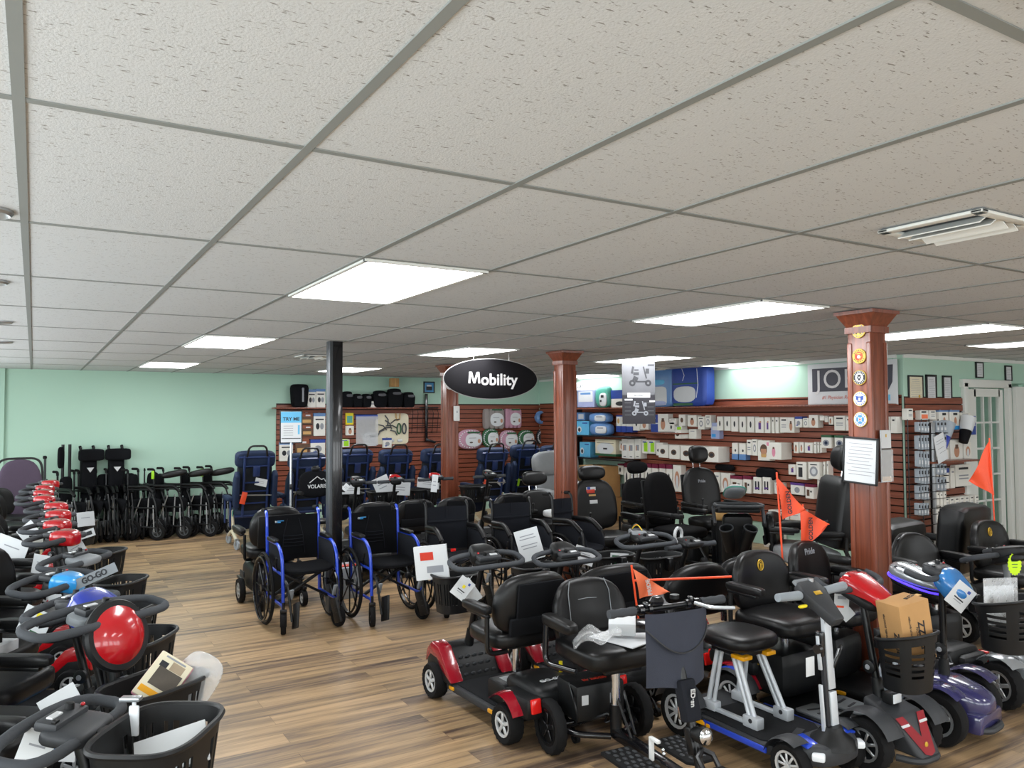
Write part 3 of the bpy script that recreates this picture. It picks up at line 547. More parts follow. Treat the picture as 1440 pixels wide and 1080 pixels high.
# ================================================================ MERCHANDISE
# style: (plain words, body, header colour+share, footer colour+share, picture list)
# picture: (shape, colour, cx, cz, rx, rz) in shares of the face
ST = {
 'brace': ('white box with slim black brace picture', 'pack_white', None, None, [('e', 'ink', .5, .5, .13, .2)], .05),
 'bracep': ('white box with dark purple brace picture', 'pack_white', None, None, [('r', 'violet', .55, .45, .15, .22), ('r', 'skin_tone', .62, .7, .1, .06)], .06),
 'braceb': ('white box with large black sleeve picture', 'pack_white', None, None, [('r', 'ink', .42, .42, .2, .28), ('r', 'ink', .4, .85, .25, .03)], .08),
 'spine': ('thin white box seen end on', 'pack_white', None, None, [('r', 'ink', .5, .78, .18, .05)], .05),
 'lines': ('white packet with small printed lines', 'pack_white', None, None, [('r', 'ink', .5, .82, .3, .05), ('r', 'ink_gray', .5, .5, .3, .03), ('r', 'ink_gray', .5, .36, .3, .03)], .04),
 'photo': ('white packet with a skin toned photo', 'pack_white', None, None, [('e', 'skin_tone', .5, .42, .22, .3), ('r', 'brown', .5, .66, .12, .1)], .05),
 'ring': ('white packet with grey support picture', 'pack_white', None, None, [('e', 'ink_gray', .5, .45, .26, .24), ('e', 'pack_white', .5, .45, .14, .14), ('r', 'ink', .5, .85, .3, .03)], .05),
 'ringb': ('white box with large grey ring picture', 'pack_white', None, None, [('e', 'ink_gray', .5, .45, .36, .3), ('e', 'paper', .5, .45, .2, .18), ('r', 'ink', .5, .85, .3, .03)], .09),
 'oval': ('big white box with dark brown oval picture', 'pack_white', None, None, [('e', 'brown', .45, .48, .26, .2), ('e', 'ink', .45, .48, .16, .11)], .18),
 'ovalsm': ('small white box with dark oval picture', 'pack_white', None, None, [('e', 'brown', .5, .5, .22, .22)], .06),
 'arch': ('white box with arched beige photo', 'pack_white', None, None, [('e', 'skin_tone', .5, .45, .3, .32), ('e', 'paper', .5, .36, .18, .26)], .06),
 'woman': ('white box with back support photo', 'pack_white', None, None, [('e', 'brown', .5, .55, .3, .26), ('r', 'skin_tone', .5, .4, .22, .18), ('r', 'tan', .5, .24, .2, .08)], .06),
 'pinkwoman': ('bulky white box with pink corner and figure picture', 'pack_white', None, None, [('e', 'pink', .48, .45, .12, .3), ('r', 'brown', .48, .68, .06, .06), ('r', 'pink', .08, .9, .08, .1)], .16),
 'maroon': ('white packet with maroon header', 'pack_white', ('maroon', .16), None, [('e', 'ink', .45, .45, .16, .22)], .05),
 'maroonb': ('wide white box with maroon top', 'pack_white', ('maroon', .2), None, [('r', 'brown', .35, .4, .16, .22), ('r', 'ink', .7, .5, .1, .06)], .09),
 'purpletop': ('white packet with purple header', 'pack_white', ('violet', .2), None, [('e', 'ink_gray', .5, .4, .2, .25)], .06),
 'shoes': ('white box with pair of dark straps pictured', 'pack_white', None, None, [('r', 'ink', .32, .5, .1, .26), ('r', 'ink', .68, .5, .1, .26), ('e', 'violet', .5, .34, .3, .06)], .08),
 'yellowfoot': ('white box with tan lower corner', 'pack_white', None, ('tan', .25), [('r', 'ink_gray', .5, .6, .3, .03)], .08),
 'blue': ('small blue box with white window', 'pack_blue', None, None, [('r', 'paper', .65, .5, .25, .3)], .12),
 'sky': ('sky blue box with walking figure picture', 'sky', None, None, [('e', 'paper', .25, .4, .18, .22), ('e', 'ink', .25, .38, .1, .14), ('r', 'cobalt', .7, .85, .2, .04)], .14),
 'navyfoot': ('white packet with cobalt blue foot', 'pack_white', ('cobalt', .08), ('cobalt', .36), [('e', 'tan', .5, .66, .25, .16)], .06),
 'bluefoot': ('dotted white packet with slate blue foot', 'pack_white', None, ('pack_blue', .34), [('e', 'ink', .6, .55, .14, .08)], .05),
 'bluefoot2': ('white leg support packet with blue foot', 'pack_white', ('pack_blue', .08), ('light_blue', .2), [('r', 'ink', .55, .8, .22, .06), ('e', 'skin_tone', .55, .45, .14, .2)], .06),
 'bluetop': ('white packet with blue header', 'pack_white', ('cobalt', .22), None, [('e', 'ink_gray', .5, .4, .26, .22), ('r', 'cobalt', .3, .2, .12, .05)], .05),
 'navyleaf': ('dark blue leaflet packet with white band', 'cobalt', None, None, [('r', 'paper', .5, .5, .4, .03), ('e', 'paper', .5, .8, .1, .1)], .02),
 'plain': ('plain white packet', 'pack_white', None, None, [('r', 'ink_gray', .5, .8, .28, .04)], .05),
 'tall': ('tall narrow white carton', 'pack_white', None, None, [('r', 'ink_gray', .5, .55, .26, .14), ('r', 'ink', .5, .1, .2, .02), ('r', 'skin_tone', .3, .52, .08, .12)], .09),
 'lime': ('white packet with lime green panel', 'pack_white', None, None, [('r', 'lime', .6, .5, .3, .36), ('r', 'cobalt', .4, .86, .3, .05)], .06),
 'lav': ('slanted lavender leaflet packet', 'lavender', None, None, [('r', 'light_blue', .35, .2, .24, .1), ('r', 'paper', .5, .65, .3, .12)], .03),
 'blackpic': ('white packet with black shoe picture', 'pack_white', None, None, [('e', 'ink', .5, .4, .34, .14)], .06),
 'green': ('packet with dark green header and grey picture', 'pack_white', ('green', .18), None, [('e', 'ink_gray', .48, .4, .32, .24), ('e', 'navy', .48, .4, .16, .14)], .05),
 'cushion': ('wide white cushion pack with green band', 'cream', None, ('green', .14), [('e', 'paper', .5, .45, .42, .36), ('r', 'ink', .5, .44, .1, .05), ('r', 'ink', .5, .78, .42, .012)], .12),
 'wood': ('brown packet with wooden scene', 'brown', ('wood_edge', .3), None, [('r', 'tan', .5, .3, .36, .14), ('r', 'paper', .6, .8, .2, .06)], .03),
 'wheelpic': ('white packet picturing dark wheels', 'pack_white', ('pack_blue', .14), None, [('e', 'ink', .34, .42, .16, .14), ('e', 'ink_gray', .7, .42, .16, .14), ('r', 'ink', .5, .72, .36, .03)], .05),
 'yellow': ('yellow and green packet', 'yellow', None, None, [('r', 'teal', .5, .45, .36, .3)], .03),
 'thin': ('slim silvery boxed packet', 'caster_gray', None, None, [('r', 'ink', .5, .72, .3, .12), ('r', 'paper', .5, .3, .3, .12)], .05),
 'orange': ('white packet with orange pattern', 'pack_white', None, None, [('r', 'orange_light', .5, .35, .4, .22), ('r', 'ink', .4, .82, .3, .08)], .04),
 'wedge': ('pale lavender wedge pillow pack', 'lavender', None, None, [('r', 'paper', .5, .62, .42, .3), ('r', 'pack_blue', .5, .8, .3, .06)], .2),
 'navybox': ('navy and white box with black cushion picture', 'pack_white', ('cobalt', .5), None, [('e', 'ink', .6, .22, .3, .13)], .15),
 'whitebox': ('low white box', 'pack_white', None, None, [('r', 'ink_gray', .5, .6, .3, .08)], .1),
}
def face(m, w, h, d, hd, ft, pics):
    e = .0008
    if hd: m.use(hd[0]).box((0, -d / 2 - .0003, h * (1 - hd[1] / 2)), (w + .002, d + .0016, h * hd[1]))
    if ft: m.use(ft[0]).box((0, -d / 2 - .0003, h * ft[1] / 2), (w + .002, d + .0016, h * ft[1]))
    for k, (sh, c, cx, cz, rx, rz) in enumerate(pics):
        m.use(c); x = (cx - .5) * w; z = cz * h; y = -d - e * (1.2 + k)
        if sh == 'r': m.add([(x - rx * w, y, z - rz * h), (x + rx * w, y, z - rz * h), (x + rx * w, y, z + rz * h), (x - rx * w, y, z + rz * h)], [(0, 1, 2, 3)])
        else: m.add([(x + rx * w * math.cos(a * pi / 9), y, z + rz * h * math.sin(a * pi / 9)) for a in range(18)], [tuple(range(18))])
def nth(n): return ORD[n] if n < len(ORD) else '%dth' % (n + 1)
def packs(data, wall, where, group, froms, depth0=.0, off=0, tilt=0):
    cnt = {}
    for a0, a1, z0, z1, st in data:
        if st not in ST: continue
        words, body, hd, ft, pics, dep = ST[st]
        w = abs(a1 - a0) - .004; h = z1 - z0; a = (a0 + a1) / 2; dep = dep if group.startswith('slim') else min(dep + depth0 + off, .3); off_ = -.006
        k = cnt.get(st, 0); cnt[st] = k + 1
        tot = sum(1 for q in data if q[4] == st)
        lab = words + ((', %s from %s, %s' % (nth(k), froms, where)) if tot > 1 else ', ' + where)
        loc, rz = {'R': ((8.478 - off_, a, z0), -pi / 2), 'B': ((a, 12.978 - off_, z0), 0), 'C': ((a, 5.358 - (off if wall == 'C' and group.startswith('slim') else off_), z0), 0)}[wall]
        m = mb(body); m.box((0, -dep / 2, h / 2), (w, dep, h), .004, seg=1)
        if random.random() < .75 and dep < .1 and st not in ('spine', 'thin'): m.use('plastic_gray').box((0, -dep * .5, h + .002), (w * .2, .004, .012))
        face(m, w, h, dep, hd, ft, pics)
        o = obj('boxed_support' if dep > .045 else 'hanging_packet', m, None, loc, (0, 0, rz)); tagp(o, lab, 'package', group)
packs(R1, 'R', 'upper side wall row', 'packages in the upper row of the side wall', 'far corner', 0, .06)
packs(R2, 'R', 'second side wall row', 'packages in the second row of the side wall', 'far corner', 0, .05)
packs(R3, 'R', 'third side wall row', 'packages in the third row of the side wall', 'far corner', 0, .05)
packs(R4, 'R', 'lowest side wall row', 'packages in the lowest row of the side wall', 'far corner', .04, .05)
packs(RT, 'R', 'side wall top shelf', 'bedding packs on the top shelf', 'far corner', 0, .02)
packs(B, 'B', 'on back slat boards', 'packages on the back slat boards', 'green wall', 0, .012)
packs(BS, 'B', 'on back wall shelf', 'goods on the back wall shelf', 'green wall', .05, .08)
packs(C2, 'C', 'beside french door', 'packages beside the french door', 'emblem column', 0, .03)
packs(C3, 'C', 'low row by french door', 'white cards in the low row beside the french door', 'emblem column', 0, .1)
# slim packets on a floor rack in front of the wall corner
RKY = 5.2
packs(C1[:24], 'C', 'rack left of grey upright', 'slim packets on the corner rack', 'upper end', 0, 5.358 - RKY + .03)
packs(C1[24:], 'C', 'rack right of grey upright', 'slim packets on the corner rack', 'upper end', 0, 5.358 - RKY + .03)
o = thing('display_rack', 'black floor rack with grey upright holding slim packets by the wall corner', 'display rack', (8.6, RKY, 0))
obj('upright', mb('silver').box((.06, -.06, .86), (.035, .03, 1.6), .004), o); obj('upright_back', mb('black_metal').box((.095, -.03, .86), (.03, .06, 1.6), .004), o)
obj('base', mb('black_metal').box((0, 0, .02), (.6, .3, .04), .008), o)
rk = mb('black_metal')
for z in (.53, .64, .71, .81, .89, .98, 1.06, 1.16, 1.36, 1.54): rk.tube([(-.3, .02, z), (-.3, -.09, z), (.3, -.09, z), (.3, .02, z)], .004, 5)
for x in (-.29, -.03, .12, .3): rk.cyl((x, .02, .04), (x, .02, 1.7), .006, seg=6)
obj('wire_shelves', rk, o)
o = obj('price_sheet', mb('paper').box((0, 0, -.15), (.2, .004, .31)).use('ink_gray').box((0, -.0025, -.06), (.14, .001, .006)).box((0, -.0025, -.09), (.15, .001, .005)).box((0, -.0025, -.15), (.12, .001, .005)).box((.02, -.0025, -.2), (.12, .001, .005)), None, (8.64, 5.07, 1.52), (0, rad(-17), 0)); tagp(o, 'white sheet hanging askew from the grey rack upright', 'sheet')
# two sleeve models leaning out from the slat boards
for k, (x, z, c, lab) in enumerate([(8.93, 1.36, 'royal', 'display sleeve with grey top and deep blue tip beside white leg packets'), (9.37, 1.42, 'sign_black', 'display sleeve with pale top and black tip nearest the french door')]):
    o = thing('display_sleeve', lab, 'sleeve', (x, 5.2, z), 0, 'display sleeves on the slat boards')
    obj('sleeve_tip', mb(c).lathe([(0, 0), (.05, .0), (.065, .14), (.06, .17), (0, .17)], TR(0, 0, 0, 0, rad(24)), seg=18), o)
    obj('sleeve_cuff', mb('caster_gray' if k == 0 else 'paper').lathe([(0, .15), (.067, .15), (.085, .32), (.06, .33), (0, .33)], TR(0, 0, 0, 0, rad(24)), seg=18), o)
# mats, oval rugs and rope coil on the back wall
def mat_pack(label, cx, z0, z1, w, c, oval):
    h = z1 - z0; o = thing('bath_mat' if oval else 'folded_mat', label, 'mat', (cx, 12.99, z0), 0, 'mats on the back slat boards')
    if oval:
        m = mb(c).pad((0, -.05, h / 2), (w, .1, h), 2.6, 6)
        m.use('paper'); 
        for k in range(26):
            a = 2 * pi * k / 26; m.box((w * .44 * math.cos(a), -.085, h / 2 + h * .42 * math.sin(a)), (.022, .02, .022), .004, (0, a, 0), 1)
    else:
        m = mb(c)
        for k in range(4): m.pad((-w * .36 + k * w * .24, -.06, h / 2), (w * .27, .12, h), 5, 3)
    obj('mat_roll', m, o)
    l = mb('paper').pad((w * .10, -.103 if oval else -.122, h * .46), (w * .66, .008, h * .66), 2.4, 5); l.use('skin_tone').pad((w * .32, -.107 if oval else -.126, h * .4), (w * .12, .004, h * .2), 2.4, 3); l.use('ink_gray').box((w * .05, -.108 if oval else -.127, h * .56), (w * .3, .001, h * .03)); l.use('green').box((w * .1, -.106 if oval else -.125, h * (.84 if oval else .95)), (w * .5, .012, h * .08)); l.use('photo_dark').pad((w * .0, -.108 if oval else -.127, h * .34), (w * .14, .002, h * .08), 2, 3)
    obj('label_card', l, o)
for (x0, x1, z0, z1), (lab, c) in zip(OV, [('wide pink patterned oval bath mat, first in the oval row', 'mat_pink'), ('dark green edged oval bath mat, second in the oval row', 'green'), ('pink oval bath mat behind a recliner handle', 'mat_pink'), ('green rimmed round bath mat with white label', 'green'), ('black oval bath mat partly behind the wooden column', 'ink')]):
    mat_pack(lab, (x0 + x1) / 2, z0, z1, x1 - x0, c, True)
mat_pack('grey folded mat with teal header hung on the back slats', 7.43, 1.5, 1.88, .44, 'mat_gray', False)
mat_pack('pink and grey folded mat with green label on the back slats', 7.85, 1.51, 1.88, .36, 'mat_pink', False)
for k, z in enumerate((.9, .68)):
    o = thing('striped_mat', 'striped grey green mat bundle, %s one below the oval mats' % ('upper', 'lower')[k], 'mat', (8.25, 12.99, z), 0, 'striped mat bundles'); m = mb('mat_gray')
    for q in range(6): m.use('mat_gray' if q % 2 else 'green').pad((0, -.06, .02 + q * .034), (.26, .12, .034), 4, 2)
    obj('bundle', m, o)
o = thing('rope_coil', 'blue coil of exercise tubing hung beside the wooden column', 'coil', (8.49, 12.95, 1.71)); m = mb('pack_blue')
for k in range(6): m.tube([(.1 * math.cos(a * pi / 14) * (1 + .06 * math.sin(k * 2 + a)), -.02 - .016 * k, .1 * math.sin(a * pi / 14)) for a in range(28)], .03, 7, closed=True)
obj('tubing', m, o); obj('wrap_label', mb('paper').box((.02, -.07, .1), (.06, .12, .05), .006), o)
o = thing('boxed_brush', 'slim white and purple packet beside the first wooden column', 'package', (6.64, 12.99, 1.13)); obj('card', mb('paper').box((0, -.02, .18), (.08, .03, .33)).use('violet').box((0, -.021, .03), (.082, .032, .1)), o)
# big bagged comforters and teal bag
for k, (y0, y1, z0, z1, st) in enumerate([q for q in RT if q[4] in ('comf', 'comf2', 'teal')]):
    w, h = abs(y1 - y0), z1 - z0; yc = (y0 + y1) / 2
    lab = ['rounded teal bag with white print on the side shelf', 'big blue and white bagged comforter beside the hanging banner', 'big bagged blue comforter with round white window on the side shelf'][0 if st == 'teal' else 1 if st == 'comf' else 2]
    z0 = 1.88
    o = thing('bagged_comforter' if st != 'teal' else 'bagged_pillow', lab, 'bedding pack', (8.33, yc, z0), -pi / 2)
    if st == 'teal':
        obj('bag', mb('teal').pad((0, 0, h / 2), (w, .16, h), 3, 6), o); obj('print', mb('paper').pad((.06, -.07, h * .36), (w * .5, .04, h * .6), 3, 4).use('ink').box((.06, -.092, h * .5), (w * .2, .003, h * .12)).box((.02, -.092, h * .3), (w * .12, .003, h * .1)), o)
    else:
        obj('bag', mb('pack_blue' if st == 'comf' else 'cobalt').pad((0, 0, h / 2), (w, .2, h), 9, 7), o)
        if st == 'comf': obj('window', mb('paper').pad((-.06, -.09, h * .28), (w * .8, .03, h * .5), 6, 5).use('lavender').pad((-.02, -.1, h * .1), (w * .6, .014, h * .12), 3, 3).use('sky').pad((-.05, -.09, h * .64), (w * .7, .03, h * .16), 3, 3), o)
        else:
            obj('window', mb('paper').pad((-.06, -.09, h * .3), (w * .68, .03, h * .42), 3, 5), o); obj('band', mb('green').box((-.05, -.099, h * .55), (w * .7, .004, .02)).box((-.1, -.099, h * .05), (w * .55, .004, .04)), o)
            obj('film_crease', mb('lens').tube([(-.1, -.105, h * .62), (-.06, -.107, h * .75), (-.12, -.106, h * .95)], .004, 5).tube([(.18, -.105, h * .2), (.22, -.107, h * .5), (.2, -.106, h * .9)], .004, 5), o)
for k, (y0, y1, z0, z1, st) in enumerate([q for q in R1 if q[4] == 'bagblue']):
    w, h = abs(y1 - y0), z1 - z0
    o = thing('bagged_bundle', 'blue bagged bundle with white label, %s of two on the dark shelf' % ('upper', 'lower')[k], 'bedding pack', (8.32, (y0 + y1) / 2, [1.62, 1.408][k]), -pi / 2, 'blue bagged bundles')
    obj('bag', mb('pack_blue').pad((0, 0, h * .45), (w, .2, h * .95), 3.2, 6), o); obj('label_card', mb('paper').pad((.08, -.085, h * .42), (w * .55, .04, h * .55), 4, 4).use('ink_gray').box((.08, -.107, h * .55), (w * .3, .002, .02)), o)
# lime pouch, tube bag, tool board, bike hanger on the back wall
o = thing('pouch', 'bright lime pouch hung on the back slats above a recliner', 'pouch', (4.53, 12.99, 1.23)); obj('bag', mb('lime').pad((0, -.03, .07), (.15, .06, .14), 4, 4), o)
o = thing('tube_bag', 'clear bag of dark tubes with a white instruction card', 'package', (4.92, 12.99, 1.24)); m = mb('ink_gray')
for k in range(7): m.use(('ink', 'mid_card', 'brown')[k % 3]).cyl((-.13 + k * .045, -.03, .16), (-.16 + k * .05, -.03, .46), .014, seg=7)
obj('tubes', m, o); obj('header', mb('cobalt').box((0, -.03, .5), (.4, .04, .08), .004), o); obj('card', mb('paper').box((.05, -.055, .12), (.24, .006, .24)).use('ink').box((.06, -.059, .17), (.03, .001, .05)).box((.1, -.059, .17), (.03, .001, .05)).box((.14, -.059, .17), (.02, .001, .05)), o)
obj('film', mb('clear').box((0, -.06, .26), (.4, .004, .5)), o)
o = thing('tool_board', 'white pegboard card mounted with metal grab tools on back slats', 'display board', (5.40, 12.99, 1.26)); obj('board', mb('cream').prism(superell(.62, .54, 9, 32), .012, TR(0, -.012, .27, pi / 2)), o)
for k, (x, z, a, l) in enumerate([(-.2, .3, .5, .2), (-.14, .26, -.3, .24), (-.08, .34, .9, .2), (-.02, .3, .2, .22), (-.22, .2, -.7, .16), (.05, .4, -.4, .18), (.02, .2, .6, .16), (-.12, .42, 1.3, .18)]):
    obj('tool', mb('gunmetal' if k % 2 else 'mid_card').tube([(-l / 2, 0, 0), (0, -.02, .03), (l / 2, 0, 0)], .011, 6), o, (x, -.035, z), (0, a, 0))
for x in (.12, .22): obj('handle_loop', mb('green' if x < .2 else 'gunmetal').tube([(.035 * math.cos(t), 0, .09 * math.sin(t)) for t in [q * pi / 8 for q in range(16)]], .012, 6, closed=True), o, (x, -.035, .27))
obj('hook_loop', mb('tan').tube([(-.04, 0, .1), (-.035, 0, .02), (0, 0, -.03), (.035, 0, .02), (.04, 0, .1)], .01, 6), o, (.1, -.035, .44))
for x in (-.02, .14): obj('cup', mb('paper').pad((x, -.03, .06), (.1, .03, .05), 3, 3), o)
o = thing('carrier_rack', 'black cross shaped carrier rack with wire basket on the back slats', 'carrier rack', (6.02, 12.99, 1.3)); obj('mast', mb('black_gloss').box((.02, -.05, .42), (.045, .045, .86), .006).box((.1, -.06, .0), (.2, .05, .045), .006, (0, .3, 0)), o)
w = mb('black_metal')
for k in range(6): w.tube([(-.26 + k * .1, -.04, .14), (-.26 + k * .1, -.1, .5), (-.26 + k * .1, -.04, .6)], .005, 5)
for z in (.16, .28, .42, .56): w.cyl((-.28, -.08, z), (.28, -.08, z), .005, seg=5)
w.cyl((-.2, -.05, .6), (.26, -.05, .6), .012); obj('wire_basket', w, o)
# black bags and crates on the back shelf
bl = {'blackbag': ('tall black carry bag with grey strap on the back shelf', .0), 'carton': ('small tan carton on top of a black bag', .0)}
nb = 0
for x0, x1, z0, z1, st in BS:
    w, h = x1 - x0, z1 - z0; xc = (x0 + x1) / 2
    if st == 'carton':
        o = obj('small_carton', mb('cardboard').box((0, 0, h / 2), (w, .12, h), .004).use('tan').box((0, -.0605, h * .5), (.02, .001, h)), None, (xc, 12.82, 2.262)); tagp(o, bl[st][0], 'carton'); continue
    if not st.startswith('black'): continue
    lab = bl[st][0] if st == 'blackbag' else 'black %s, %s from the green wall on the back shelf' % ('tote basket' if st == 'blackbasket' else 'lidded carry bag', nth(nb)); nb += st != 'blackbag'
    o = thing('carry_bag', lab, 'bag', (xc, 12.83, 1.903), 0, 'black bags on the back wall shelf')
    obj('bag_body', mb('fabric').pad((0, 0, h * (.5 if st == 'blackbag' else .4)), (w, .22, h if st == 'blackbag' else h * .8), 6, 5, fn=lambda x, y, z: (x * (1 + .1 * z), y, z)), o)
    if st == 'blackbag': obj('strap', mb('ink_gray').box((.03, -.112, h * .5), (.03, .01, .2), .003).pad((.03, -.112, h * .78), (.04, .012, .05), 3, 3), o)
    else:
        obj('lid', mb('fabric').pad((0, -.02, h * .82), (w * .8, .2, h * .3), 3, 4), o); obj('trim', mb('mid_card').pad((.02, -.112, h * .72), (w * .55, .02, .05), 3, 3), o)
for k, (y, z, lab) in enumerate([(8.05, 1.005, 'loose black bag hung above the white box with arched beige photo'), (7.3, .96, 'stiff black bag hung above the boxes with strap pictures')]):
    o = obj('black_pouch', mb('fabric').pad((0, -.05, 0), (.36, .09, .09 + .08 * k), 3, 5), None, (8.47, y, z), (0, 0, -pi / 2)); tagp(o, lab, 'bag')
# carton on the floor at the corner, grey wrapped bundles
o = thing('carton', 'plain brown carton on a stand in the far shelf corner', 'carton', (8.2, 10.7, .0)); obj('box', mb('cardboard').box((0, 0, .64), (.45, .6, .52), .006).use('paper').box((-.226, -.05, .68), (.003, .07, .08)), o); obj('box_lower', mb('cardboard').box((.02, 0, .19), (.48, .64, .38), .006), o)
for k, (y, w) in enumerate([(7.62, .3), (7.25, .22)]):
    o = obj('wrapped_bundle', mb('vinyl_gray').pad((0, 0, .25), (.18, w, .5), 3, 6).use('paper').box((-.091, 0, .3), (.004, .08, .22)), None, (7.9, y, 0.0)); tagp(o, 'grey plastic wrapped bundle on the floor, %s from the far corner' % ORD[k], 'bundle', 'grey wrapped bundles')
# ================================================================ VEHICLE PARTS
def wheel(parent, x, y, z, r, w, rim='silver', spokes=5, seg=36, tread=True, steer=0, tyre='rubber', name='wheel', dark='black_metal', rr=.62):
    def tire():
        prof = [(rr * r, -.40 * w), (.74 * r, -.5 * w), (.93 * r, -.5 * w), (r, -.33 * w), (r, 0), (r, .33 * w), (.93 * r, .5 * w), (.74 * r, .5 * w), (rr * r, .40 * w)]
        md = (lambda k, i: (.955 if (k + (i < 4)) % 2 and i in (2, 3, 5, 6) else 1)) if tread else None
        return mb(tyre).lathe(prof, TR(0, 0, 0, pi / 2), seg=seg, mod=md, close=True)
    def hub():
        m = mb(dark).lathe([(0, -.2 * w), (rr * r, -.3 * w), (rr * r, .3 * w), (0, .2 * w)], TR(0, 0, 0, pi / 2), seg=max(16, seg // 2)); m.use(rim)
        for s_ in (-1, 1):
            m.lathe([(.53 * r * rr / .62, s_ * .30 * w), (.53 * r * rr / .62, s_ * .42 * w), ((rr + .01) * r, s_ * .45 * w), ((rr + .01) * r, s_ * .30 * w)], TR(0, 0, 0, pi / 2), seg=max(20, seg // 2), close=True)
            m.cyl((0, s_ * .2 * w, 0), (0, s_ * .46 * w, 0), .15 * r, .11 * r, seg=12)
            for k in range(spokes):
                a = 2 * pi * k / spokes + .3; m.box((.33 * r * math.cos(a), s_ * .37 * w, .33 * r * math.sin(a)), (.42 * r, .12 * w, (.17 if spokes < 7 else .11) * r), .003, (0, -a, 0), 1)
        return m
    o = obj(name, cached(('wheel', r, w, seg, tread, tyre, rr), tire), parent, (x, y, z), (0, 0, steer))
    obj('rim', cached(('rim', r, w, rim, spokes, seg, dark, rr), hub), o); return o
def fender(m, r, w, a0, a1, c=(0, 0, 0), n=12, crown=.25, t=.01):
    def fn(u, v):
        a = rad(a0 + (a1 - a0) * u); y = (v - .5); q = r * (1 - crown * .25 * (2 * y) ** 4)
        return (c[0] + q * math.cos(a), c[1] + y * w, c[2] + q * math.sin(a))
    return m.grid(fn, n, 6, t=t)
def cushion_back(m, th, w, h, wrap=.9, p=4, top=.14, n=7, c=(0, 0, 0), r=(0, 0, 0)):
    return m.pad(c, (th, w, h), p, n, r, fn=lambda x, y, z: (x + wrap * y * y, y * (1 - top * max(0, z + .2) ** 2), z - .10 * y * y * (z > .3)))
def arm(parent, side, x, w, z, zp, l=.27, mat='vinyl', col='black_metal'):
    y = side * (w / 2 + .045)
    o = obj('armrest', cached(('armrest', l, mat), lambda: mb(mat).pad((0, 0, 0), (l, .062, .05), 5, 4)), parent, (x, y, z))
    obj('arm_frame', mb(col).tube(fillet([(-l * .42, 0, -.02), (-l * .42, 0, zp - z), (-l * .42, -side * .13, zp - z)], .05), .014, 7).box((-.02, 0, -.032), (l * .8, .03, .018), .004), o)
    return o
def seat_set(parent, x, z, w=.45, d=.42, bh=.42, arms=True, mat='vinyl', tilt=.12, wrap=.9, top=.14, panel=True, th=.09, arm_z=.2, logo=None, slim=False, post=None, back=True, arm_l=.27):
    s_ = obj('seat', cached(('seat', w, d, mat, slim), lambda: mb(mat).pad((0, 0, 0), (d, w, .075 if slim else .11), 4.5, 6, fn=lambda a, b, c: (a, b * (1 - .05 * a), c + .18 * a * a * (a > .6) * -1))), parent, (x, 0, z))
    if back:
        b = obj('backrest', cached(('backrest', th, w, bh, wrap, mat, top), lambda: cushion_back(mb(mat), th, w, bh, wrap, 4, top)), parent, (x - d / 2 + .01, 0, z + bh / 2 + .03), (0, -tilt, 0))
        obj('piping', cached(('piping', th, w, bh, wrap, top), lambda: mb('black_metal').tube([(th * .28 + wrap * th / 2 * (yy / (w / 2)) ** 2, yy, zz) for yy, zz in superell(w * .8, bh * .84, 4, 28)], .003, 5, closed=True)), b)
        if panel:
            obj('back_panel', cached(('backpanel', th, w, bh), lambda: mb('fabric').box((-th * .52, 0, .02), (.02, w * .62, bh * .66), .008).box((-th * .56, 0, -bh * .32), (.03, w * .8, bh * .3), .012)), b)
        if logo:
            kind, txt = logo
            if kind == 'text': lettering(b, txt, .055, 'ink_gray', (th * .53 + .004, 0, bh * .32), (pi / 2, 0, pi / 2), bold=.001)
            elif kind == 'oval':
                m = mb('gold').tube([(0, yy, zz) for yy, zz in superell(.045, .062, 2, 20)], .004, 6, closed=True); m.box((0, 0, -.006), (.006, .012, .034), .002); m.box((0, .008, .004), (.006, .02, .008), .002); m.tube([(0, .018, .012), (0, .0, .022), (0, -.016, .01)], .0035, 5)
                obj('emblem', m, b, (th * .50 + .004, 0, bh * .24), (0, 0, 0), label='gold oval emblem')
    if post: obj('seat_post', mb('chrome').cyl((x, 0, post), (x, 0, z - .05), .024, seg=14).use('black_metal').box((x, 0, z - .065), (.2, .22, .03), .006), parent)
    if arms:
        for q in ((-1, 1) if arms is True else arms): arm(parent, q, x - d * .1, w, z + arm_z, z - .06, arm_l, mat if mat == 'vinyl' else 'plastic')
    return s_
def basket(parent, x, z, w=.36, d=.26, h=.24, y=0, taper=.8, col='plastic', n=66, rot=0, p=3.4, dip=0):
    def f():
        K = 17; m = mb(col); bm = bmesh.new(); R_ = []
        for k in range(K + 1):
            t = k / K; s_ = taper + (1 - taper) * t; ring = superell(d * s_, w * s_, p, n)
            R_.append([bm.verts.new((a, b, -h + h * t + (dip * (a / d) if t > .8 else 0))) for a, b in ring])
        for k in range(K):
            for i in range(n):
                slot = (4 <= k <= 13) and ((k % 2 == 1) and (i % 11) not in (0, 1, 2, 9, 10) if col != 'plastic' or p < 3 else (i % 2 == 1) and (i % 11) not in (0, 10))
                if not slot: bm.faces.new((R_[k][i], R_[k][(i + 1) % n], R_[k + 1][(i + 1) % n], R_[k + 1][i]))
        bm.faces.new(R_[0][::-1]); bmesh.ops.recalc_face_normals(bm, faces=bm.faces[:]); bmesh.ops.solidify(bm, geom=bm.faces[:], thickness=.006)
        m.addbm(bm); m.tube([(a, b, dip * (a / d)) for a, b in superell(d * 1.02, w * 1.02, p, n)], .009, 6, closed=True); return m
    o = obj('basket', cached(('basket', w, d, h, taper, col, p, dip), f), parent, (x, y, z), (0, 0, rot))
    obj('bracket', cached(('bracket', d), lambda: mb('black_metal').box((-d / 2 - .02, 0, -.05), (.05, .05, .1), .006)), o); return o
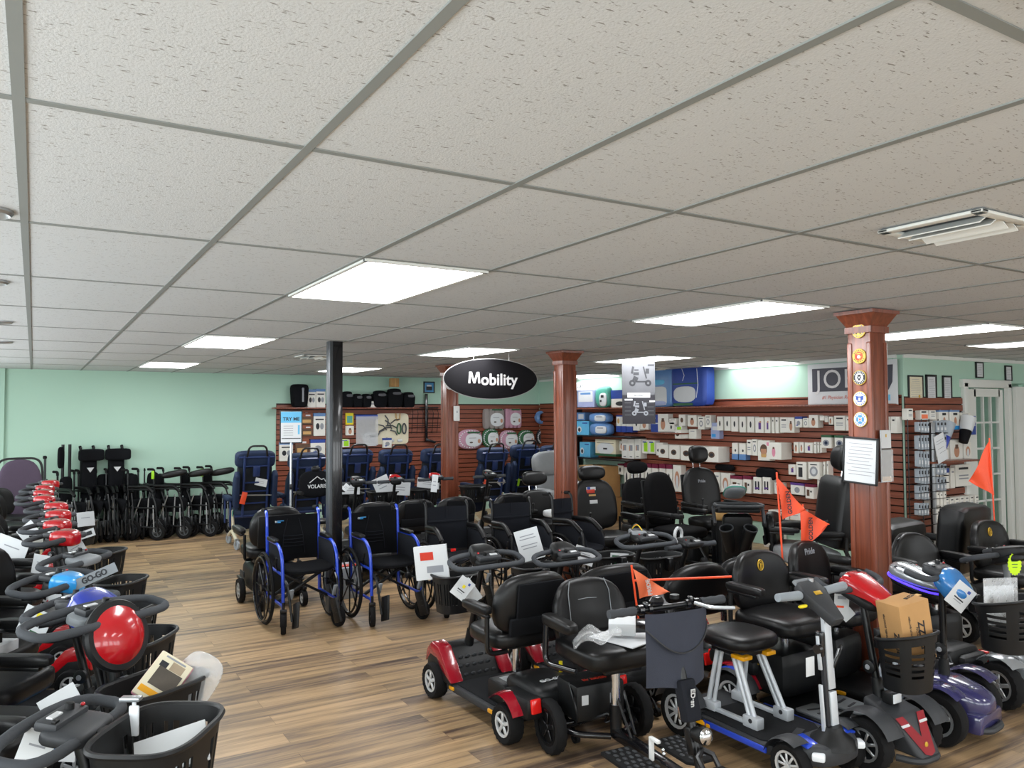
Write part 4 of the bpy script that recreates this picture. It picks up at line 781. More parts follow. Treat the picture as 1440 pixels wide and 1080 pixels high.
def tiller(parent, bx, bz, tx, tz, head='pod', hcol='plastic', loop='delta', hw=.5, grip='grip', stem='black_metal', hs=1.0, txt=None, r=.02, steer=0, knob=True, ht=-20, ld=.17):
    """steering column from (bx, bz) to (tx, tz); grips and a control head on top"""
    t = thing_part = obj('tiller', mb(stem).cyl((0, 0, 0), (tx - bx, 0, tz - bz), r, r * .9, seg=12).use('plastic').cyl((0, 0, -.02), ((tx - bx) * .22, 0, (tz - bz) * .22), r * 1.7, r * 1.3, seg=12), parent, (bx, 0, bz), (0, 0, steer))
    ux, uz = tx - bx, tz - bz
    if knob: obj('tilt_knob', cached(('knob',), lambda: mb('plastic').lathe([(0, 0), (.028, 0), (.034, .008), (.034, .022), (.02, .03), (0, .03)], TR(0, 0, 0, pi / 2), seg=18).use('ink_gray').lathe([(0, .031), (.014, .031), (.012, .034), (0, .034)], TR(0, 0, 0, pi / 2), seg=14)), t, (ux * .32, -r - .005, uz * .32))
    H = obj('control_head', head_mesh(head, hcol, hs), t, (ux, 0, uz), (0, rad(ht), 0))
    H2 = obj('dash', cached(('dash', hs), lambda: mb('plastic_mid').box((-.05, 0, .035), (.07, .16, .03), .01).use('plastic').lathe([(0, .05), (.014, .05), (.012, .068), (0, .07)], TR(-.05, .03, 0), seg=14).use('rim_white').box((-.055, -.03, .052), (.02, .05, .006), .002).use('red').pad((-.03, .065, .055), (.014, .014, .01), 2, 2).use('plastic').box((-.03, -.065, .052), (.014, .02, .01), .002)), H)
    if txt: lettering(H, txt[0], txt[1], txt[2], txt[3], txt[4], bold=.0006)
    if loop == 'delta':
        pts = [(a - .045, b, .012 * math.cos(3 * b / hw)) for a, b in superell(ld, hw, 3.2, 40)]
        obj('handlebar', cached(('delta', hw, grip, ld), lambda: mb(grip).tube(pts, .0165, 9, closed=True, rf=lambda i: 1 + .05 * (i % 2))), H)
        for s_ in (-1, 1): obj('brake_lever', cached(('lever', hw, s_), lambda: mb('black_metal').tube([(.03, s_ * .07, -.015), (.0, s_ * hw * .36, -.03), (-.05, s_ * hw * .44, -.03)], .006, 6)), H)
    elif loop == 'bar':
        obj('handlebar', mb('black_metal').cyl((-.03, -hw / 2, .0), (-.03, hw / 2, .0), .012), H)
        for s_ in (-1, 1): obj('grip', cached(('grip', grip), lambda: mb(grip).lathe([(0, -.07), (.019, -.07), (.02, -.06), (.019, .055), (.023, .07), (0, .07)], TR(0, 0, 0, pi / 2), seg=16)), H, (-.03, s_ * (hw / 2 - .05), 0))
    elif loop == 'arc':
        for s_ in (-1, 1): obj('handlebar', mb(grip).tube(fillet([(.01, s_ * .07, 0), (.0, s_ * hw * .42, 0), (-.05, s_ * hw * .5, .0), (-.12, s_ * hw * .46, .0)], .05), .017, 9), H)
    return t
def head_mesh(kind, col, s):
    def f():
        m = mb(col)
        if kind == 'pod': m.pad((.03, 0, .015), (.15 * s, .17 * s, .10 * s), 4, 6, fn=lambda x, y, z: (x, y * (1 - .25 * x), z - .25 * (x > 0) * x * x)); m.use('plastic').pad((-.02, 0, -.01), (.13 * s, .16 * s, .07 * s), 4, 4)
        elif kind == 'round':
            X = TR(.07, 0, -.04, 0, rad(66), 0)
            m.use('plastic').lathe([(0, -.08), (.09, -.07), (.13, -.02), (.135, .0), (.128, .012), (0, .012)], X, seg=40); m.use(col).lathe([(0, .045), (.05, .042), (.085, .03), (.108, .012), (.1, .0), (0, 0)], X, seg=40)
            m.use('plastic_gray').pad((-.06, 0, .0), (.12, .2, .05), 4, 4)
        elif kind == 'wedge': m.pad((.05, 0, .0), (.22 * s, .14 * s, .09 * s), 3.4, 6, fn=lambda x, y, z: (x, y * (1 - .3 * x), z * (1 - .35 * x))); m.use('plastic').pad((.03, 0, -.035), (.2 * s, .15 * s, .05 * s), 4, 4)
        elif kind == 'shield': m.pad((.07, 0, -.03), (.2 * s, .2 * s, .12 * s), 3.6, 7, r=(0, rad(35), 0), fn=lambda x, y, z: (x, y * (1 - .2 * x * x), z)); m.use('plastic_mid').pad((-.03, 0, .02), (.12, .18, .06), 4, 4)
        elif kind == 'flat': m.pad((0, 0, .01), (.14, .2, .05), 4, 5)
        elif kind == 'oval': m.pad((.03, 0, .01), (.3 * s, .17 * s, .09 * s), 2.6, 7, fn=lambda x, y, z: (x, y, z * (1 - .3 * x))); m.use('led_purple').tube([(a + .03, b, -.02 - .006) for a, b in superell(.3 * s, .172 * s, 2.4, 30)], .006, 6, closed=True); m.use('plastic').pad((.02, 0, -.045), (.24 * s, .15 * s, .06), 3, 4)
        return m
    return cached(('head', kind, col, s), f)
def travel_body(r, wb, tr, acc, rw, text=None, w=.44):
    """short portable scooter: deck, sloped front shroud, rear power unit"""
    hb = wb / 2
    d = mb('plastic_mid').box((.0, 0, .105), (wb * .72, w * .92, .045), .012); d.use('carpet').box((.03, 0, .13), (wb * .6, w * .8, .012), .004)
    obj('deck', d, r)
    for s_ in (-1, 1):
        for xx in (wb * .27, -wb * .27): obj('reflector', cached(('reflector',), lambda: mb('amber').pad((0, 0, 0), (.06, .012, .022), 5, 3)), r, (xx, s_ * w * .465, .108))
    prof = [(hb - .20, .12), (hb - .13, .22), (hb - .05, .31), (hb + .03, .325), (hb + .09, .27), (hb + .11, .15), (hb - .05, .13)]
    obj('front_shroud', mb('plastic').prism(prof, w * 1.0, TR(0, 0, 0, pi / 2), .012), r)
    fp = [(hb - .215, .14), (hb - .14, .235), (hb - .052, .325), (hb + .035, .34), (hb + .10, .28), (hb + .12, .2), (hb + .05, .26), (hb - .03, .25), (hb - .1, .19)]
    for s_ in (-1, 1):
        obj('fender_panel', mb(acc).prism(fp, w * .2, TR(0, s_ * w * .405, 0, pi / 2), .006), r)
    m = mb('plastic_mid')
    for k in range(5):
        for q in range(3): m.pad((hb - .175 + q * .033, -.1 + k * .05 + (q % 2) * .02, .165 + q * .045), (.012, .03, .02), 3, 2)
    obj('shroud_dimples', m, r)
    b = mb('plastic').pad((-hb - .0, 0, .225), (.36, w * .62, .2), 6, 6, fn=lambda x, y, z: (x, y, z * (1 - .12 * x * x)))
    b.box((-hb - .05, 0, .22), (.26, w * .95, .12), .03); obj('power_unit', b, r)
    bt = mb('plastic').box((-hb + .22, 0, .19), (.2, w * .7, .13), .02); bt.use('paper').box((-hb + .22, .05, .2565), (.09, .12, .002)); bt.use('plastic_mid').tube(fillet([(-hb + .16, -.09, .25), (-hb + .16, -.07, .3), (-hb + .16, .07, .3), (-hb + .16, .09, .25)], .02), .009, 6); obj('battery_pack', bt, r)
    for s_ in (-1, 1):
        f = mb(acc); fender(f, rw + .06, .19, 40, 150, (-hb, s_ * (tr / 2 - .04), rw)); obj('fender_panel', f, r)
        obj('taillight', mb('taillight').box((0, 0, 0), (.02, .06, .075), .006), r, (-hb - .185, s_ * w * .36, .24), (0, rad(8), 0))
    if text: lettering(r, text, .045, 'rim_white', (-hb - .1, 0, .328), (0, 0, -pi / 2), bold=.001)
    obj('anti_tip', mb('black_metal').tube(fillet([(-hb - .08, .07, .15), (-hb - .2, .07, .08), (-hb - .22, .07, .04)], .03), .01, 6).tube(fillet([(-hb - .08, -.07, .15), (-hb - .2, -.07, .08), (-hb - .22, -.07, .04)], .03), .01, 6).use('rubber').lathe([(.012, -.012), (.026, -.012), (.026, .012), (.012, .012)], TR(-hb - .22, .07, .035, pi / 2), seg=14, close=True).lathe([(.012, -.012), (.026, -.012), (.026, .012), (.012, .012)], TR(-hb - .22, -.07, .035, pi / 2), seg=14, close=True), r)
    obj('release_lever', mb('yellow').cyl((-hb + .04, -w * .36, .3), (-hb + .04, -w * .36, .36), .011, seg=8), r, label='yellow freewheel lever')
def mid_body(r, wb, tr, acc, rw, w, col='plastic', text=None, decal=None, mats=True, nose=True, lamp=True):
    """longer scooter: flat footwell, arched front fenders, bulky battery box below the seat"""
    hb = wb / 2
    d = mb('plastic').box((.03, 0, .12), (wb * .66, w * .86, .06), .015); obj('deck', d, r)
    if mats:
        for s_ in (-1, 1):
            m = mb('tread_gray').prism([(-.02, -.07), (.0, -.085), (.2, -.085), (.26, -.05), (.26, .05), (.2, .085), (0, .085), (-.02, .07)], .012, TR(.0, s_ * w * .23, .156), .004); m.use('ink')
            for k in range(3): m.box((.05 + k * .065, s_ * w * .23, .1635), (.014, .09, .002), 0, (0, 0, .25 * s_))
            obj('foot_mat', m, r)
    for s_ in (-1, 1): obj('reflector', cached(('reflector',), lambda: 0), r, (-.1, s_ * w * .44, .12))
    bb = mb(col).pad((-hb + .1, 0, .29), (.46, w * .72, .26), 7, 6, fn=lambda x, y, z: (x, y, z)).box((-hb - .03, 0, .3), (.36, w * .9, .09), .03)
    o = obj('battery_box', bb, r)
    if text: lettering(o, text[0], text[1], text[2], (-hb + .12, -w * .362, .31), (pi / 2, 0, 0), bold=.001); lettering(o, text[0], text[1], text[2], (-hb + .12, w * .362, .31), (pi / 2, 0, pi), bold=.001)
    for s_ in (-1, 1):
        f = mb(acc); fender(f, rw + .05, .14, 20, 165, (-hb, s_ * (tr / 2), rw)); obj('fender_panel', f, r)
        f = mb(acc if not decal else 'plastic_mid'); fender(f, rw + .045, .13, 25 if decal else 48, 165, (hb, s_ * (tr / 2 - .01), rw), n=14); obj('front_fender', f, r)
        obj('taillight', mb('taillight').box((0, 0, 0), (.02, .06, .05), .006), r, (-hb - .22, s_ * w * .34, .3))
    if nose:
        m = mb(acc if not decal else 'plastic_mid').pad((hb - .01, 0, rw + .07), (.40, tr - (.08 if decal else .17), .2), 3.2, 7, fn=lambda x, y, z: (x, y * (1 - .22 * max(0, x)), z * (1 - .35 * max(0, x)) - .12 * x)); m.box((hb + .13, 0, rw - .02), (.1, tr - .16, .1), .02)
        if decal:
            m = mb('plastic_mid'); fb, ft_, bt_, bb_ = (hb + .21, .09, .085), (hb + .09, .265, .125), (hb - .10, .32, .10), (hb - .1, .1, .1)
            vs = []
            for x_, z_, y_ in (fb, ft_, bt_, bb_): vs += [(x_, -y_, z_), (x_, y_, z_)]
            bm_ = bmesh.new(); V_ = [bm_.verts.new(q_) for q_ in vs]
            for f_ in ((0, 1, 3, 2), (2, 3, 5, 4), (4, 5, 7, 6), (6, 7, 1, 0), (0, 2, 4, 6), (1, 7, 5, 3)): bm_.faces.new([V_[i_] for i_ in f_])
            bmesh.ops.recalc_face_normals(bm_, faces=bm_.faces[:]); bmesh.ops.bevel(bm_, geom=bm_.edges[:], offset=.022, segments=3, profile=.5, affect='EDGES'); m.addbm(bm_)
        n_ = obj('nose', m, r)
        if decal:
            q = mb('deep_red')
            A_ = Vector((hb + .21, 0, .09)); B_ = Vector((hb + .09, 0, .265)); nn = Vector((.175, 0, .12)).normalized() * .004
            def fp(sy, t): return tuple(A_.lerp(B_, t) + Vector((0, sy, 0)) + nn)
            for s_ in (-1, 1):
                q.add([fp(s_ * .118, .98), fp(s_ * .058, .98), fp(0, .46), fp(0, .04), fp(s_ * .04, .1)], [(0, 1, 2, 3, 4)])
                q.use('rim_white').add([tuple(Vector(fp(s_ * .108, .8)) + nn * .1), tuple(Vector(fp(s_ * .044, .8)) + nn * .1), tuple(Vector(fp(s_ * .040, .74)) + nn * .1), tuple(Vector(fp(s_ * .104, .74)) + nn * .1)], [(0, 1, 2, 3)]); q.use('deep_red')
            q.use('gold').pad(fp(0, .27), (.008, .026, .036), 2.2, 3); obj('chevron_decal', q, n_)
    if lamp: obj('headlight', mb('plastic').box((hb + .0, 0, rw + .19), (.06, .08, .06), .008).use('lens').box((hb + .032, 0, rw + .192), (.006, .066, .046), .003), r)
    obj('bumper', mb('plastic_mid').tube(fillet([(hb + .1, -tr * .3, rw - .05), (hb + .2, -tr * .2, rw - .05), (hb + .2, tr * .2, rw - .05), (hb + .1, tr * .3, rw - .05)], .06), .018, 8), r)
CACHE[('reflector',)] = mb('amber').pad((0, 0, 0), (.06, .012, .022), 5, 3).mesh('reflector')
def scooter(label, x, y, h, kind='travel', acc='red', wb=.84, tr=.44, rw=.105, ww=.075, w=.44, tx=.2, tz=.88, head='pod', hcol='plastic', loop='delta', hw=.5, sh=.56, sw=.45, sd=.42, bh=.42, seat=True, arms=True, bask='box', bz=None, rim='rim_white', spokes=5, group=None, at='head', logo=None, text=None, txt=None, grip='grip', decal=None, mats=True, tilt=.12, hs=1.0, seg=28, stem='black_metal', sx=-.14, mat='vinyl', panel=True, bw=.34, bd=.24, bhh=.23, steer=0, lamp=True, col='plastic', ht=-20, ld=.17, back=True, bx=None, by=0, tread=True, wrap=.9, top=.14, armz=.2):
    a = rad(h)
    ox, oy = (x - tx * math.cos(a), y - tx * math.sin(a)) if at == 'head' else (x, y)
    r = thing('mobility_scooter', label, 'mobility scooter', (ox, oy, 0), a, group)
    for sx_ in (-1, 1):
        for s_ in (-1, 1): wheel(r, sx_ * wb / 2, s_ * tr / 2, rw, rw, ww, rim, spokes, seg, tread, steer if sx_ > 0 else 0)
    obj('axle', mb('black_metal').cyl((-wb / 2, -tr / 2, rw), (-wb / 2, tr / 2, rw), .015).cyl((wb / 2, -tr / 2, rw), (wb / 2, tr / 2, rw), .015), r)
    if kind == 'travel': travel_body(r, wb, tr, acc, rw, text, w)
    else: mid_body(r, wb, tr, acc, rw, w, col, text, decal, mats, lamp=lamp)
    if seat: seat_set(r, sx, sh, sw, sd, bh, arms, mat, tilt, logo=logo, post=.28, panel=panel, back=back, wrap=wrap, top=top, arm_z=armz)
    t = tiller(r, wb / 2 - (.02 if kind == 'travel' else .06), .27, tx, tz, head, hcol, loop, hw, grip, stem, hs, txt, steer=steer, ht=ht, ld=ld)
    if bask:
        f = .55 if bz is None else (bz - .27) / (tz - .27)
        px_ = (wb / 2 - .02) + (tx - wb / 2 + .02) * f + .05 + bd / 2
        basket(t, (px_ if bx is None else bx) - (wb / 2 - (.02 if kind == 'travel' else .06)), (.72 if bz is None else bz) - .27, bw, bd, bhh, y=by, p=3.4 if bask == 'box' else 2.4, dip=0 if bask == 'box' else .06)
    return r
# ---------------------------------------------------------------- wheelchairs
def wheelchair(label, x, y, h, frame='blue', upper='blue', sw=.46, backtop=.92, mat='fabric', badge=False, group=None, legs=True, armmat='vinyl', curve=True, rim='black_metal'):
    r = thing('wheelchair', label, 'wheelchair', (x, y, 0), rad(h), group); hw = sw / 2
    for s_ in (-1, 1):
        yw = s_ * (hw + .055)
        o = obj('rear_wheel', cached(('rwheel',), lambda: mb('rubber').lathe([(.283, -.012), (.295, -.014), (.306, 0), (.295, .014), (.283, .012)], TR(0, 0, 0, pi / 2), seg=48, close=True).use('black_metal').lathe([(.27, -.01), (.284, -.01), (.284, .01), (.27, .01)], TR(0, 0, 0, pi / 2), seg=48, close=True)), r, (-.08, yw, .306))
        def sp():
            m = mb('black_metal').lathe([(0, -.03), (.028, -.03), (.03, .03), (0, .03)], TR(0, 0, 0, pi / 2), seg=14)
            for k in range(8):
                a = 2 * pi * k / 8; m.cyl((.02 * math.cos(a), 0, .02 * math.sin(a)), (.275 * math.cos(a), 0, .275 * math.sin(a)), .007, seg=6)
            return m
        obj('spokes', cached(('spk',), sp), o)
        obj('hand_rim', cached(('hrim',), lambda: mb('black_gloss').tube([(.262 * math.cos(k * pi / 24), 0, .262 * math.sin(k * pi / 24)) for k in range(48)], .009, 7, closed=True)), o, (0, s_ * .03, 0))
        f = mb(frame); yy = s_ * hw
        if curve: f.tube(fillet([(-.14, yy, .70), (.16, yy, .70), (.27, yy, .62), (.30, yy, .40), (.31, yy, .2)], .14, 7), .014, 9)
        else: f.tube(fillet([(-.2, yy, .68), (.12, yy, .70), (.22, yy, .64), (.24, yy, .45), (.3, yy, .44), (.36, yy, .24)], .05), .013, 8)
        f.tube([(-.2, yy, .22), (.3, yy, .22)], .012, 8); f.tube([(-.2, yy, .48), (.3, yy, .47)], .012, 8)
        f.tube([(-.2, yy, .20), (-.2, yy, .5)], .013, 8); f.use(upper).tube([(-.2, yy, .5), (-.225, yy, .86)], .013, 8) if upper != frame else f.tube([(-.2, yy, .5), (-.225, yy, .80)], .013, 8)
        so = obj('side_frame', f, r)
        obj('push_handle', mb(upper).tube(fillet([(-.222, yy, .80), (-.235, yy, backtop), (-.33, yy, backtop + .01)], .05), .013, 8).use('rubber').cyl((-.27, yy, backtop + .01), (-.37, yy, backtop + .005), .018, seg=10), r)
        if armmat: obj('armrest', mb(armmat).pad((-.02, yy, .72), (.25, .055, .035), 5, 4) if curve else mb(armmat).tube(fillet([(-.2, yy, .72), (.06, yy, .735), (.2, yy, .64)], .1, 6), .024, 9), r)
        obj('side_panel', mb('fabric_gray').prism([(-.19, .48), (.27, .47), (.26, .56), (.2, .66), (.1, .69), (-.19, .69)], .006, TR(0, s_ * (hw - .012), 0, pi / 2), .002), r)
        co = wheel(r, .32, yy, .085, .085, .042, 'black_metal', 3, 24, False, s_ * .25, name='caster')
        obj('caster_fork', mb('black_metal').box((0, 0, .1), (.03, .055, .03), .006).box((0, .024, .04), (.025, .006, .13), .002).box((0, -.024, .04), (.025, .006, .13), .002).cyl((0, 0, .1), (0, 0, .17), .012), co)
        if legs:
            l = obj('leg_rest', mb('black_metal').tube(fillet([(.28, yy * .94, .44), (.36, yy * .9, .40), (.44, yy * .84, .12)], .06), .011, 8).use('plastic_gray').box((.37, yy * .8, .32), (.02, .04, .09), .006, (0, .3, .4)), r)
            obj('footplate', mb('plastic').box((0, 0, 0), (.15, .02, .2), .006).use('plastic_mid').box((0, -s_ * .011, .02), (.11, .004, .005)).box((0, -s_ * .011, -.02), (.11, .004, .005)), l, (.45, yy * .72, .17), (rad(8) * s_, rad(-18), 0))
        obj('brake', mb('black_metal').tube([(.12, yy, .48), (.19, yy + s_ * .03, .55)], .007, 6).use('rubber').cyl((.19, yy + s_ * .03, .55), (.21, yy + s_ * .03, .6), .011, seg=8), r)
    cb = mb('black_metal'); cb.box((.08, 0, .34), (.03, sw * 1.13, .022), .004, (rad(30), 0, 0)); cb.box((.05, 0, .34), (.03, sw * 1.13, .022), .004, (rad(-30), 0, 0)); cb.box((-.12, 0, .34), (.03, sw * 1.13, .022), .004, (rad(30), 0, 0)); obj('cross_brace', cb, r)
    obj('seat_sling', mb(mat).pad((.06, 0, .49), (.44, sw, .045), 5, 6, fn=lambda a, b, c: (a, b, c - 1.0 * (1 - b * b))), r)
    def bk(u, v):
        yy = (u - .5) * (sw - .01); z = .50 + (backtop - .54) * v
        return (-.205 - .02 * v - .03 * (1 - (2 * u - 1) ** 2) + .003 * math.sin(14 * v) * (1 - (2 * u - 1) ** 2), yy, z)
    b = mb(mat).grid(bk, 12, 10, t=.014)
    bo = obj('back_sling', b, r)
    s2 = mb('fabric_gray')
    if curve:
        for k in range(4): s2.tube([(-.196 - .03, -.09, .62 + k * .03), (-.2 - .032, 0, .615 + k * .03), (-.196 - .03, .09, .62 + k * .03)], .004, 5)
        for q in (-1, 1): s2.tube([(-.215, q * .1, .55), (-.222, q * .085, .72), (-.228, q * .05, .86)], .003, 5)
    else: s2.box((-.2, 0, backtop - .17), (.012, sw * .96, .016), .004); s2.box((-.225, 0, backtop - .09), (.008, .01, .1), .002)
    obj('back_stitching', s2, bo)
    if badge:
        k = obj('badge', mb('light_blue').box((0, 0, 0), (.003, .075, .008), .001).box((0, -.015, -.012), (.003, .05, .008), .001).use('rim_white').box((0, -.03, -.006), (.003, .02, .02), .001), bo, (-.19, -.13, .85), label='small blue and white maker badge')
    return r
def folded_chair(label, x, y, h, tall=0, pad=False, group=None, tag=None):
    r = thing('folded_wheelchair', label, 'folded wheelchair', (x, y, 0), rad(h), group); w = .24; ws = .36 if tall == 1 else 0
    for s_ in (-1, 1):
        wheel(r, -.12, s_ * (w / 2 + .03), .15, .15, .035, 'gunmetal', 6, 28, False, dark='black_metal', name='rear_wheel', rr=.7)
        wheel(r, .26, s_ * w * .42, .12, .12, .035, 'gunmetal', 4, 24, False, name='caster', rr=.6)
        f = mb('black_metal'); yy = s_ * w / 2
        f.tube([(-.18, yy, .12), (-.2, yy, .98)], .013, 7).tube(fillet([(-.2, yy, .72), (.16, yy, .72), (.24, yy, .5), (.28, yy, .12)], .06), .012, 7).tube([(-.18, yy, .46), (.25, yy, .46)], .012, 7).tube([(-.18, yy, .2), (.25, yy, .18)], .011, 7)
        f.use('silver').tube([(-.21, yy * 1.05, .2), (-.22, yy * 1.05, .62)], .009, 6).tube([(.22, yy, .12), (.2, yy, .5)], .009, 6).tube([(-.14, yy * .8, .25), (.0, yy * .8, .62)], .008, 6).tube([(.1, yy * .9, .2), (.12, yy * .9, .6)], .008, 6)
        obj('side_frame', f, r)
        obj('push_handle', mb('rubber').tube(fillet([(-.2, yy, .95), (-.205, yy, 1.0), (-.3, yy, 1.0)], .04), .018, 8), r)
        obj('armrest', mb('vinyl').tube(fillet([(-.18, yy, .76), (.12, yy, .76), (.2, yy, .68)], .05), .022, 8), r)
    obj('seat_fold', mb('fabric').pad((.04, 0, .48), (.4, w * .8, .22), 4, 6, fn=lambda a, b, c: (a, b * (.4 + .5 * c), c)), r)
    obj('back_fold', mb('fabric').pad((-.2, 0, .72), (.07, w * .75, .42), 4, 6, fn=lambda a, b, c: (a + .5 * (1 - abs(b)), b, c)), r)
    obj('folded_braces', mb('black_metal').box((.03, .02, .33), (.03, .03, .4), .004, (.2, 0, 0)).box((.06, -.02, .33), (.03, .03, .4), .004, (-.2, 0, 0)).tube([(.25, -.08, .3), (.36, -.06, .12)], .01, 6).tube([(.25, .08, .3), (.36, .06, .12)], .01, 6).box((.35, .05, .22), (.03, .02, .2), .004).box((.35, -.05, .22), (.03, .02, .2), .004), r)
    if tall == 2:
        for s_ in (-1, 1): obj('back_cane', mb('black_metal').cyl((-.2, s_ * .05, .7), (-.2, s_ * .05, 1.38), .02), r)
        obj('loose_sling', mb('fabric').pad((-.16, -.1, 1.2), (.05, .12, .3), 4, 5, (0, 0, .5)), r)
    elif tall:
        obj('high_back', mb('fabric').pad((-.16, 0, .98), (.08, w * .85, .62), 7, 6), r)
        hr = obj('head_wing', mb('fabric').pad((-.12, 0, 1.22), (.1, .34, .17), 6, 6, fn=lambda a, b, c: (a + 1.0 * b * b, b, c)), r)
        for s_ in (-1, 1): obj('back_cane', mb('black_metal').cyl((-.2, s_ * .09, .7), (-.2, s_ * .09, 1.33), .014).use('rubber').cyl((-.2, s_ * .09, 1.28), (-.24, s_ * .09, 1.345), .02, seg=9), r)
        obj('care_label', mb('paper').add([(-.1, -.05, 1.04), (-.1, .05, 1.04), (-.105, .0, .97)], [(0, 1, 2)]), r)
    if pad: obj('arm_pad', mb('vinyl').pad((.06, -.03, .93), (.36, .11, .1), 2.8, 6, r=(0, rad(-10), .4)), r)
    if tag: obj('sleeve', mb(tag).box((-.21, -.13, .92), (.04, .03, .12), .006), r)
    return r
def recliner(label, x, y, h, group, tag=None, tilt=.2, hz=0):
    r = thing('transport_recliner', label, 'recliner chair', (x, y, 0), rad(h), group); w = .52
    B_ = lambda lx, ly, lz: (-.22 - (lz - .5) * math.tan(tilt) + lx, ly, lz)
    ztop = 1.18 + hz
    b = obj('back_cushion', mb('navy_dark').pad((-.22 - .25 * math.tan(tilt) + .04, 0, .79 + hz / 2), (.12, w * .86, .62 + hz), 7, 5, (0, -tilt, 0)), r)
    obj('head_cushion', mb('navy').pad((-.22 - .6 * math.tan(tilt) + .04, 0, ztop - .09), (.16, w * 1.0, .22), 5, 6, (0, -tilt, 0)), r)
    for s_ in (-1, 1):
        obj('wing_cushion', mb('navy').prism([(-.05, 0), (.16, 0), (.14, .34), (.02, .5), (-.05, .44)], .07, TR(-.30, s_ * w * .47, .5 + hz * .5, pi / 2, 0, 0) @ Euler((0, 0, tilt)).to_matrix().to_4x4(), .02), r)
        obj('armrest', mb('navy').pad((-.02, s_ * (w / 2 + .04), .66), (.48, .09, .06), 5, 4), r)
        obj('arm_frame', mb('navy_metal').tube(fillet([(-.22, s_ * (w / 2 + .04), .3), (-.22, s_ * (w / 2 + .04), .63), (.2, s_ * (w / 2 + .04), .63), (.2, s_ * (w / 2 + .04), .3)], .05), .014, 7), r)
        lg = obj('leg_frame', mb('cream').tube(fillet([(.24, s_ * w * .46, .12), (-.02, s_ * w * .46, .22), (-.34, s_ * w * .46, .12)], .1, 5), .025, 8).box((-.05, s_ * w * .46, .34), (.05, .035, .3), .01, (0, .35, 0)).box((.0, s_ * w * .46, .42), (.04, .03, .16), .01, (0, -.5, 0)).use('teal').box((-.07, s_ * w * .475, .45), (.025, .012, .08), .004), r)
        for xx in (.25, -.36):
            c = obj('caster', cached(('gcaster',), lambda: mb('caster_gray').lathe([(.0, -.012), (.05, -.014), (.062, -.012), (.066, 0), (.062, .012), (.05, .014), (0, .012)], TR(0, 0, 0, pi / 2), seg=26)), r, (xx, s_ * w * .46, .066), (0, 0, .3 * s_))
            obj('caster_fork', cached(('gfork',), lambda: mb('silver').box((0, .02, .03), (.025, .005, .09), .002).box((0, -.02, .03), (.025, .005, .09), .002).box((0, 0, .075), (.035, .05, .015), .004)), c)
    f = mb('navy_metal')
    for s_ in (-1, 1): f.tube([B_(-.06, s_ * w * .3, .42), B_(-.06, s_ * w * .3, ztop - .04)], .016, 7)
    for z in (.6, .76, .88, 1.0 + hz): f.cyl(B_(-.06, -w * .3, z), B_(-.06, w * .3, z), .011, seg=7)
    f.box(B_(-.07, 0, .93 + hz), (.03, .09, .14), .008, (0, -tilt, 0)); f.cyl(B_(-.06, -w * .44, ztop - .06), B_(-.06, w * .44, ztop - .06), .014, seg=7); f.cyl((-.2, -w * .48, .42), (-.2, w * .48, .42), .02, seg=8)
    obj('back_frame', f, r)
    obj('push_handle', mb('black_metal').tube(fillet([B_(-.07, -.13, ztop - .05), B_(-.09, -.11, ztop + .09), B_(-.09, .11, ztop + .09), B_(-.07, .13, ztop - .05)], .06), .014, 8), r)
    obj('tray_bar', mb('silver').cyl(B_(-.09, -w * .42, .70), B_(-.09, w * .42, .72), .008, seg=6).cyl(B_(-.09, w * .42, .70), B_(-.05, w * .42, .78), .006, seg=6), r)
    obj('seat', mb('navy').pad((.04, 0, .46), (.5, w * .9, .12), 5, 5), r)
    obj('foot_board', mb('navy').pad((.42, 0, .32), (.1, w * .8, .34), 5, 4, (0, -.4, 0)), r)
    obj('size_label', mb('paper').box(B_(-.04, w * .475, .7), (.06, .003, .06)), r)
    if tag: obj('hang_tag', mb(tag).box(B_(-.11, .16, .68), (.012, .07, .16) if tag == 'orange' else (.01, .04, .12), .003, (.25, 0, 0)), r)
    return r
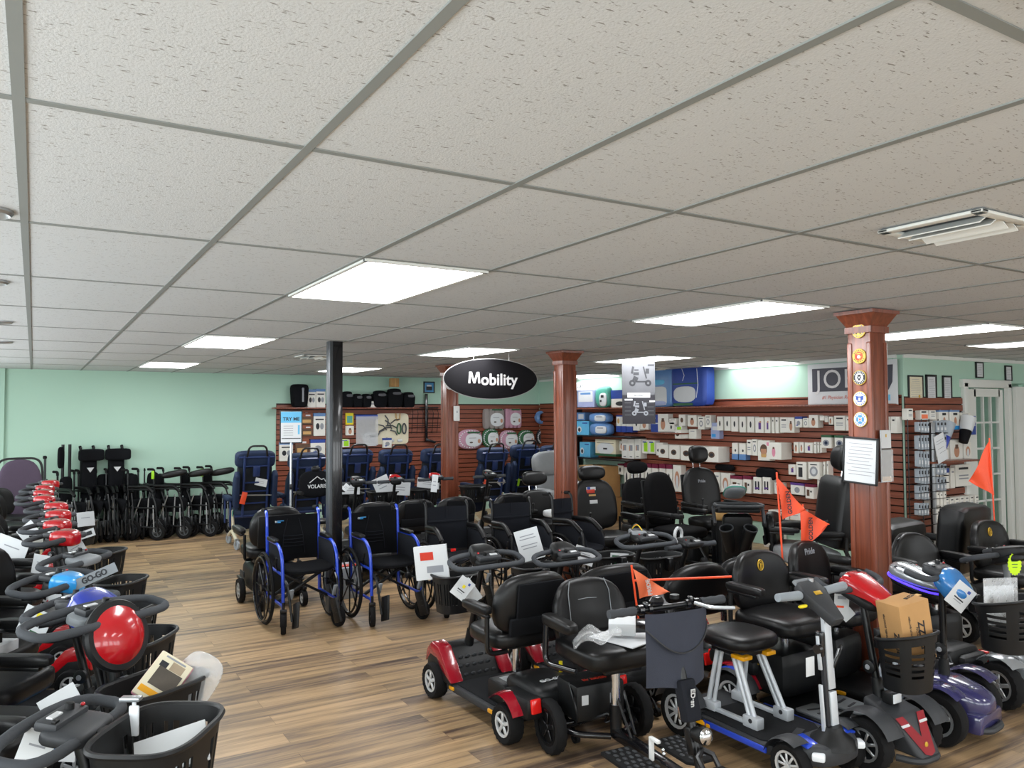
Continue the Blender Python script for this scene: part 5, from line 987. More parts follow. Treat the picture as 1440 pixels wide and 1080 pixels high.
def power_chair(label, x, y, h, mat='vinyl', bw=.46, bh=.6, sz=.52, headrest=None, logo=None, stickers=False, group=None, cloth=False, base='plastic', arms=True, joystick=True, tilt=.14, hr_pin=False, bulk=.12, dr=.165, hgap=.05, lit_smat=None):
    r = thing('power_wheelchair', label, 'power wheelchair', (x, y, 0), rad(h), group)
    obj('base', mb(base).pad((-.04, 0, .24), (.7, .44, .26), 6, 6).use('plastic_mid').box((.2, .222, .24), (.16, .01, .06), .004).box((.2, -.222, .24), (.16, .01, .06), .004), r)
    for s_ in (-1, 1):
        wheel(r, .04, s_ * .27, dr, dr, dr * .45, 'silver', 5, 28, True, name='drive_wheel')
        wheel(r, -.42, s_ * .2, .075, .075, .045, 'rim_white', 3, 18, False, name='caster'); wheel(r, .42, s_ * .2, .075, .075, .045, 'rim_white', 3, 18, False, name='caster')
        obj('caster_arm', mb('black_metal').box((-.36, s_ * .2, .17), (.2, .04, .03), .006).cyl((-.42, s_ * .2, .15), (-.42, s_ * .2, .19), .016).box((.36, s_ * .2, .17), (.2, .04, .03), .006), r)
    obj('seat', mb(lit_smat or mat).pad((.03, 0, sz), (.5, bw, .13), 4.5, 6), r); obj('seat_pedestal', mb('black_metal').cyl((0, 0, .34), (0, 0, sz - .05), .04).box((0, 0, sz - .08), (.36, .36, .03), .006), r)
    b = obj('backrest', mb(mat).pad((0, 0, 0), (bulk, bw, bh), 8, 6) if hr_pin else cushion_back(mb(mat), bulk, bw, bh, .5 if not cloth else .15, 4.5, .16), r, (-.22 - bh / 2 * math.sin(tilt), 0, sz + .06 + bh / 2), (0, -tilt, 0))
    obj('back_shell', mb('plastic').box((-bulk / 2 - .015, 0, -.02), (.03, bw * .8, bh * .8), .012), b)
    obj('back_seam', mb('black_metal').tube([(bulk * .46, yy, zz) for yy, zz in [(-bw * .28, -bh * .4), (-bw * .28, bh * .02), (bw * .28, bh * .02), (bw * .28, -bh * .4)]], .003, 5), b)
    if headrest:
        hwid, hh = headrest
        ho = obj('headrest', mb(mat).pad((0, 0, 0), (.12, hwid, hh), 2.8, 6, fn=lambda a, q, c: (a + .8 * q * q, q, c)), b, (.0, 0, bh / 2 + hgap + hh / 2)); obj('headrest_post', mb('chrome').cyl((-.02, .05, -hh / 2 - .12), (-.02, .05, 0), .006, seg=7).cyl((-.02, -.05, -hh / 2 - .12), (-.02, -.05, 0), .006, seg=7), ho)
    if logo: lettering(b, logo, .05, 'ink_gray', (bulk * .53, 0, bh * .2), (pi / 2, 0, pi / 2), bold=.001)
    if stickers: obj('stickers', mb('paper').box((bulk * .51, -.04, bh * .3), (.004, .12, .035), .001).use('marine_red').box((bulk * .515, -.05, bh * .25), (.004, .11, .04), .001).use('cobalt').box((bulk * .52, -.07, bh * .31), (.004, .04, .03), .001).use('tan').box((bulk * .515, -.03, bh * .17), (.004, .09, .02), .001).use('paper').box((bulk * .53, -.02, bh * .04), (.004, .1, .04), .001), b)
    if arms:
        for s_ in (-1, 1):
            a_ = obj('armrest', mb('vinyl').pad((-.0, s_ * (bw / 2 + .05), sz + .22), (.36, .07, .055), 5, 4), r); obj('arm_frame', mb('black_metal').tube(fillet([(-.2, s_ * (bw / 2 + .04), sz + .19), (-.2, s_ * (bw / 2 + .04), sz - .04), (-.1, s_ * bw * .4, sz - .06)], .04), .014, 7).box((0, s_ * (bw / 2 + .05), sz + .185), (.3, .04, .025), .005), a_)
            if joystick and s_ == -1: obj('joystick', mb('plastic').box((.24, s_ * (bw / 2 + .05), sz + .22), (.13, .08, .05), .012).use('black_metal').cyl((.25, s_ * (bw / 2 + .05), sz + .24), (.25, s_ * (bw / 2 + .05), sz + .3), .008).pad((.25, s_ * (bw / 2 + .05), sz + .31), (.03, .03, .03), 2, 3), r)
    obj('footplate', mb('plastic').box((.46, 0, .12), (.22, .34, .03), .012, (0, -.1, 0)).use('black_metal').cyl((.3, 0, .3), (.42, 0, .13), .018), r)
    return r
# ================================================================ PLACEMENT
GR1 = 'scooters parked across the front of the sales floor'
scooter('red and black portable scooter, first of the front group beside the open floor', 2.43, 4.15, 92, 'travel', 'deep_red', at='base', wb=.84, tr=.45, rw=.108, ww=.085, w=.46, tx=.2, tz=.88, hcol='plastic', sh=.52, bh=.335, sw=.50, sx=-.17, bz=.72, bx=.56, text='GO-GO', seg=40, bw=.3, bd=.22, bhh=.24, arms=(1,), group=GR1, armz=.18, wrap=1.1)
scooter('dark portable scooter with red rear panels behind the three-wheeler seat', 3.07, 4.2, 90, 'travel', 'deep_red', at='base', tx=.2, tz=.83, sh=.50, bh=.33, sw=.6, sx=-.17, bz=.70, bx=.56, seg=28, bw=.34, bd=.24, arms=False, group=GR1)
scooter('black scooter whose big loop handlebar has its electronics bared', 3.8, 4.25, 90, 'travel', 'plastic', at='base', tx=.2, tz=.87, sh=.48, bh=.28, sw=.57, sx=-.2, top=.3, bz=.70, bx=.56, hw=.5, head='flat', seg=24, arms=False, panel=False, group=GR1)
scooter('black scooter with straight grips and a wire mesh basket behind the rounded seat back', 4.30, 4.3, 90, 'travel', 'red', at='base', tx=.2, tz=.78, sh=.48, bh=.26, sw=.42, sx=-.16, bz=.64, bx=.55, loop='bar', hw=.46, head='flat', seg=24, arms=False, bw=.42, group=GR1)
e = thing('bared_electronics', 'grey electronics box with loose wires lying on the big loop handlebar', 'electronics', (3.80, 4.50, .86), rad(60)); obj('housing', mb('plastic_gray').box((0, 0, .03), (.17, .11, .07), .012).use('ink').box((.02, 0, .066), (.1, .08, .004)), e)
for k, c_ in enumerate(('yellow', 'marine_red', 'green')): obj('wire', mb(c_).tube(fillet([(-.03 + .03 * k, -.03, .066), (-.02 + .03 * k, 0, .11), (.02 + .02 * k, .02, .09), (.05, .03, .066)], .03), .003, 5), e)
o = obj('gear_ring', mb('rim_white').lathe([(.045, -.008), (.062, -.01), (.062, .01), (.045, .008)], TR(0, 0, 0, pi / 2), seg=28, mod=lambda k, i: 1 + .05 * (k % 2), close=True), None, (4.22, 4.52, .85), (0, 0, rad(20))); tagp(o, 'toothed white ring standing beside the straight grip handlebar', 'ring')
# --- large shop scooters facing the camera side
scooter('red and charcoal scooter with a chevron nose carrying the brown box', 3.785, 2.93, -90, 'mid', 'deep_red', at='base', wb=.86, tr=.41, rw=.13, ww=.085, w=.5, tx=.26, tz=.85, head='wedge', hcol='red', loop='arc', ht=20, hw=.46, sh=.57, sd=.44, sw=.46, bh=.34, sx=-.24, bask='round', bz=.655, bx=.52, bw=.30, bd=.25, bhh=.26, rim='silver', spokes=7, seg=44, decal=1, logo=('oval', ''), text=('GT', .05, 'gold'), arms=True, panel=False, hs=1.25, wrap=1.0, group=GR1)
scooter('deep purple scooter with a dark straight column and blue head, beside the chevron nose', 4.33, 2.97, -82, 'mid', 'purple', at='base', wb=.92, tr=.46, rw=.142, ww=.08, w=.46, tx=.40, tz=.86, head='shield', ht=15, hcol='sky_blue', loop='arc', hw=.4, sh=.55, sd=.42, sw=.42, bh=.37, sx=-.24, bask='round', bz=.77, bx=.70, by=.07, bw=.36, bd=.28, bhh=.26, rim='silver', spokes=3, seg=44, tread=False, logo=('text', 'Pride'), text=('E2·GO', .045, 'marine_red'), mats=False, panel=False, lamp=False, arms=True, group=GR1)
scooter('narrow scooter with a low silver head glowing purple underneath', 4.74, 2.86, 180, 'travel', 'plastic', at='base', wb=.44, tr=.26, rw=.085, ww=.05, w=.28, tx=.22, tz=.79, ht=12, hs=1.15, head='oval', steer=rad(90), hcol='silver_paint', loop=None, seat=False, bask=None, seg=20, group=GR1)
scooter('silver scooter nearest the frame edge with a chartreuse starburst tag', 5.3, 2.97, -100, 'mid', 'silver_paint', at='base', wb=.88, tr=.48, rw=.14, ww=.08, w=.46, tx=.3, tz=.88, head='wedge', hcol='plastic', loop='arc', hw=.5, sh=.56, sd=.42, sw=.44, bh=.33, sx=-.22, bask=None, rim='silver', spokes=5, seg=40, mats=False, panel=False, stem='plastic_gray', wrap=1.0, top=.3, group=GR1)
scooter('black scooter with gold oval emblem on its back, behind the starburst tag', 6.4, 3.0, -90, 'mid', 'plastic', at='base', wb=.9, tr=.5, rw=.13, tx=.3, tz=.88, sh=.54, bh=.36, sw=.48, sx=-.2, logo=('oval', ''), seg=20, bask=None, panel=False, group=GR1)
scooter('red headed scooter peeking out between the emblem column and squared seat backs', 6.35, 4.75, -60, 'travel', 'red', tx=.2, tz=.80, hcol='red', head='wedge', sh=.5, bh=.3, bask=None, seg=16, tread=False, group=GR1)
# --- black three-wheel folding rider
def trike():
    r = thing('three_wheel_rider', 'black three-wheel folding rider with a padded seat and hanging dark bag', 'mobility scooter', (2.61, 3.42, 0), rad(-95), GR1)
    for s_ in (-1, 1): wheel(r, -.05, s_ * .27, .14, .14, .06, 'black_metal', 5, 40, True, name='rear_wheel', rr=.66)
    wheel(r, 1.0, 0, .14, .14, .05, 'black_metal', 5, 36, True, name='front_wheel', rr=.66)
    f = mb('black_gloss').tube(fillet([(-.05, -.24, .14), (.06, -.18, .12), (.16, -.03, .12)], .05), .016, 9).tube(fillet([(-.05, .24, .14), (.06, .18, .12), (.16, .03, .12)], .05), .016, 9).cyl((-.05, -.25, .14), (-.05, .25, .14), .014)
    f.tube([(-.05, .14, .12), (.12, .02, .22)], .009, 6).tube([(-.05, -.14, .12), (.12, -.02, .22)], .009, 6)
    f.box((.52, 0, .13), (.72, .06, .05), .008, (0, rad(1), 0)); f.tube([(.16, .0, .34), (.30, .0, .15)], .007, 6).tube([(.16, .05, .34), (.26, .05, .15)], .007, 6); obj('frame', f, r)
    obj('seat_post', mb('black_metal').cyl((.16, 0, .12), (.16, 0, .28), .03, seg=14).use('chrome').cyl((.16, 0, .26), (.16, 0, .47), .025, seg=16).use('black_metal').box((.14, 0, .475), (.2, .22, .03), .006), r)
    s_ = obj('seat', mb('vinyl').pad((.08, 0, .545), (.46, .46, .125), 4.5, 7, fn=lambda a, b, c: (a, b, c - .12 * (1 - b * b) * (1 - a * a))), r)
    b = obj('backrest', cushion_back(mb('vinyl'), .1, .45, .36, 1.3, 4, .14), r, (-.15, 0, .69), (0, rad(-12), 0))
    obj('piping', mb('plastic_gray').tube([(.05 + .065 * (yy / .2) ** 2, yy, zz) for yy, zz in [(-.13, -.15), (-.13, .1), (-.11, .165)]], .0025, 5).tube([(.05 + .065 * (yy / .2) ** 2, yy, zz) for yy, zz in [(.13, -.15), (.13, .1), (.11, .165)]], .0025, 5).tube([(.055, -.12, .06), (.052, 0, .068), (.055, .12, .06)], .002, 5), b)
    a = obj('armrest', mb('vinyl').pad((.06, -.275, .70), (.3, .075, .06), 5, 5), r)
    obj('arm_frame', mb('black_gloss').tube(fillet([(-.08, -.275, .68), (-.08, -.285, .46), (.1, -.2, .455)], .06), .016, 9), a)
    bx = obj('battery_box', mb('plastic').box((-.04, -.03, .27), (.22, .3, .19), .02).use('rim_white').box((.0715, -.13, .29), (.002, .04, .05)).use('ink_gray').box((.071, .03, .27), (.003, .012, .07), .001).box((.071, .06, .29), (.003, .035, .015), .001).box((.071, .06, .26), (.003, .035, .015), .001), r)
    lettering(bx, 'EV RIDER', .035, 'marine_red', (.0, -.03, .367), (0, 0, pi / 2), bold=.0006)
    obj('cable', mb('black_metal').tube(fillet([(-.02, -.17, .36), (.08, -.2, .3), (.09, -.18, .18), (-.02, -.2, .14)], .05), .006, 6), r); obj('cable', mb('black_metal').tube(fillet([(.06, .02, .2), (.12, -.05, .17), (.14, .02, .2)], .04), .005, 6), r)
    for q in (-1, 1):
        m = mb('rubber').prism([(-.15, -.08), (.12, -.08), (.15, -.05), (.15, .06), (.1, .085), (-.15, .085)], .018, TR(.52, q * .15, .15, 0, 0, 0), .005); m.use('plastic_mid')
        for i in range(6):
            for j in range(4): m.pad((.40 + i * .045, q * .15 - .055 + j * .036 + (i % 2) * .015, .161), (.03, .02, .008), 2.5, 2)
        obj('foot_pad', m, r)
    lk = mb('white').box((.56, -.05, .25), (.07, .022, .014), .004).box((.535, -.05, .20), (.018, .022, .11), .004).use('chrome').pad((.57, -.01, .2), (.02, .02, .02), 2, 3).pad((.55, .01, .17), (.02, .02, .02), 2, 3); obj('fold_latch', lk, r)
    st = obj('steering_column', mb('black_metal').cyl((.84, 0, .16), (.62, 0, .86), .021, seg=12).box((.78, 0, .32), (.05, .06, .12), .01, (0, -.3, 0)).use('chrome').cyl((.745, .0, .42), (.725, 0, .50), .026, seg=12).box((.74, -.03, .43), (.04, .02, .06), .004), r)
    obj('fork', mb('black_metal').tube([(.84, .0, .3), (.86, .04, .28), (1.0, .045, .14)], .013, 7).tube([(.84, 0, .3), (.86, -.04, .28), (1.0, -.045, .14)], .013, 7), st)
    sleeve = obj('column_bag', mb('fabric_gray').box((.745, 0, .485), (.06, .085, .18), .012, (0, rad(-17), 0)), st)
    lettering(sleeve, 'ED·snap', .034, 'rim_white', (.781, .0, .49), (pi / 2, pi / 2 + rad(0), pi / 2), bold=.0008)
    obj('headlamp', mb('plastic').lathe([(0, -.04), (.03, -.035), (.038, .02), (.034, .03), (0, .03)], TR(.83, 0, .36, 0, rad(80)), seg=20).use('chrome').lathe([(0, .03), (.03, .031), (.036, .04), (.02, .052), (0, .056)], TR(.83, 0, .36, 0, rad(80)), seg=20), st)
    hb = obj('handlebar', mb('black_metal').cyl((.61, -.31, .875), (.61, .31, .875), .013, seg=10), st)
    for q in (-1, 1):
        obj('grip', mb('grip').lathe([(0, -.07), (.02, -.07), (.021, -.05), (.018, -.03), (.021, 0), (.018, .03), (.021, .05), (.02, .07), (0, .07)], TR(.61, q * .26, .875, pi / 2), seg=16), hb)
        obj('clamp', mb('black_gloss').lathe([(.014, -.012), (.024, -.012), (.024, .012), (.014, .012)], TR(.61, q * .16, .875, pi / 2), seg=16, close=True).lathe([(.014, -.01), (.022, -.01), (.022, .01), (.014, .01)], TR(.61, q * .11, .875, pi / 2), seg=16, close=True).box((.61, q * .13, .895), (.03, .02, .03), .006), hb)
    obj('brake_lever', mb('silver').tube(fillet([(.63, .14, .88), (.70, .17, .87), (.71, .31, .855)], .03), .009, 7), hb)
    obj('bell', mb('black_gloss').lathe([(0, .0), (.034, .0), (.036, .012), (.025, .03), (0, .036)], TR(.6, -.06, .895), seg=22), hb)
    obj('mirror_stub', mb('black_metal').lathe([(0, 0), (.022, 0), (.022, .018), (0, .018)], TR(.58, .06, .9), seg=14), hb)
    def bag(u, v):
        yy = (u - .5) * .34 * (1 - .04 * v); bulge = .055 * (1 - (2 * u - 1) ** 4) * (.5 + .6 * v)
        return (.66 + bulge + .006 * math.sin(9 * u + 4 * v) * v, yy, .865 - .33 * v + .01 * math.sin(8 * u) * (v > .85))
    g = mb('bag_gray').grid(bag, 16, 14, t=-.05)
    bg = obj('front_bag', g, st)
    def flap(u, v):
        yy = (u - .5) * .35; lim = .07 + .11 * (1 - (2 * u - 1) ** 2)
        return (.662 + .062 * (1 - (2 * u - 1) ** 4) * (.5 + .4 * v) + .008, yy, .872 - lim * v)
    obj('bag_flap', mb('bag_gray').grid(flap, 16, 6, t=.006), bg)
    obj('flap_piping', mb('plastic_mid').tube([Vector(flap(k / 20, 1)) + Vector((.004, 0, 0)) for k in range(21)], .0035, 6), bg)
    return r
trike()
# --- blue folding scooter with tubular silver seat legs
def folder():
    r = thing('folding_scooter', 'blue trimmed folding scooter with silver tube seat legs and a silver column', 'mobility scooter', (3.31, 2.98, 0), rad(-90), GR1)
    for s_ in (-1, 1):
        wheel(r, -.34, s_ * .21, .13, .13, .075, 'rim_white', 9, 44, False, name='rear_wheel', rr=.7); wheel(r, .40, s_ * .2, .105, .105, .07, 'rim_white', 9, 40, True, name='front_wheel', rr=.66)
        f = mb('plastic_mid'); fender(f, .165, .11, 20, 165, (-.34, s_ * .21, .13)); fo = obj('rear_fender', f, r); g = mb('blue'); fender(g, .168, .05, 70, 120, (-.34, s_ * .205, .133)); obj('fender_accent', g, fo)
        f = mb('plastic_mid'); fender(f, .135, .11, 60, 165, (.40, s_ * .2, .105)); obj('front_fender', f, r)
        obj('blue_strip', mb('blue').box((.07, s_ * .232, .135), (.42, .012, .028), .004), r)
        obj('reflector', mb('amber').pad((-.17, s_ * .234, .13), (.09, .012, .024), 5, 3).pad((-.105, s_ * .234, .128), (.03, .012, .02), 5, 3), r)
    d = mb('plastic_mid').prism([(-.42, -.2), (.24, -.23), (.42, -.14), (.5, -.1), (.5, .1), (.42, .14), (.24, .23), (-.42, .2)], .05, TR(0, 0, .13), .012); d.use('carpet').prism([(-.2, -.19), (.22, -.2), (.34, -.12), (.34, .12), (.22, .2), (-.2, .19)], .008, TR(0, 0, .158), .002); obj('deck', d, r)
    obj('deck_mark', mb('ink').box((.26, .02, .163), (.04, .12, .001), 0, (0, 0, .4)), r)
    nz = obj('front_cowl', mb('plastic_mid').prism([(.34, -.17), (.47, -.19), (.54, -.12), (.56, 0), (.54, .12), (.47, .19), (.34, .17)], .1, TR(0, 0, .16), .03), r)
    for s_ in (-1, 1):
        obj('cowl_accent', mb('blue').box((.43, s_ * .135, .212), (.1, .09, .012), .004, (0, rad(10), 0)), nz); obj('side_lamp', mb('lens').box((.51, s_ * .14, .17), (.06, .07, .035), .01, (0, 0, s_ * -.6)), nz)
    obj('seat', mb('vinyl').pad((-.1, 0, .56), (.36, .36, .10), 3, 7), r)
    br = mb('plastic').box((-.1, 0, .5), (.22, .2, .03), .006).use('amber').box((.0, -.09, .492), (.09, .07, .022), .005).box((.0, .09, .492), (.09, .07, .022), .005); obj('seat_plate', br, r)
    for s_ in (-1, 1):
        l = mb('alum')
        for q in (-.02, .012): l.tube([(-.04 + q, s_ * .09, .49), (.1 + q, s_ * .115, .19)], .0135, 9)
        l.tube([(-.16, s_ * .1, .49), (-.22, s_ * .115, .2)], .0135, 9); l.tube([(-.13, s_ * .1, .49), (-.18, s_ * .115, .2)], .011, 9)
        lo = obj('seat_leg', l, r); k = mb('alum').box((.095, s_ * .115, .19), (.1, .055, .06), .008).box((-.2, s_ * .115, .19), (.1, .055, .05), .008).box((-.05, s_ * .115, .175), (.3, .03, .02), .005); k.use('ink').cyl((.1, s_ * .085, .2), (.1, s_ * .145, .2), .012, seg=10); obj('leg_foot', k, lo)
    c = mb('alum').box((.475, .018, .32), (.022, .05, .22), .003, (0, rad(-4), 0)).box((.45, .018, .64), (.022, .05, .40), .003, (0, rad(-4), 0)); c.use('ink').box((.462, -.022, .45), (.02, .022, .46), .003, (0, rad(-4), 0)); c.use('alum').box((.465, -.048, .35), (.018, .012, .24), .002, (0, rad(-4), 0)).box((.452, -.048, .62), (.018, .012, .16), .002, (0, rad(-4), 0))
    c.use('black_metal').cyl((.48, 0, .16), (.478, 0, .26), .035, .026, seg=14); co = obj('steering_column', c, r)
    obj('column_boot', mb('plastic').lathe([(.11, 0), (.1, .03), (.06, .06), (.045, .09), (0, .09)], TR(.48, 0, .185), seg=24), r)
    obj('clamp', mb('black_gloss').box((.448, -.035, .66), (.04, .03, .12), .008).lathe([(0, -.01), (.022, -.01), (.022, .01), (0, .01)], TR(.455, -.06, .64, pi / 2), seg=14), co)
    obj('cable_loop', mb('black_metal').tube([(.46 + .02 * math.cos(t), .07 + .03 * math.sin(t) * 1.0, .58 + .06 * math.sin(t + .6)) for t in [k * pi / 8 for k in range(16)]], .006, 6, closed=True).use('chrome').cyl((.46, .05, .55), (.46, .09, .62), .008, seg=7), co)
    h = obj('control_head', mb('plastic_mid').prism([(-.09, -.06), (-.09, .06), (-.02, .085), (.05, .06), (.16, .035), (.16, -.035), (.05, -.06), (-.02, -.085)], .055, TR(.40, 0, .87, 0, rad(38)), .012).use('gold').box((.415, 0, .8955), (.022, .05, .003), .001, (0, rad(38), 0)).use('plastic_gray').box((.33, 0, .925), (.05, .12, .02), .006, (0, rad(38), 0)).use('silver').lathe([(0, 0), (.014, 0), (.014, .02), (0, .02)], TR(.35, .03, .93), seg=12), co)
    for s_ in (-1, 1): obj('grip', mb('grip_gray').lathe([(0, -.08), (.02, -.08), (.023, -.07), (.02, .07), (.02, .08), (0, .08)], TR(.38, s_ * .17, .89, pi / 2 + s_ * .05), seg=16), h)
    obj('brake_lever', mb('yellow').pad((.42, -.12, .845), (.02, .06, .016), 3, 3), h)
    obj('column_tag', mb('paper').box((.44, -.1, .56), (.003, .06, .09), .001), co)
    return r
folder()
# --- left hand row parked at an angle along the aisle
GL = 'scooters in the angled row along the aisle'
HL = -34
row = [
 (.12, 2.62, dict(label='scooter closest to the camera with a big black basket and blue footwell trim', acc='light_blue', hcol='plastic_mid', loop='delta', ld=.18, hw=.46, bask='box', bw=.38, bd=.28, bhh=.26, bz=.885, bx=.46, tz=.87, head='flat', seg=36, text='2', bh=.36)),
 (.20, 3.36, dict(label='scooter with a round red domed head holding a brochure in its basket', acc='royal', hcol='red', head='round', loop='delta', ld=.2, hw=.56, tz=1.0, steer=rad(-22), bask='box', bw=.36, bd=.26, bz=.80, bx=.48, seg=32)),
 (.20, 4.03, dict(label='scooter with a glossy royal blue shield head in the aisle row', acc='royal', hcol='royal', head='shield', hs=1.25, loop='delta', ht=0, ld=.2, hw=.52, tz=.93, bask='box', bw=.36, bz=.80, bx=.48, txt=('Pride', .045, 'rim_white', (.175, .0, -.03), (rad(60), 0, pi / 2)))),
 (.14, 4.62, dict(label='scooter with a light blue head and big ribbed loop handlebar', acc='light_blue', hcol='light_blue', head='pod', hs=.9, loop='delta', hw=.54, ld=.2, tz=.93, bask='box', bw=.34, bz=.82, bx=.55)),
 (.26, 5.27, dict(label='scooter with a flat grey tray head between the blue and red heads', acc='plastic', hcol='plastic_gray', head='oval' if 0 else 'flat', loop='delta', hw=.56, tz=.93, bask=None))]
reds = [(.17, 5.92, 'nearest'), (.14, 6.55, 'second nearest'), (.16, 7.2, 'third nearest'), (.16, 7.85, 'fourth nearest'), (.08, 8.6, 'fifth nearest'), (.08, 9.25, 'sixth nearest'), (.10, 9.9, 'seventh nearest'), (.16, 10.6, 'farthest')]
for k, (x, y, d) in enumerate(row):
    lab = d.pop('label'); d.setdefault('seg', 24); d.setdefault('bh', .4)
    d.setdefault('ht', 8)
    scooter(lab, x, y, HL, 'travel', tx=.22, group=GL, sx=-.2, sh=.58, tr=.36, w=.38, tread=k < 3, **d)
for k, (x, y, w_) in enumerate(reds):
    scooter('scooter with a red head, %s of the red headed ones along the aisle' % w_, x, y, HL, 'travel', 'red', tx=.22, tz=.98, ht=2, ld=.2, hcol='red', head='pod', loop='delta', hw=.46, tr=.36, w=.38, sh=.58, bh=.34 if k else .3, sx=-.2, bask='box' if k in (0, 2, 5) else None, bz=.72, bx=.62, seg=18, tread=False, group=GL, arms=k < 4)
# --- wheelchairs
GW = 'wheelchairs in the front wheelchair row'
wheelchair('blue framed black wheelchair nearest the open floor', 1.99, 6.82, -90, 'blue', 'blue', .46, .93, badge=True, group=GW)
wheelchair('blue framed black wheelchair, second beside the black post', 2.69, 6.66, -90, 'blue', 'blue', .46, .93, badge=True, group=GW)
wheelchair('plain black framed wheelchair behind the white and red boxed basket', 3.36, 6.56, -96, 'black_metal', 'black_metal', .42, .94, mat='fabric_gray', curve=False, group=GW)
wheelchair('plain black wheelchair with a white booklet in front of it', 4.03, 6.48, -96, 'black_metal', 'black_metal', .42, .94, mat='fabric_gray', curve=False, group=GW)
wheelchair('half folded black wheelchair in front of the plain wooden column', 4.62, 6.38, -84, 'black_metal', 'black_metal', .26, .96, mat='fabric_gray', curve=False, group=GW, legs=False)
# --- folded chairs on the back wall
GF = 'folded wheelchairs along the back green wall'
fl = [(.50, 12.6, -60, 2, 0, None, 'tall folded wheelchair farthest into the corner behind the red heads'), (.74, 12.72, -70, 1, 0, None, 'tall folded wheelchair with winged headrest, beside the white card'), (1.07, 12.72, -80, 1, 0, None, 'tall folded wheelchair with winged headrest, nearer the low folded ones'),
      (1.40, 12.55, -40, 0, 0, None, 'low black folded wheelchair beside the tall winged ones'), (1.74, 12.5, -38, 0, 1, 'lime', 'folded wheelchair with lime sleeve and one padded arm on top'), (2.10, 12.5, -38, 0, 1, None, 'folded wheelchair with two padded arms spread on top'), (2.42, 12.55, -40, 0, 1, 'lime', 'folded wheelchair with lime sleeve behind the first navy recliner')]
for x, y, h, tl, pd, tg, lab in fl: folded_chair(lab, x, y, h, tl, bool(pd), GF, tg)
for k, (x, y) in enumerate([(.9, 12.8), (1.24, 12.8), (1.57, 12.82)]): folded_chair('black folded wheelchair pushed back against the green wall, %s of those behind' % ORD[k], x, y, -85, 0, False, GF)
# --- recliners
GB = 'navy recliner chairs in the back row'
for k, (x, y, tg, lab) in enumerate([(2.57, 11.2, 'orange', 'navy recliner beside the folded wheelchairs, orange tag on its back'), (3.27, 11.25, None, 'navy recliner behind the TRY ME stand'), (3.99, 11.3, None, 'navy recliner just right of the black post'), (4.63, 11.3, 'orange', 'navy recliner below the tool board with a red orange tag'),
       (5.24, 11.2, None, 'navy recliner half hidden by the first wooden column'), (6.2, 11.1, 'orange', 'navy recliner with crumpled white strap beside the first column'), (6.83, 11.2, 'lime', 'navy recliner with a lime tag under the oval mats'), (7.42, 11.25, None, 'navy recliner farthest along, beside the gray lift chair')]):
    recliner(lab, x, y, 90 + [-2, 1, 2, 0, 4, -3, 2, 5][k], GB, tg, .2, [.1, .05, .08, .06, .06, .05, .08, .05][k])
# --- scooters and chairs behind the wheelchair row
GM = 'scooters behind the wheelchair row'
power_chair('black power wheelchair with white hubbed small wheels behind the first blue wheelchair', 1.98, 7.78, 90, bh=.38, sz=.48, bw=.5, group=GM, joystick=False, dr=.115)
for k, (x, hc, lab) in enumerate([(3.2, 'plastic', 'black scooter with white paper on its tray beside the black post'), (3.68, 'red', 'black scooter with red capped head and leaning white papers'), (4.2, 'red', 'black scooter with red capped head beside the first wooden column'), (4.95, 'plastic', 'black scooter seen between the two plain black wheelchairs')]):
    scooter(lab, x, 8.75, 90, 'travel', 'plastic', tx=.2, tz=1.0, hcol=hc, head='pod', hs=.8, hw=.42, loop='bar', sh=.5, bh=.30, sw=.5, sx=-.2, bz=.84, bx=.55, bw=.4, bd=.3, bhh=.2, seg=18, tread=False, group=GM, arms=False)
def rollator(label, x, y, h):
    r = thing('rollator', label, 'rollator', (x, y, 0), rad(h))
    for s_ in (-1, 1):
        obj('side_frame', mb('black_metal').tube(fillet([(-.3, s_ * .26, .1), (-.1, s_ * .25, .55), (-.12, s_ * .25, .9), (-.24, s_ * .25, .93)], .06), .014, 8).tube([(.3, s_ * .26, .12), (-.08, s_ * .25, .6)], .014, 8), r); obj('grip', mb('rubber').cyl((-.2, s_ * .25, .925), (-.34, s_ * .25, .925), .02), r)
        wheel(r, -.3, s_ * .26, .1, .1, .03, 'black_metal', 5, 20, False); wheel(r, .3, s_ * .26, .1, .1, .03, 'black_metal', 5, 20, False)
    obj('seat', mb('vinyl').box((0, 0, .56), (.28, .42, .04), .012), r)
    b = obj('logo_bag', mb('fabric').pad((-.12, 0, 1.0), (.08, .40, .30), 3, 6), r); obj('top_knob', mb('plastic').pad((-.12, 0, 1.17), (.08, .1, .07), 2.2, 4), b)
    obj('logo', mb('rim_white').tube([(-.163, .09, 1.02), (-.165, .0, 1.085), (-.165, -.05, 1.05), (-.164, -.08, 1.06), (-.163, -.11, 1.02)], .006, 5), b); lettering(b, 'VOLARIS', .058, 'rim_white', (-.166, 0, .975), (pi / 2, 0, -pi / 2), bold=.001); return r
rollator('black walker with an oval bag bearing white mountain lettering', 2.72, 8.92, 97)
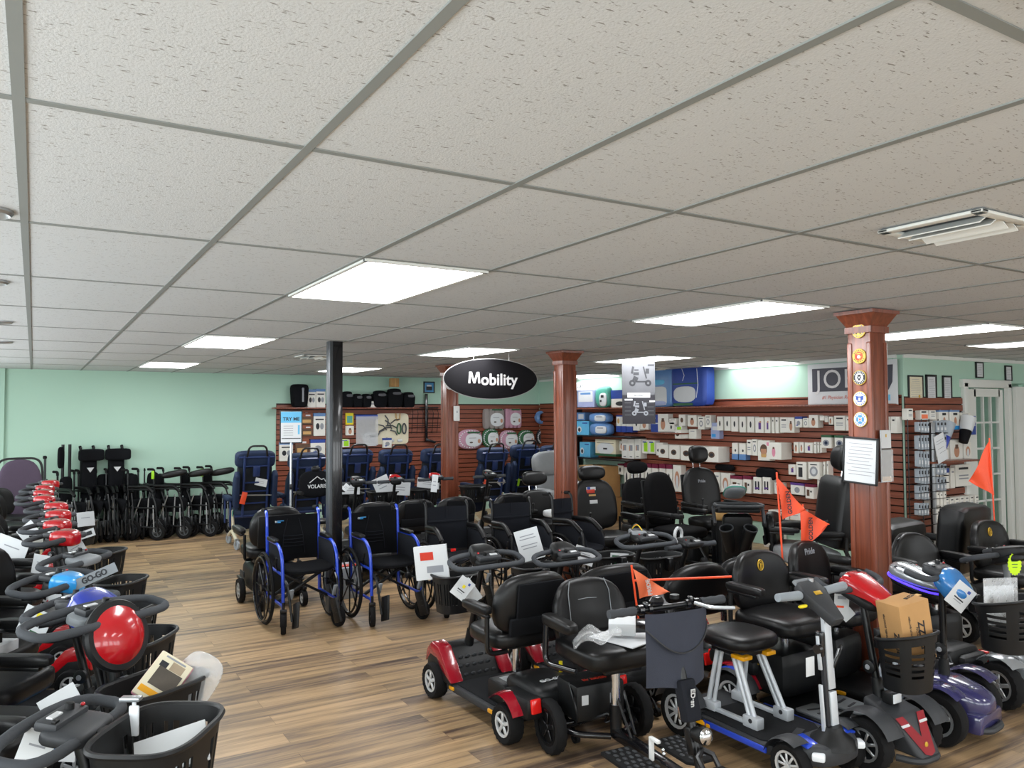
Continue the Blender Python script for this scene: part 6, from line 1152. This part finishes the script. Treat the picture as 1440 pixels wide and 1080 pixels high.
# --- power chairs in the middle
GP = 'power wheelchairs in the middle of the floor'
power_chair('black power wheelchair with coloured stickers on its back and a wide headrest', 5.33, 6.85, -95, 'vinyl', .58, .56, .43, (.34, .17), None, True, GP, bulk=.13, hgap=-.02)
power_chair('black power wheelchair with plain cloth back cushion', 6.25, 6.70, -82, 'seat_fabric', .5, .60, .44, None, None, False, GP, cloth=True)
power_chair('black power wheelchair half hidden behind the cloth backed one, label on its back', 6.75, 7.75, -95, 'seat_fabric', .5, .46, .42, (.30, .16), None, False, GP)
power_chair('tall black power wheelchair lettered on its back with high headrest', 7.0, 6.9, -100, 'vinyl', .52, .58, .47, (.26, .22), 'Pride', False, GP)
power_chair('black power wheelchair with a rolled pad back, left of the plain column', 5.3, 8.0, -95, 'vinyl', .46, .36, .42, (.34, .18), None, False, GP)
power_chair('high black power wheelchair seen from behind beside the emblem column', 6.02, 4.75, 150, 'vinyl', .56, .64, .5, (.26, .24), None, False, GP, bulk=.2, hr_pin=True, lit_smat='vinyl_gray')  # seat is black vinyl; its grey colour stands in for light on it
for k, (x, y, h_, lab) in enumerate([(5.58, 3.95, .50, 'big squared black seat back beside the emblem column, lower of two'), (6.6, 4.0, .55, 'big squared black seat back in front of the french door, taller of two')]):
    r = thing('power_wheelchair', lab, 'power wheelchair', (x, y, 0), rad(96), 'squared black seats by the emblem column'); w = .56
    obj('base', mb('plastic').pad((-.0, 0, .22), (.7, .5, .24), 6, 5), r)
    for s_ in (-1, 1): wheel(r, .05, s_ * .3, .16, .16, .07, 'silver', 5, 24, True); obj('armrest', mb('vinyl').pad((.05, s_ * .33, .66), (.4, .08, .06), 5, 4), r)
    obj('seat', mb('vinyl').pad((.04, 0, .47), (.5, w * .9, .14), 5, 5), r); obj('backrest', mb('vinyl').pad((-.3, 0, .5 + h_ / 2 - .04), (.22, w, h_), 8, 6, (0, -.1, 0)), r)
r = thing('lift_chair', 'grey padded lift chair behind the plain wooden column', 'armchair', (6.98, 9.9, 0), rad(-95)); w = .95
obj('seat', mb('vinyl_gray').pad((.1, 0, .4), (.6, .5, .2), 4, 5), r); obj('backrest', mb('vinyl_gray').pad((-.3, 0, .62), (.22, w * .78, .42), 4, 6, (0, -.15, 0)).pad((-.36, 0, 1.0), (.24, w * .84, .4), 3.6, 6, (0, -.15, 0)), r); obj('base', mb('fabric_gray').box((0, 0, .17), (.7, w, .28), .03), r)
for s_ in (-1, 1): obj('armrest', mb('vinyl_gray').pad((.05, s_ * w * .43, .48), (.66, .15, .36), 4, 5), r)
# --- big shrouded scooter with cup holders
r = thing('mobility_scooter', 'tall black scooter shroud with twin cup holders and a green lit console', 'mobility scooter', (5.85, 5.45, 0), rad(-128), GR1)
sh = mb('plastic').box((0, 0, .55), (.14, .28, .52), .05, (0, .18, 0)).box((.05, 0, .84), (.22, .40, .05), .02, (0, -.12, 0)); obj('shroud', sh, r)
obj('tray_rim', mb('plastic_mid').tube([(a + .12, b, .90) for a, b in superell(.26, .44, 4, 28)], .016, 7, closed=True), r); obj('tray_well', mb('ink').box((.12, 0, .885), (.2, .36, .01)), r)
for s_ in (-1, 1): obj('cup_holder', mb('plastic').lathe([(0, -.2), (.045, -.2), (.066, .06), (.058, .06), (.04, -.18), (0, -.18)], TR(.2, s_ * .1 - .02, .64, s_ * -.2, .45), seg=28).use('plastic_mid').lathe([(.057, .055), (.068, .055), (.068, .066), (.057, .066)], TR(.2, s_ * .1 - .02, .64, s_ * -.2, .45), seg=28, close=True), r); obj('side_rail', mb('plastic_mid').box((.12, s_ * .23, .8), (.2, .03, .05), .01, (0, .9, 0)), r)
c = obj('console', mb('plastic_gray').pad((-.1, 0, 1.0), (.26, .2, .07), 3, 6, (0, -.5, 0)).use('white').pad((-.1, 0, 1.022), (.22, .15, .05), 3, 5, (0, -.5, 0)).use('yellow').pad((-.07, .05, 1.06), (.03, .02, .012), 2, 2, (0, -.5, 0)).use('ink').pad((-.1, -.03, 1.05), (.05, .03, .02), 2, 3, (0, -.5, 0)), r); obj('console_edge', mb('teal').tube([(-.1 + a * .87, b, 1.0 + a * .48) for a, b in superell(.27, .21, 3, 24)], .006, 5, closed=True), c)
obj('deck', mb('plastic').box((-.35, 0, .14), (.9, .46, .08), .02), r)
for xx in (.1, -.75):
    for s_ in (-1, 1): wheel(r, xx, s_ * .22, .12, .12, .07, 'silver', 5, 20, True)
obj('lower_column', mb('plastic').cyl((-.0, 0, .15), (0, 0, .4), .07), r)
# --- purple fabric chair by the far left
r = thing('transport_chair', 'tall purple-grey upholstered chair behind the far red heads', 'chair', (-.12, 11.45, 0), rad(-85))
obj('backrest', cushion_back(mb('purple_fabric'), .09, .5, .72, .3, 4, .12), r, (-.2, 0, .88), (0, -.1, 0)); obj('back_border', mb('black_metal').tube([(-.26 - .0, yy, .88 + zz) for yy, zz in superell(.5, .74, 5, 36)], .014, 6, closed=True), r); obj('seat', mb('purple_fabric').pad((.06, 0, .5), (.5, .5, .1), 5, 5), r)
for s_ in (-1, 1):
    obj('leg_frame', mb('black_metal').tube(fillet([(-.3, s_ * .28, 1.24), (-.27, s_ * .28, .9), (-.2, s_ * .28, .1)], .05), .014, 7).tube([(-.2, s_ * .28, .45), (.28, s_ * .28, .45), (.3, s_ * .28, .1)], .014, 7), r); obj('push_handle', mb('rubber').pad((-.33, s_ * .28, 1.25), (.1, .045, .045), 3, 3), r)
    for xx in (-.2, .3): wheel(r, xx, s_ * .28, .07, .07, .03, 'caster_gray', 3, 16, False, name='caster')
# ================================================================ SMALL THINGS
def card(name, label, cat, p, rot, w, h, mat='paper', marks=(), t=.002, group=None, string=None):
    m = mb(mat).box((0, 0, 0), (w, t, h), .0006, seg=1)
    for (c, x, z, a, b) in marks: m.use(c); m.box((x * w, -t / 2 - .0006, z * h), (a * w, .0008, b * h))
    o = obj(name, m, None, p, rot); tagp(o, label, cat, group)
    if string: obj('string', mb('rope').tube(fillet([(0, 0, h / 2), Vector(string) * .5 + Vector((0, 0, h / 2 + .01)), tuple(Vector(string) + Vector((0, 0, h / 2)))], .02), .0012, 5), o)
    return o
FC = lambda yaw=0: (0, 0, rad(-31 + yaw))   # signs turned roughly to the aisle
warn = [('yellow', 0, .1, .18, .16), ('ink', 0, -.12, .5, .05), ('ink_gray', 0, -.22, .4, .03), ('cobalt', .2, .32, .14, .12)]
def rotd(yaw, roll): return (0, rad(roll), rad(-31 + yaw))
card('hang_tag', 'white diamond hung warning tag on the red portable scooter handlebar', 'tag', (2.25, 4.30, .72), rotd(0, 38), .10, .13, 'paper', warn, string=(.0, 0, .03))
card('hang_tag', 'second white tag tucked behind the diamond warning tag', 'tag', (2.31, 4.32, .69), rotd(5, -35), .09, .15, 'paper', [('ink', 0, .3, .2, .06)])
card('hang_tag', 'white diamond warning tag on the dark column of the purple scooter', 'tag', (4.33, 2.44, .775), rotd(0, 40), .12, .14, 'paper', warn)
card('hang_tag', 'white tag with orange band hung from the red scooter head', 'tag', (3.74, 2.75, .74), rotd(0, 4), .08, .14, 'paper', [('ink_gray', 0, .3, .6, .12), ('orange', -.1, -.05, .5, .08)], string=(.01, 0, .03))
card('hang_tag', 'small pale sticker tag below the orange banded tag', 'tag', (3.77, 2.735, .69), rotd(0, -40), .07, .05, 'paper')
card('hang_tag', 'white triangle tag dangling from the low silver head', 'tag', (4.62, 2.62, .80), rotd(0, 20), .05, .07, 'paper', [('ink_gray', 0, 0, .5, .2)])
st = [(.045 * (1 if k % 2 else .86) * math.cos(2 * pi * k / 36), .07 * (1 if k % 2 else .88) * math.sin(2 * pi * k / 36)) for k in range(36)]
o = obj('starburst_tag', mb('chartreuse').prism(st, .002, TR(0, 0, 0, pi / 2)).use('green').box((0, -.0016, .02), (.04, .0008, .006)).box((0, -.0016, 0), (.036, .0008, .005)).box((0, -.0016, -.018), (.03, .0008, .005)), None, (5.18, 2.58, .84), FC()); tagp(o, 'chartreuse starburst price tag on the silver scooter handlebar', 'tag')
for k, (x, y, z, yaw, roll, w, h, lab) in enumerate([(.02, 2.66, .83, 10, 20, .09, .11, 'white tag hung under the grip of the scooter closest to the camera'), (.10, 3.08, .80, 0, -30, .14, .12, 'pale square tag behind the round red head grip'), (.12, 3.02, .72, 10, 8, .05, .16, 'narrow white tag with blue mark under the round red head'), (.02, 4.15, .86, 0, 25, .13, .12, 'white and yellow warning card on the royal blue scooter grip'),
      (.13, 5.08, .80, 0, -12, .12, .14, 'white sheet on the flat grey tray head'), (.05, 5.74, .86, 0, 10, .1, .12, 'white paper tag on the nearest red headed scooter'), (.25, 6.0, .90, 10, -30, .12, .09, 'white leaflet standing beside the nearest red head'), (-.12, 6.5, .86, 0, 20, .22, .16, 'grey paper sheet lying by the second nearest red head'), (-.02, 6.9, .92, 0, -40, .14, .12, 'white folded sheet by the third nearest red head'), (.42, 8.2, .84, 0, -6, .16, .13, 'white square card on the basket of the fifth nearest red headed scooter'), (.36, 7.0, .86, 4, -18, .14, .06, 'barcoded white strip near the third nearest red head'), (.14, 7.95, .90, 0, 0, .16, .1, 'crumpled white label above the fourth nearest red head')]):
    card('paper_tag', lab, 'tag', (x, y, z), rotd(yaw, roll), w, h, 'paper', [('cobalt', 0, .1, .2, .3)] if k == 2 else [('yellow', .1, .3, .3, .18), ('ink', -.1, -.1, .5, .06), ('green', .1, -.4, .3, .16)] if k == 3 else [('ink', 0, 0, .7, .5)] if k == 10 else [('ink_gray', 0, .1, .5, .05)])
o = card('sale_strip', 'grey strip lettered GO-GO stuck across the light blue scooter head', 'sign', (.25, 4.50, .965), rotd(-2, -24), .30, .05, 'plastic_gray'); lettering(o, 'GO-GO', .04, 'ink', (0.03, -.003, 0), (pi / 2, 0, 0), bold=.0012)
# brochure box and papers in the left baskets
o = thing('brochure_pack', 'cream printed brochure pack propped in the basket behind the round red head', 'brochure', (.42, 3.17, .81), rad(-28)); b = mb('cream').box((0, 0, 0), (.13, .03, .17), .004).use('pink').box((0, .006, 0), (.134, .022, .174), .004).use('photo_dark').box((.008, -.0156, .0), (.095, .001, .07)).use('photo_tan').box((.02, -.0156, .052), (.05, .001, .03)).use('ink').box((-.03, -.0156, .045), (.03, .001, .02)).use('amber').box((-.01, -.0156, -.058), (.09, .001, .022)).use('ink_gray').box((.0, -.0156, .074), (.08, .001, .006)); obj('brochure', b, o, rot=(rad(-38), rad(32), 0)); obj('bubble_sleeve', mb('clear').pad((.1, .06, -.02), (.16, .03, .2), 3, 6, (rad(-10), rad(30), 0)), o)
o = thing('card_clip', 'clear plastic card clip on the rim of the big black basket', 'clip', (.27, 2.63, .89), rad(-31)); obj('clip_body', mb('lens').box((0, 0, -.02), (.03, .012, .09), .005).use('silver').box((-.01, 0, .045), (.06, .03, .012), .003).use('lens').cyl((0, 0, .02), (0, 0, .045), .006), o)
o = obj('paper_stack', mb('paper').box((0, 0, 0), (.2, .14, .012), .002).use('ink_gray').box((.03, 0, .007), (.1, .002, .001)), None, (.36, 2.52, .80), (rad(30), rad(-12), rad(-10))); tagp(o, 'white paper folder lying inside the big black basket', 'papers')
o = obj('paper_stack', mb('paper').box((0, 0, 0), (.2, .12, .05), .004), None, (.42, 4.43, .75), (.2, .0, -.5)); tagp(o, 'white printed papers in the basket of the light blue headed scooter', 'papers')
o = obj('white_box', mb('paper').box((0, 0, 0), (.22, .3, .05), .004), None, (-.22, 4.55, .665), (0, 0, rad(-34))); tagp(o, 'flat white box lying on a seat in the aisle row', 'box')
# brown BUZZ box in the round basket
o = thing('cardboard_box', 'brown cardboard box printed BUZZ standing in the round basket', 'box', (3.81, 2.43, .68), rad(-13)); bxm = mb('cardboard').box((0, 0, 0), (.19, .155, .30), .003, (0, rad(-9), 0)); bxm.use('tan').box((0, 0, .1505), (.19, .03, .001), 0, (0, rad(-9), 0)); bo = obj('carton', bxm, o)
RY = Euler((0, rad(-9), 0)).to_matrix()
def onbox(s, size, loc, rot, **kw):
    m = RY @ Euler(rot).to_matrix(); lettering(bo, s, size, 'ink', tuple(RY @ Vector(loc)), tuple(m.to_euler()), **kw)
onbox('BUZZ', .055, (.03, -.0783, -.02), (pi / 2, -pi / 2, 0), bold=.0012); onbox('CARRYON', .02, (.0, -.0783, -.02), (pi / 2, -pi / 2, 0)); onbox('LITHIUM BATTERY', .015, (-.04, -.0783, .03), (pi / 2, -pi / 2, 0)); onbox('BUZZ', .045, (-.0958, -.04, -.05), (pi / 2, -pi / 2, -pi / 2), bold=.0012); onbox('4 WHEEL SCOOTER', .016, (-.0958, .03, .02), (pi / 2, -pi / 2, -pi / 2)); onbox('BUZZ', .03, (.05, .0, .1512), (0, 0, .3))
# ziplock with manual in the purple scooter's basket
o = thing('manual_bag', 'clear zip bag with white manual standing in the slotted basket', 'manual', (4.47, 2.31, .74), rad(-24)); mm = mb('paper').box((0, 0, 0), (.17, .012, .2), .002).use('ink').box((-.05, -.0068, .02), (.02, .001, .05)).box((.03, -.0068, -.02), (.012, .001, .09), 0, (0, .3, 0)).box((.05, -.0068, -.06), (.06, .001, .012)); obj('manual', mm, o); obj('zip_bag', mb('clear').box((0, -.012, .02), (.2, .003, .25)), o)
o = thing('boxed_charger', 'grey boxed charger with dark screen on the footwell of the purple scooter', 'charger', (4.22, 2.78, .24), rad(-60)); obj('housing', mb('caster_gray').box((0, 0, 0), (.1, .2, .18), .012, (0, -.3, 0)).use('ink').box((.052, .0, .0), (.004, .1, .08), .002, (0, -.3, 0)), o); obj('handle', mb('black_metal').tube(fillet([(0, -.07, .09), (-.02, -.06, .14), (-.02, .06, .14), (0, .07, .09)], .03), .008, 6), o)
# clutter on the three-wheeler seat
o = thing('charger_pack', 'white and black charger with a thin cable on the three-wheeler seat', 'charger', (2.66, 3.28, .64), rad(-40)); obj('card_sleeve', mb('paper').box((0, 0, .03), (.14, .1, .07), .006, (.3, 0, 0)), o); obj('adapter', mb('black_gloss').box((.09, 0, .03), (.1, .07, .05), .01, (.3, 0, .2)), o); obj('cable', mb('black_metal').tube(fillet([(.12, 0, .03), (.2, -.06, .0), (.28, .02, -.005), (.2, .08, .0), (.12, .05, .02)], .05), .004, 5), o)
o = obj('paper_sheet', mb('paper').box((0, 0, 0), (.36, .28, .006), .002), None, (2.72, 3.28, .607), (rad(1), 0, .25)); tagp(o, 'white paper sheet spread on the three-wheeler seat', 'sheet')
def crump(u, v): return (-.12 + .24 * u, -.1 + .2 * v, .03 + .03 * math.sin(9 * u + 5 * v) * math.cos(7 * v) - .12 * max(0, .4 - u))
o = obj('plastic_bag', mb('clear').grid(crump, 18, 14), None, (2.47, 3.25, .63), (0, 0, -.5)); tagp(o, 'crumpled clear plastic bag slipping off the three-wheeler seat', 'bag')
# boxed booklet in the basket of the red portable scooter
o = card('boxed_booklet', 'white and red printed booklet in the basket of the red portable scooter', 'booklet', (2.27, 4.78, .80), rotd(-4, -6), .22, .22, 'paper', [('marine_red', -.12, .2, .4, .24), ('ink_gray', .1, -.2, .5, .2)], .03)
o = card('booklet', 'white printed booklet standing in the dark portable scooter basket', 'booklet', (3.0, 4.72, .86), rotd(-8, -16), .17, .22, 'paper', [('ink_gray', 0, .3, .6, .03), ('ink_gray', 0, .2, .7, .03), ('ink_gray', 0, .0, .7, .03), ('ink_gray', 0, -.1, .6, .03)], .012)
for k, (x, y, z, yaw, roll, w, h, c, lab) in enumerate([(3.2, 8.98, .90, 0, 0, .24, .12, 'paper', 'white paper lying on the tray beside the black post'), (3.62, 9.0, .92, 0, -24, .2, .22, 'paper', 'white sheet leaning in the second tray behind the wheelchairs'), (3.82, 8.95, .88, 6, 4, .26, .16, 'paper', 'printed white sheet lying over the second tray'), (4.22, 8.98, .92, -6, 6, .28, .12, 'paper', 'white envelope in the third tray beside the first column'),
      (3.85, 4.78, .62, 0, 4, .14, .18, 'paper', 'white card with a green patch hung below the bared handlebar'), (3.5, 4.75, .73, 0, 20, .16, .12, 'paper', 'white leaflet in the basket of the bared handlebar scooter'), (3.98, 8.3, .98, 0, 6, .07, .2, 'paper', 'long narrow white tag beside the first column'), (2.95, 8.4, .98, 0, 40, .06, .08, 'paper', 'small diamond tag beside the black post'),
      (6.33, 10.8, .72, 0, 45, .14, .12, 'paper', 'blue and white folded card on the back of a navy recliner'), (2.62, 10.82, .88, 0, 12, .16, .1, 'paper', 'white folded paper tucked in the first navy recliner')]):
    card('paper_sheet', lab, 'sheet', (x, y, z), rotd(yaw, roll), w, h, c, [('green', -.2, .2, .4, .4)] if k == 4 else [('cobalt', 0, 0, .5, .5)] if k == 8 else [('ink_gray', 0, .1, .5, .05), ('ink_gray', 0, -.1, .5, .05)])
# flags
def flag(label, base, top, tri, lean=0, txt=None, col='orange'):
    o = thing('safety_flag', label, 'flag', base); T_ = Vector(top) - Vector(base)
    obj('pole', mb('orange').cyl((0, 0, 0), tuple(T_), .006, seg=8), o)
    P = [Vector(p) - Vector(base) for p in tri]; n = 8
    def fn(u, v):
        a = P[0].lerp(P[1], v); q = a.lerp(P[2], u); d = (P[1] - P[0]).cross(P[2] - P[0]).normalized(); return q + d * (.012 * math.sin(7 * u + 3 * v))
    g = obj('pennant', mb(col).grid(fn, 10, 8, t=.002), o)
    cen = (P[0] + P[1] + P[2]) / 3; nrm = (P[1] - P[0]).cross(P[2] - P[0]).normalized()
    if nrm.y > 0: nrm = -nrm
    ex = (P[2] - (P[0] + P[1]) / 2).normalized(); 
    if txt:
        ex = (P[0] - P[2]).normalized() if False else (P[0] - P[1]).normalized()
        ez = nrm; ey = ez.cross(ex); R_ = Matrix((ex, ey, ez)).transposed()
        lettering(g, txt, .036, 'rim_white' if col == 'orange_light' else 'dark_card', tuple(cen + nrm * .018), tuple(R_.to_euler()), bold=.001)
    return o
rt = Vector((.857, -.515, 0))
def off(p, r_, z): v = Vector(p) + rt * r_; v.z += z; return tuple(v)
f1 = (4.08, 3.42, .80)
flag('orange pennant on an upright pole behind the gold emblem seat', f1, off(f1, -.03, .60), [off(f1, -.03, .57), off(f1, -.0, .30), off(f1, .15, .36)], txt='GOLDEN')
f2 = (4.30, 3.46, .74)
flag('folded orange pennant beside the tall black power wheelchair', f2, off(f2, .02, .44), [off(f2, .0, .42), off(f2, .0, .12), off(f2, .19, .31)], txt='GOLDEN')
flag('orange pennant lying beside the dark hanging bag', (2.96, 3.5, .58), (2.91, 3.5, .92), [(2.92, 3.5, .90), (2.965, 3.5, .725), (3.165, 3.47, .745)], col='orange_light', txt='PRIDE')
f4 = (6.88, 3.55, .02)
flag('orange pennant in front of the white french door', f4, off(f4, -.05, 1.54), [off(f4, -.05, 1.52), off(f4, -.02, 1.06), off(f4, -.23, 1.18)])
o = obj('flag_rod', mb('orange').cyl((-.32, 0, 0), (.25, 0, .02), .007, seg=8), None, (3.3, 3.45, .80), (0, 0, rad(-31))); tagp(o, 'bare orange flag rod lying across the scooter seats', 'flag rod')
# waste bin with bright packets
o = thing('waste_bin', 'black ribbed bin filled with yellow and pink packets', 'bin', (6.45, 6.15, .0)); m = mb('plastic').lathe([(0, .02), (.13, .02), (.17, .62), (.18, .63), (.165, .63), (.125, .05), (0, .05)], seg=28)
for k in range(16): m.box((.158 * math.cos(k * pi / 8), .158 * math.sin(k * pi / 8), .36), (.01, .01, .4), .002, (0, 0, k * pi / 8))
obj('bin_body', m, o)
for k, (x, y, z, c, lab) in enumerate([(6.38, 6.16, .68, 'tan', 'yellow packet on top of the ribbed bin'), (6.55, 6.10, .70, 'pink', 'pink packet leaning on the ribbed bin'), (6.45, 6.06, .66, 'paper', 'white packet standing in the ribbed bin')]):
    o = obj('packet', mb(c).pad((0, 0, 0), (.18, .09, .12), 4, 4), None, (x, y, z), (.2, .1 * k, .3 * k - .2)); tagp(o, lab, 'package')
o = obj('wrapped_package', mb('paper').pad((0, 0, 0), (.3, .24, .09), 4, 5).use('pink').box((0, -.1, 0), (.2, .05, .02), .005), None, (5.33, 7.78, .60), (0, 0, .1)); tagp(o, 'plastic wrapped white and pink package on the rolled pad chair seat', 'package')
o = obj('grey_crate', mb('caster_gray').box((0, 0, .15), (.3, .3, .3), .01).use('marine_red').box((.02, -.05, .305), (.2, .1, .01), .003), None, (2.62, 7.55, 0)); tagp(o, 'grey box with red papers beside the slim black post', 'box')
# ================================================================ LIGHT, WORLD, CAMERA
for k in range(len(WINS) - 1):
    yc = (WINS[k] + WINS[k + 1]) / 2
    L = D.lights.new('window_daylight', 'AREA'); L.shape = 'RECTANGLE'; L.size = 1.4; L.size_y = 1.7; L.energy = 46; L.color = (.92, .97, 1.0)  # area lamp at each added left window, supplies daylight from the side
    o = D.objects.new('window_daylight', L); COL.objects.link(o); o.location = (-1.76, yc, 1.47); o.rotation_euler = (0, -pi / 2, 0)
for k, x in enumerate(FW):
    L = D.lights.new('window_daylight', 'AREA'); L.shape = 'RECTANGLE'; L.size = 2.2; L.size_y = 1.5; L.energy = 46; L.color = (.95, .98, 1.0)  # area lamps at the added front windows, daylight from behind the camera
    o = D.objects.new('window_daylight', L); COL.objects.link(o); o.location = (x + 1.45 if k < 4 else 11.4, -4.46, 1.42); o.rotation_euler = (pi / 2, 0, 0)
W = D.worlds.new('sky'); SC.world = W; W.use_nodes = True
W.node_tree.nodes['Background'].inputs[0].default_value = (.85, .93, 1, 1); W.node_tree.nodes['Background'].inputs[1].default_value = 1.0
cam = D.cameras.new('camera'); co = D.objects.new('camera', cam); COL.objects.link(co); SC.camera = co
F, PITCH, YAW, ROLL = 1108.0, .038, .5453, .0047
cam.sensor_width = 36; cam.sensor_fit = 'HORIZONTAL'; cam.lens = F / 1440 * 36; cam.clip_start = .05; cam.clip_end = 100
co.matrix_world = Matrix.Translation((0, 0, 1.78)) @ Euler((0, 0, -YAW)).to_matrix().to_4x4() @ Euler((pi / 2 + PITCH, 0, 0)).to_matrix().to_4x4() @ Euler((0, 0, -ROLL)).to_matrix().to_4x4()
vs = SC.view_settings; vs.view_transform = 'Standard'; vs.look = 'None'; vs.exposure = 0.2; vs.gamma = 1; vs.use_curve_mapping = False
SC.cycles.use_denoising = True; SC.cycles.max_bounces = 8; SC.cycles.diffuse_bounces = 5; SC.cycles.transparent_max_bounces = 16; SC.cycles.sample_clamp_indirect = 4
bpy.context.view_layer.update()
dups = [k for k, v in LABELS.items() if v > 1]
if dups: print('DUPLABELS', dups)
print('LONGLABELS', [k for k in LABELS if not 4 <= len(k.split()) <= 16])
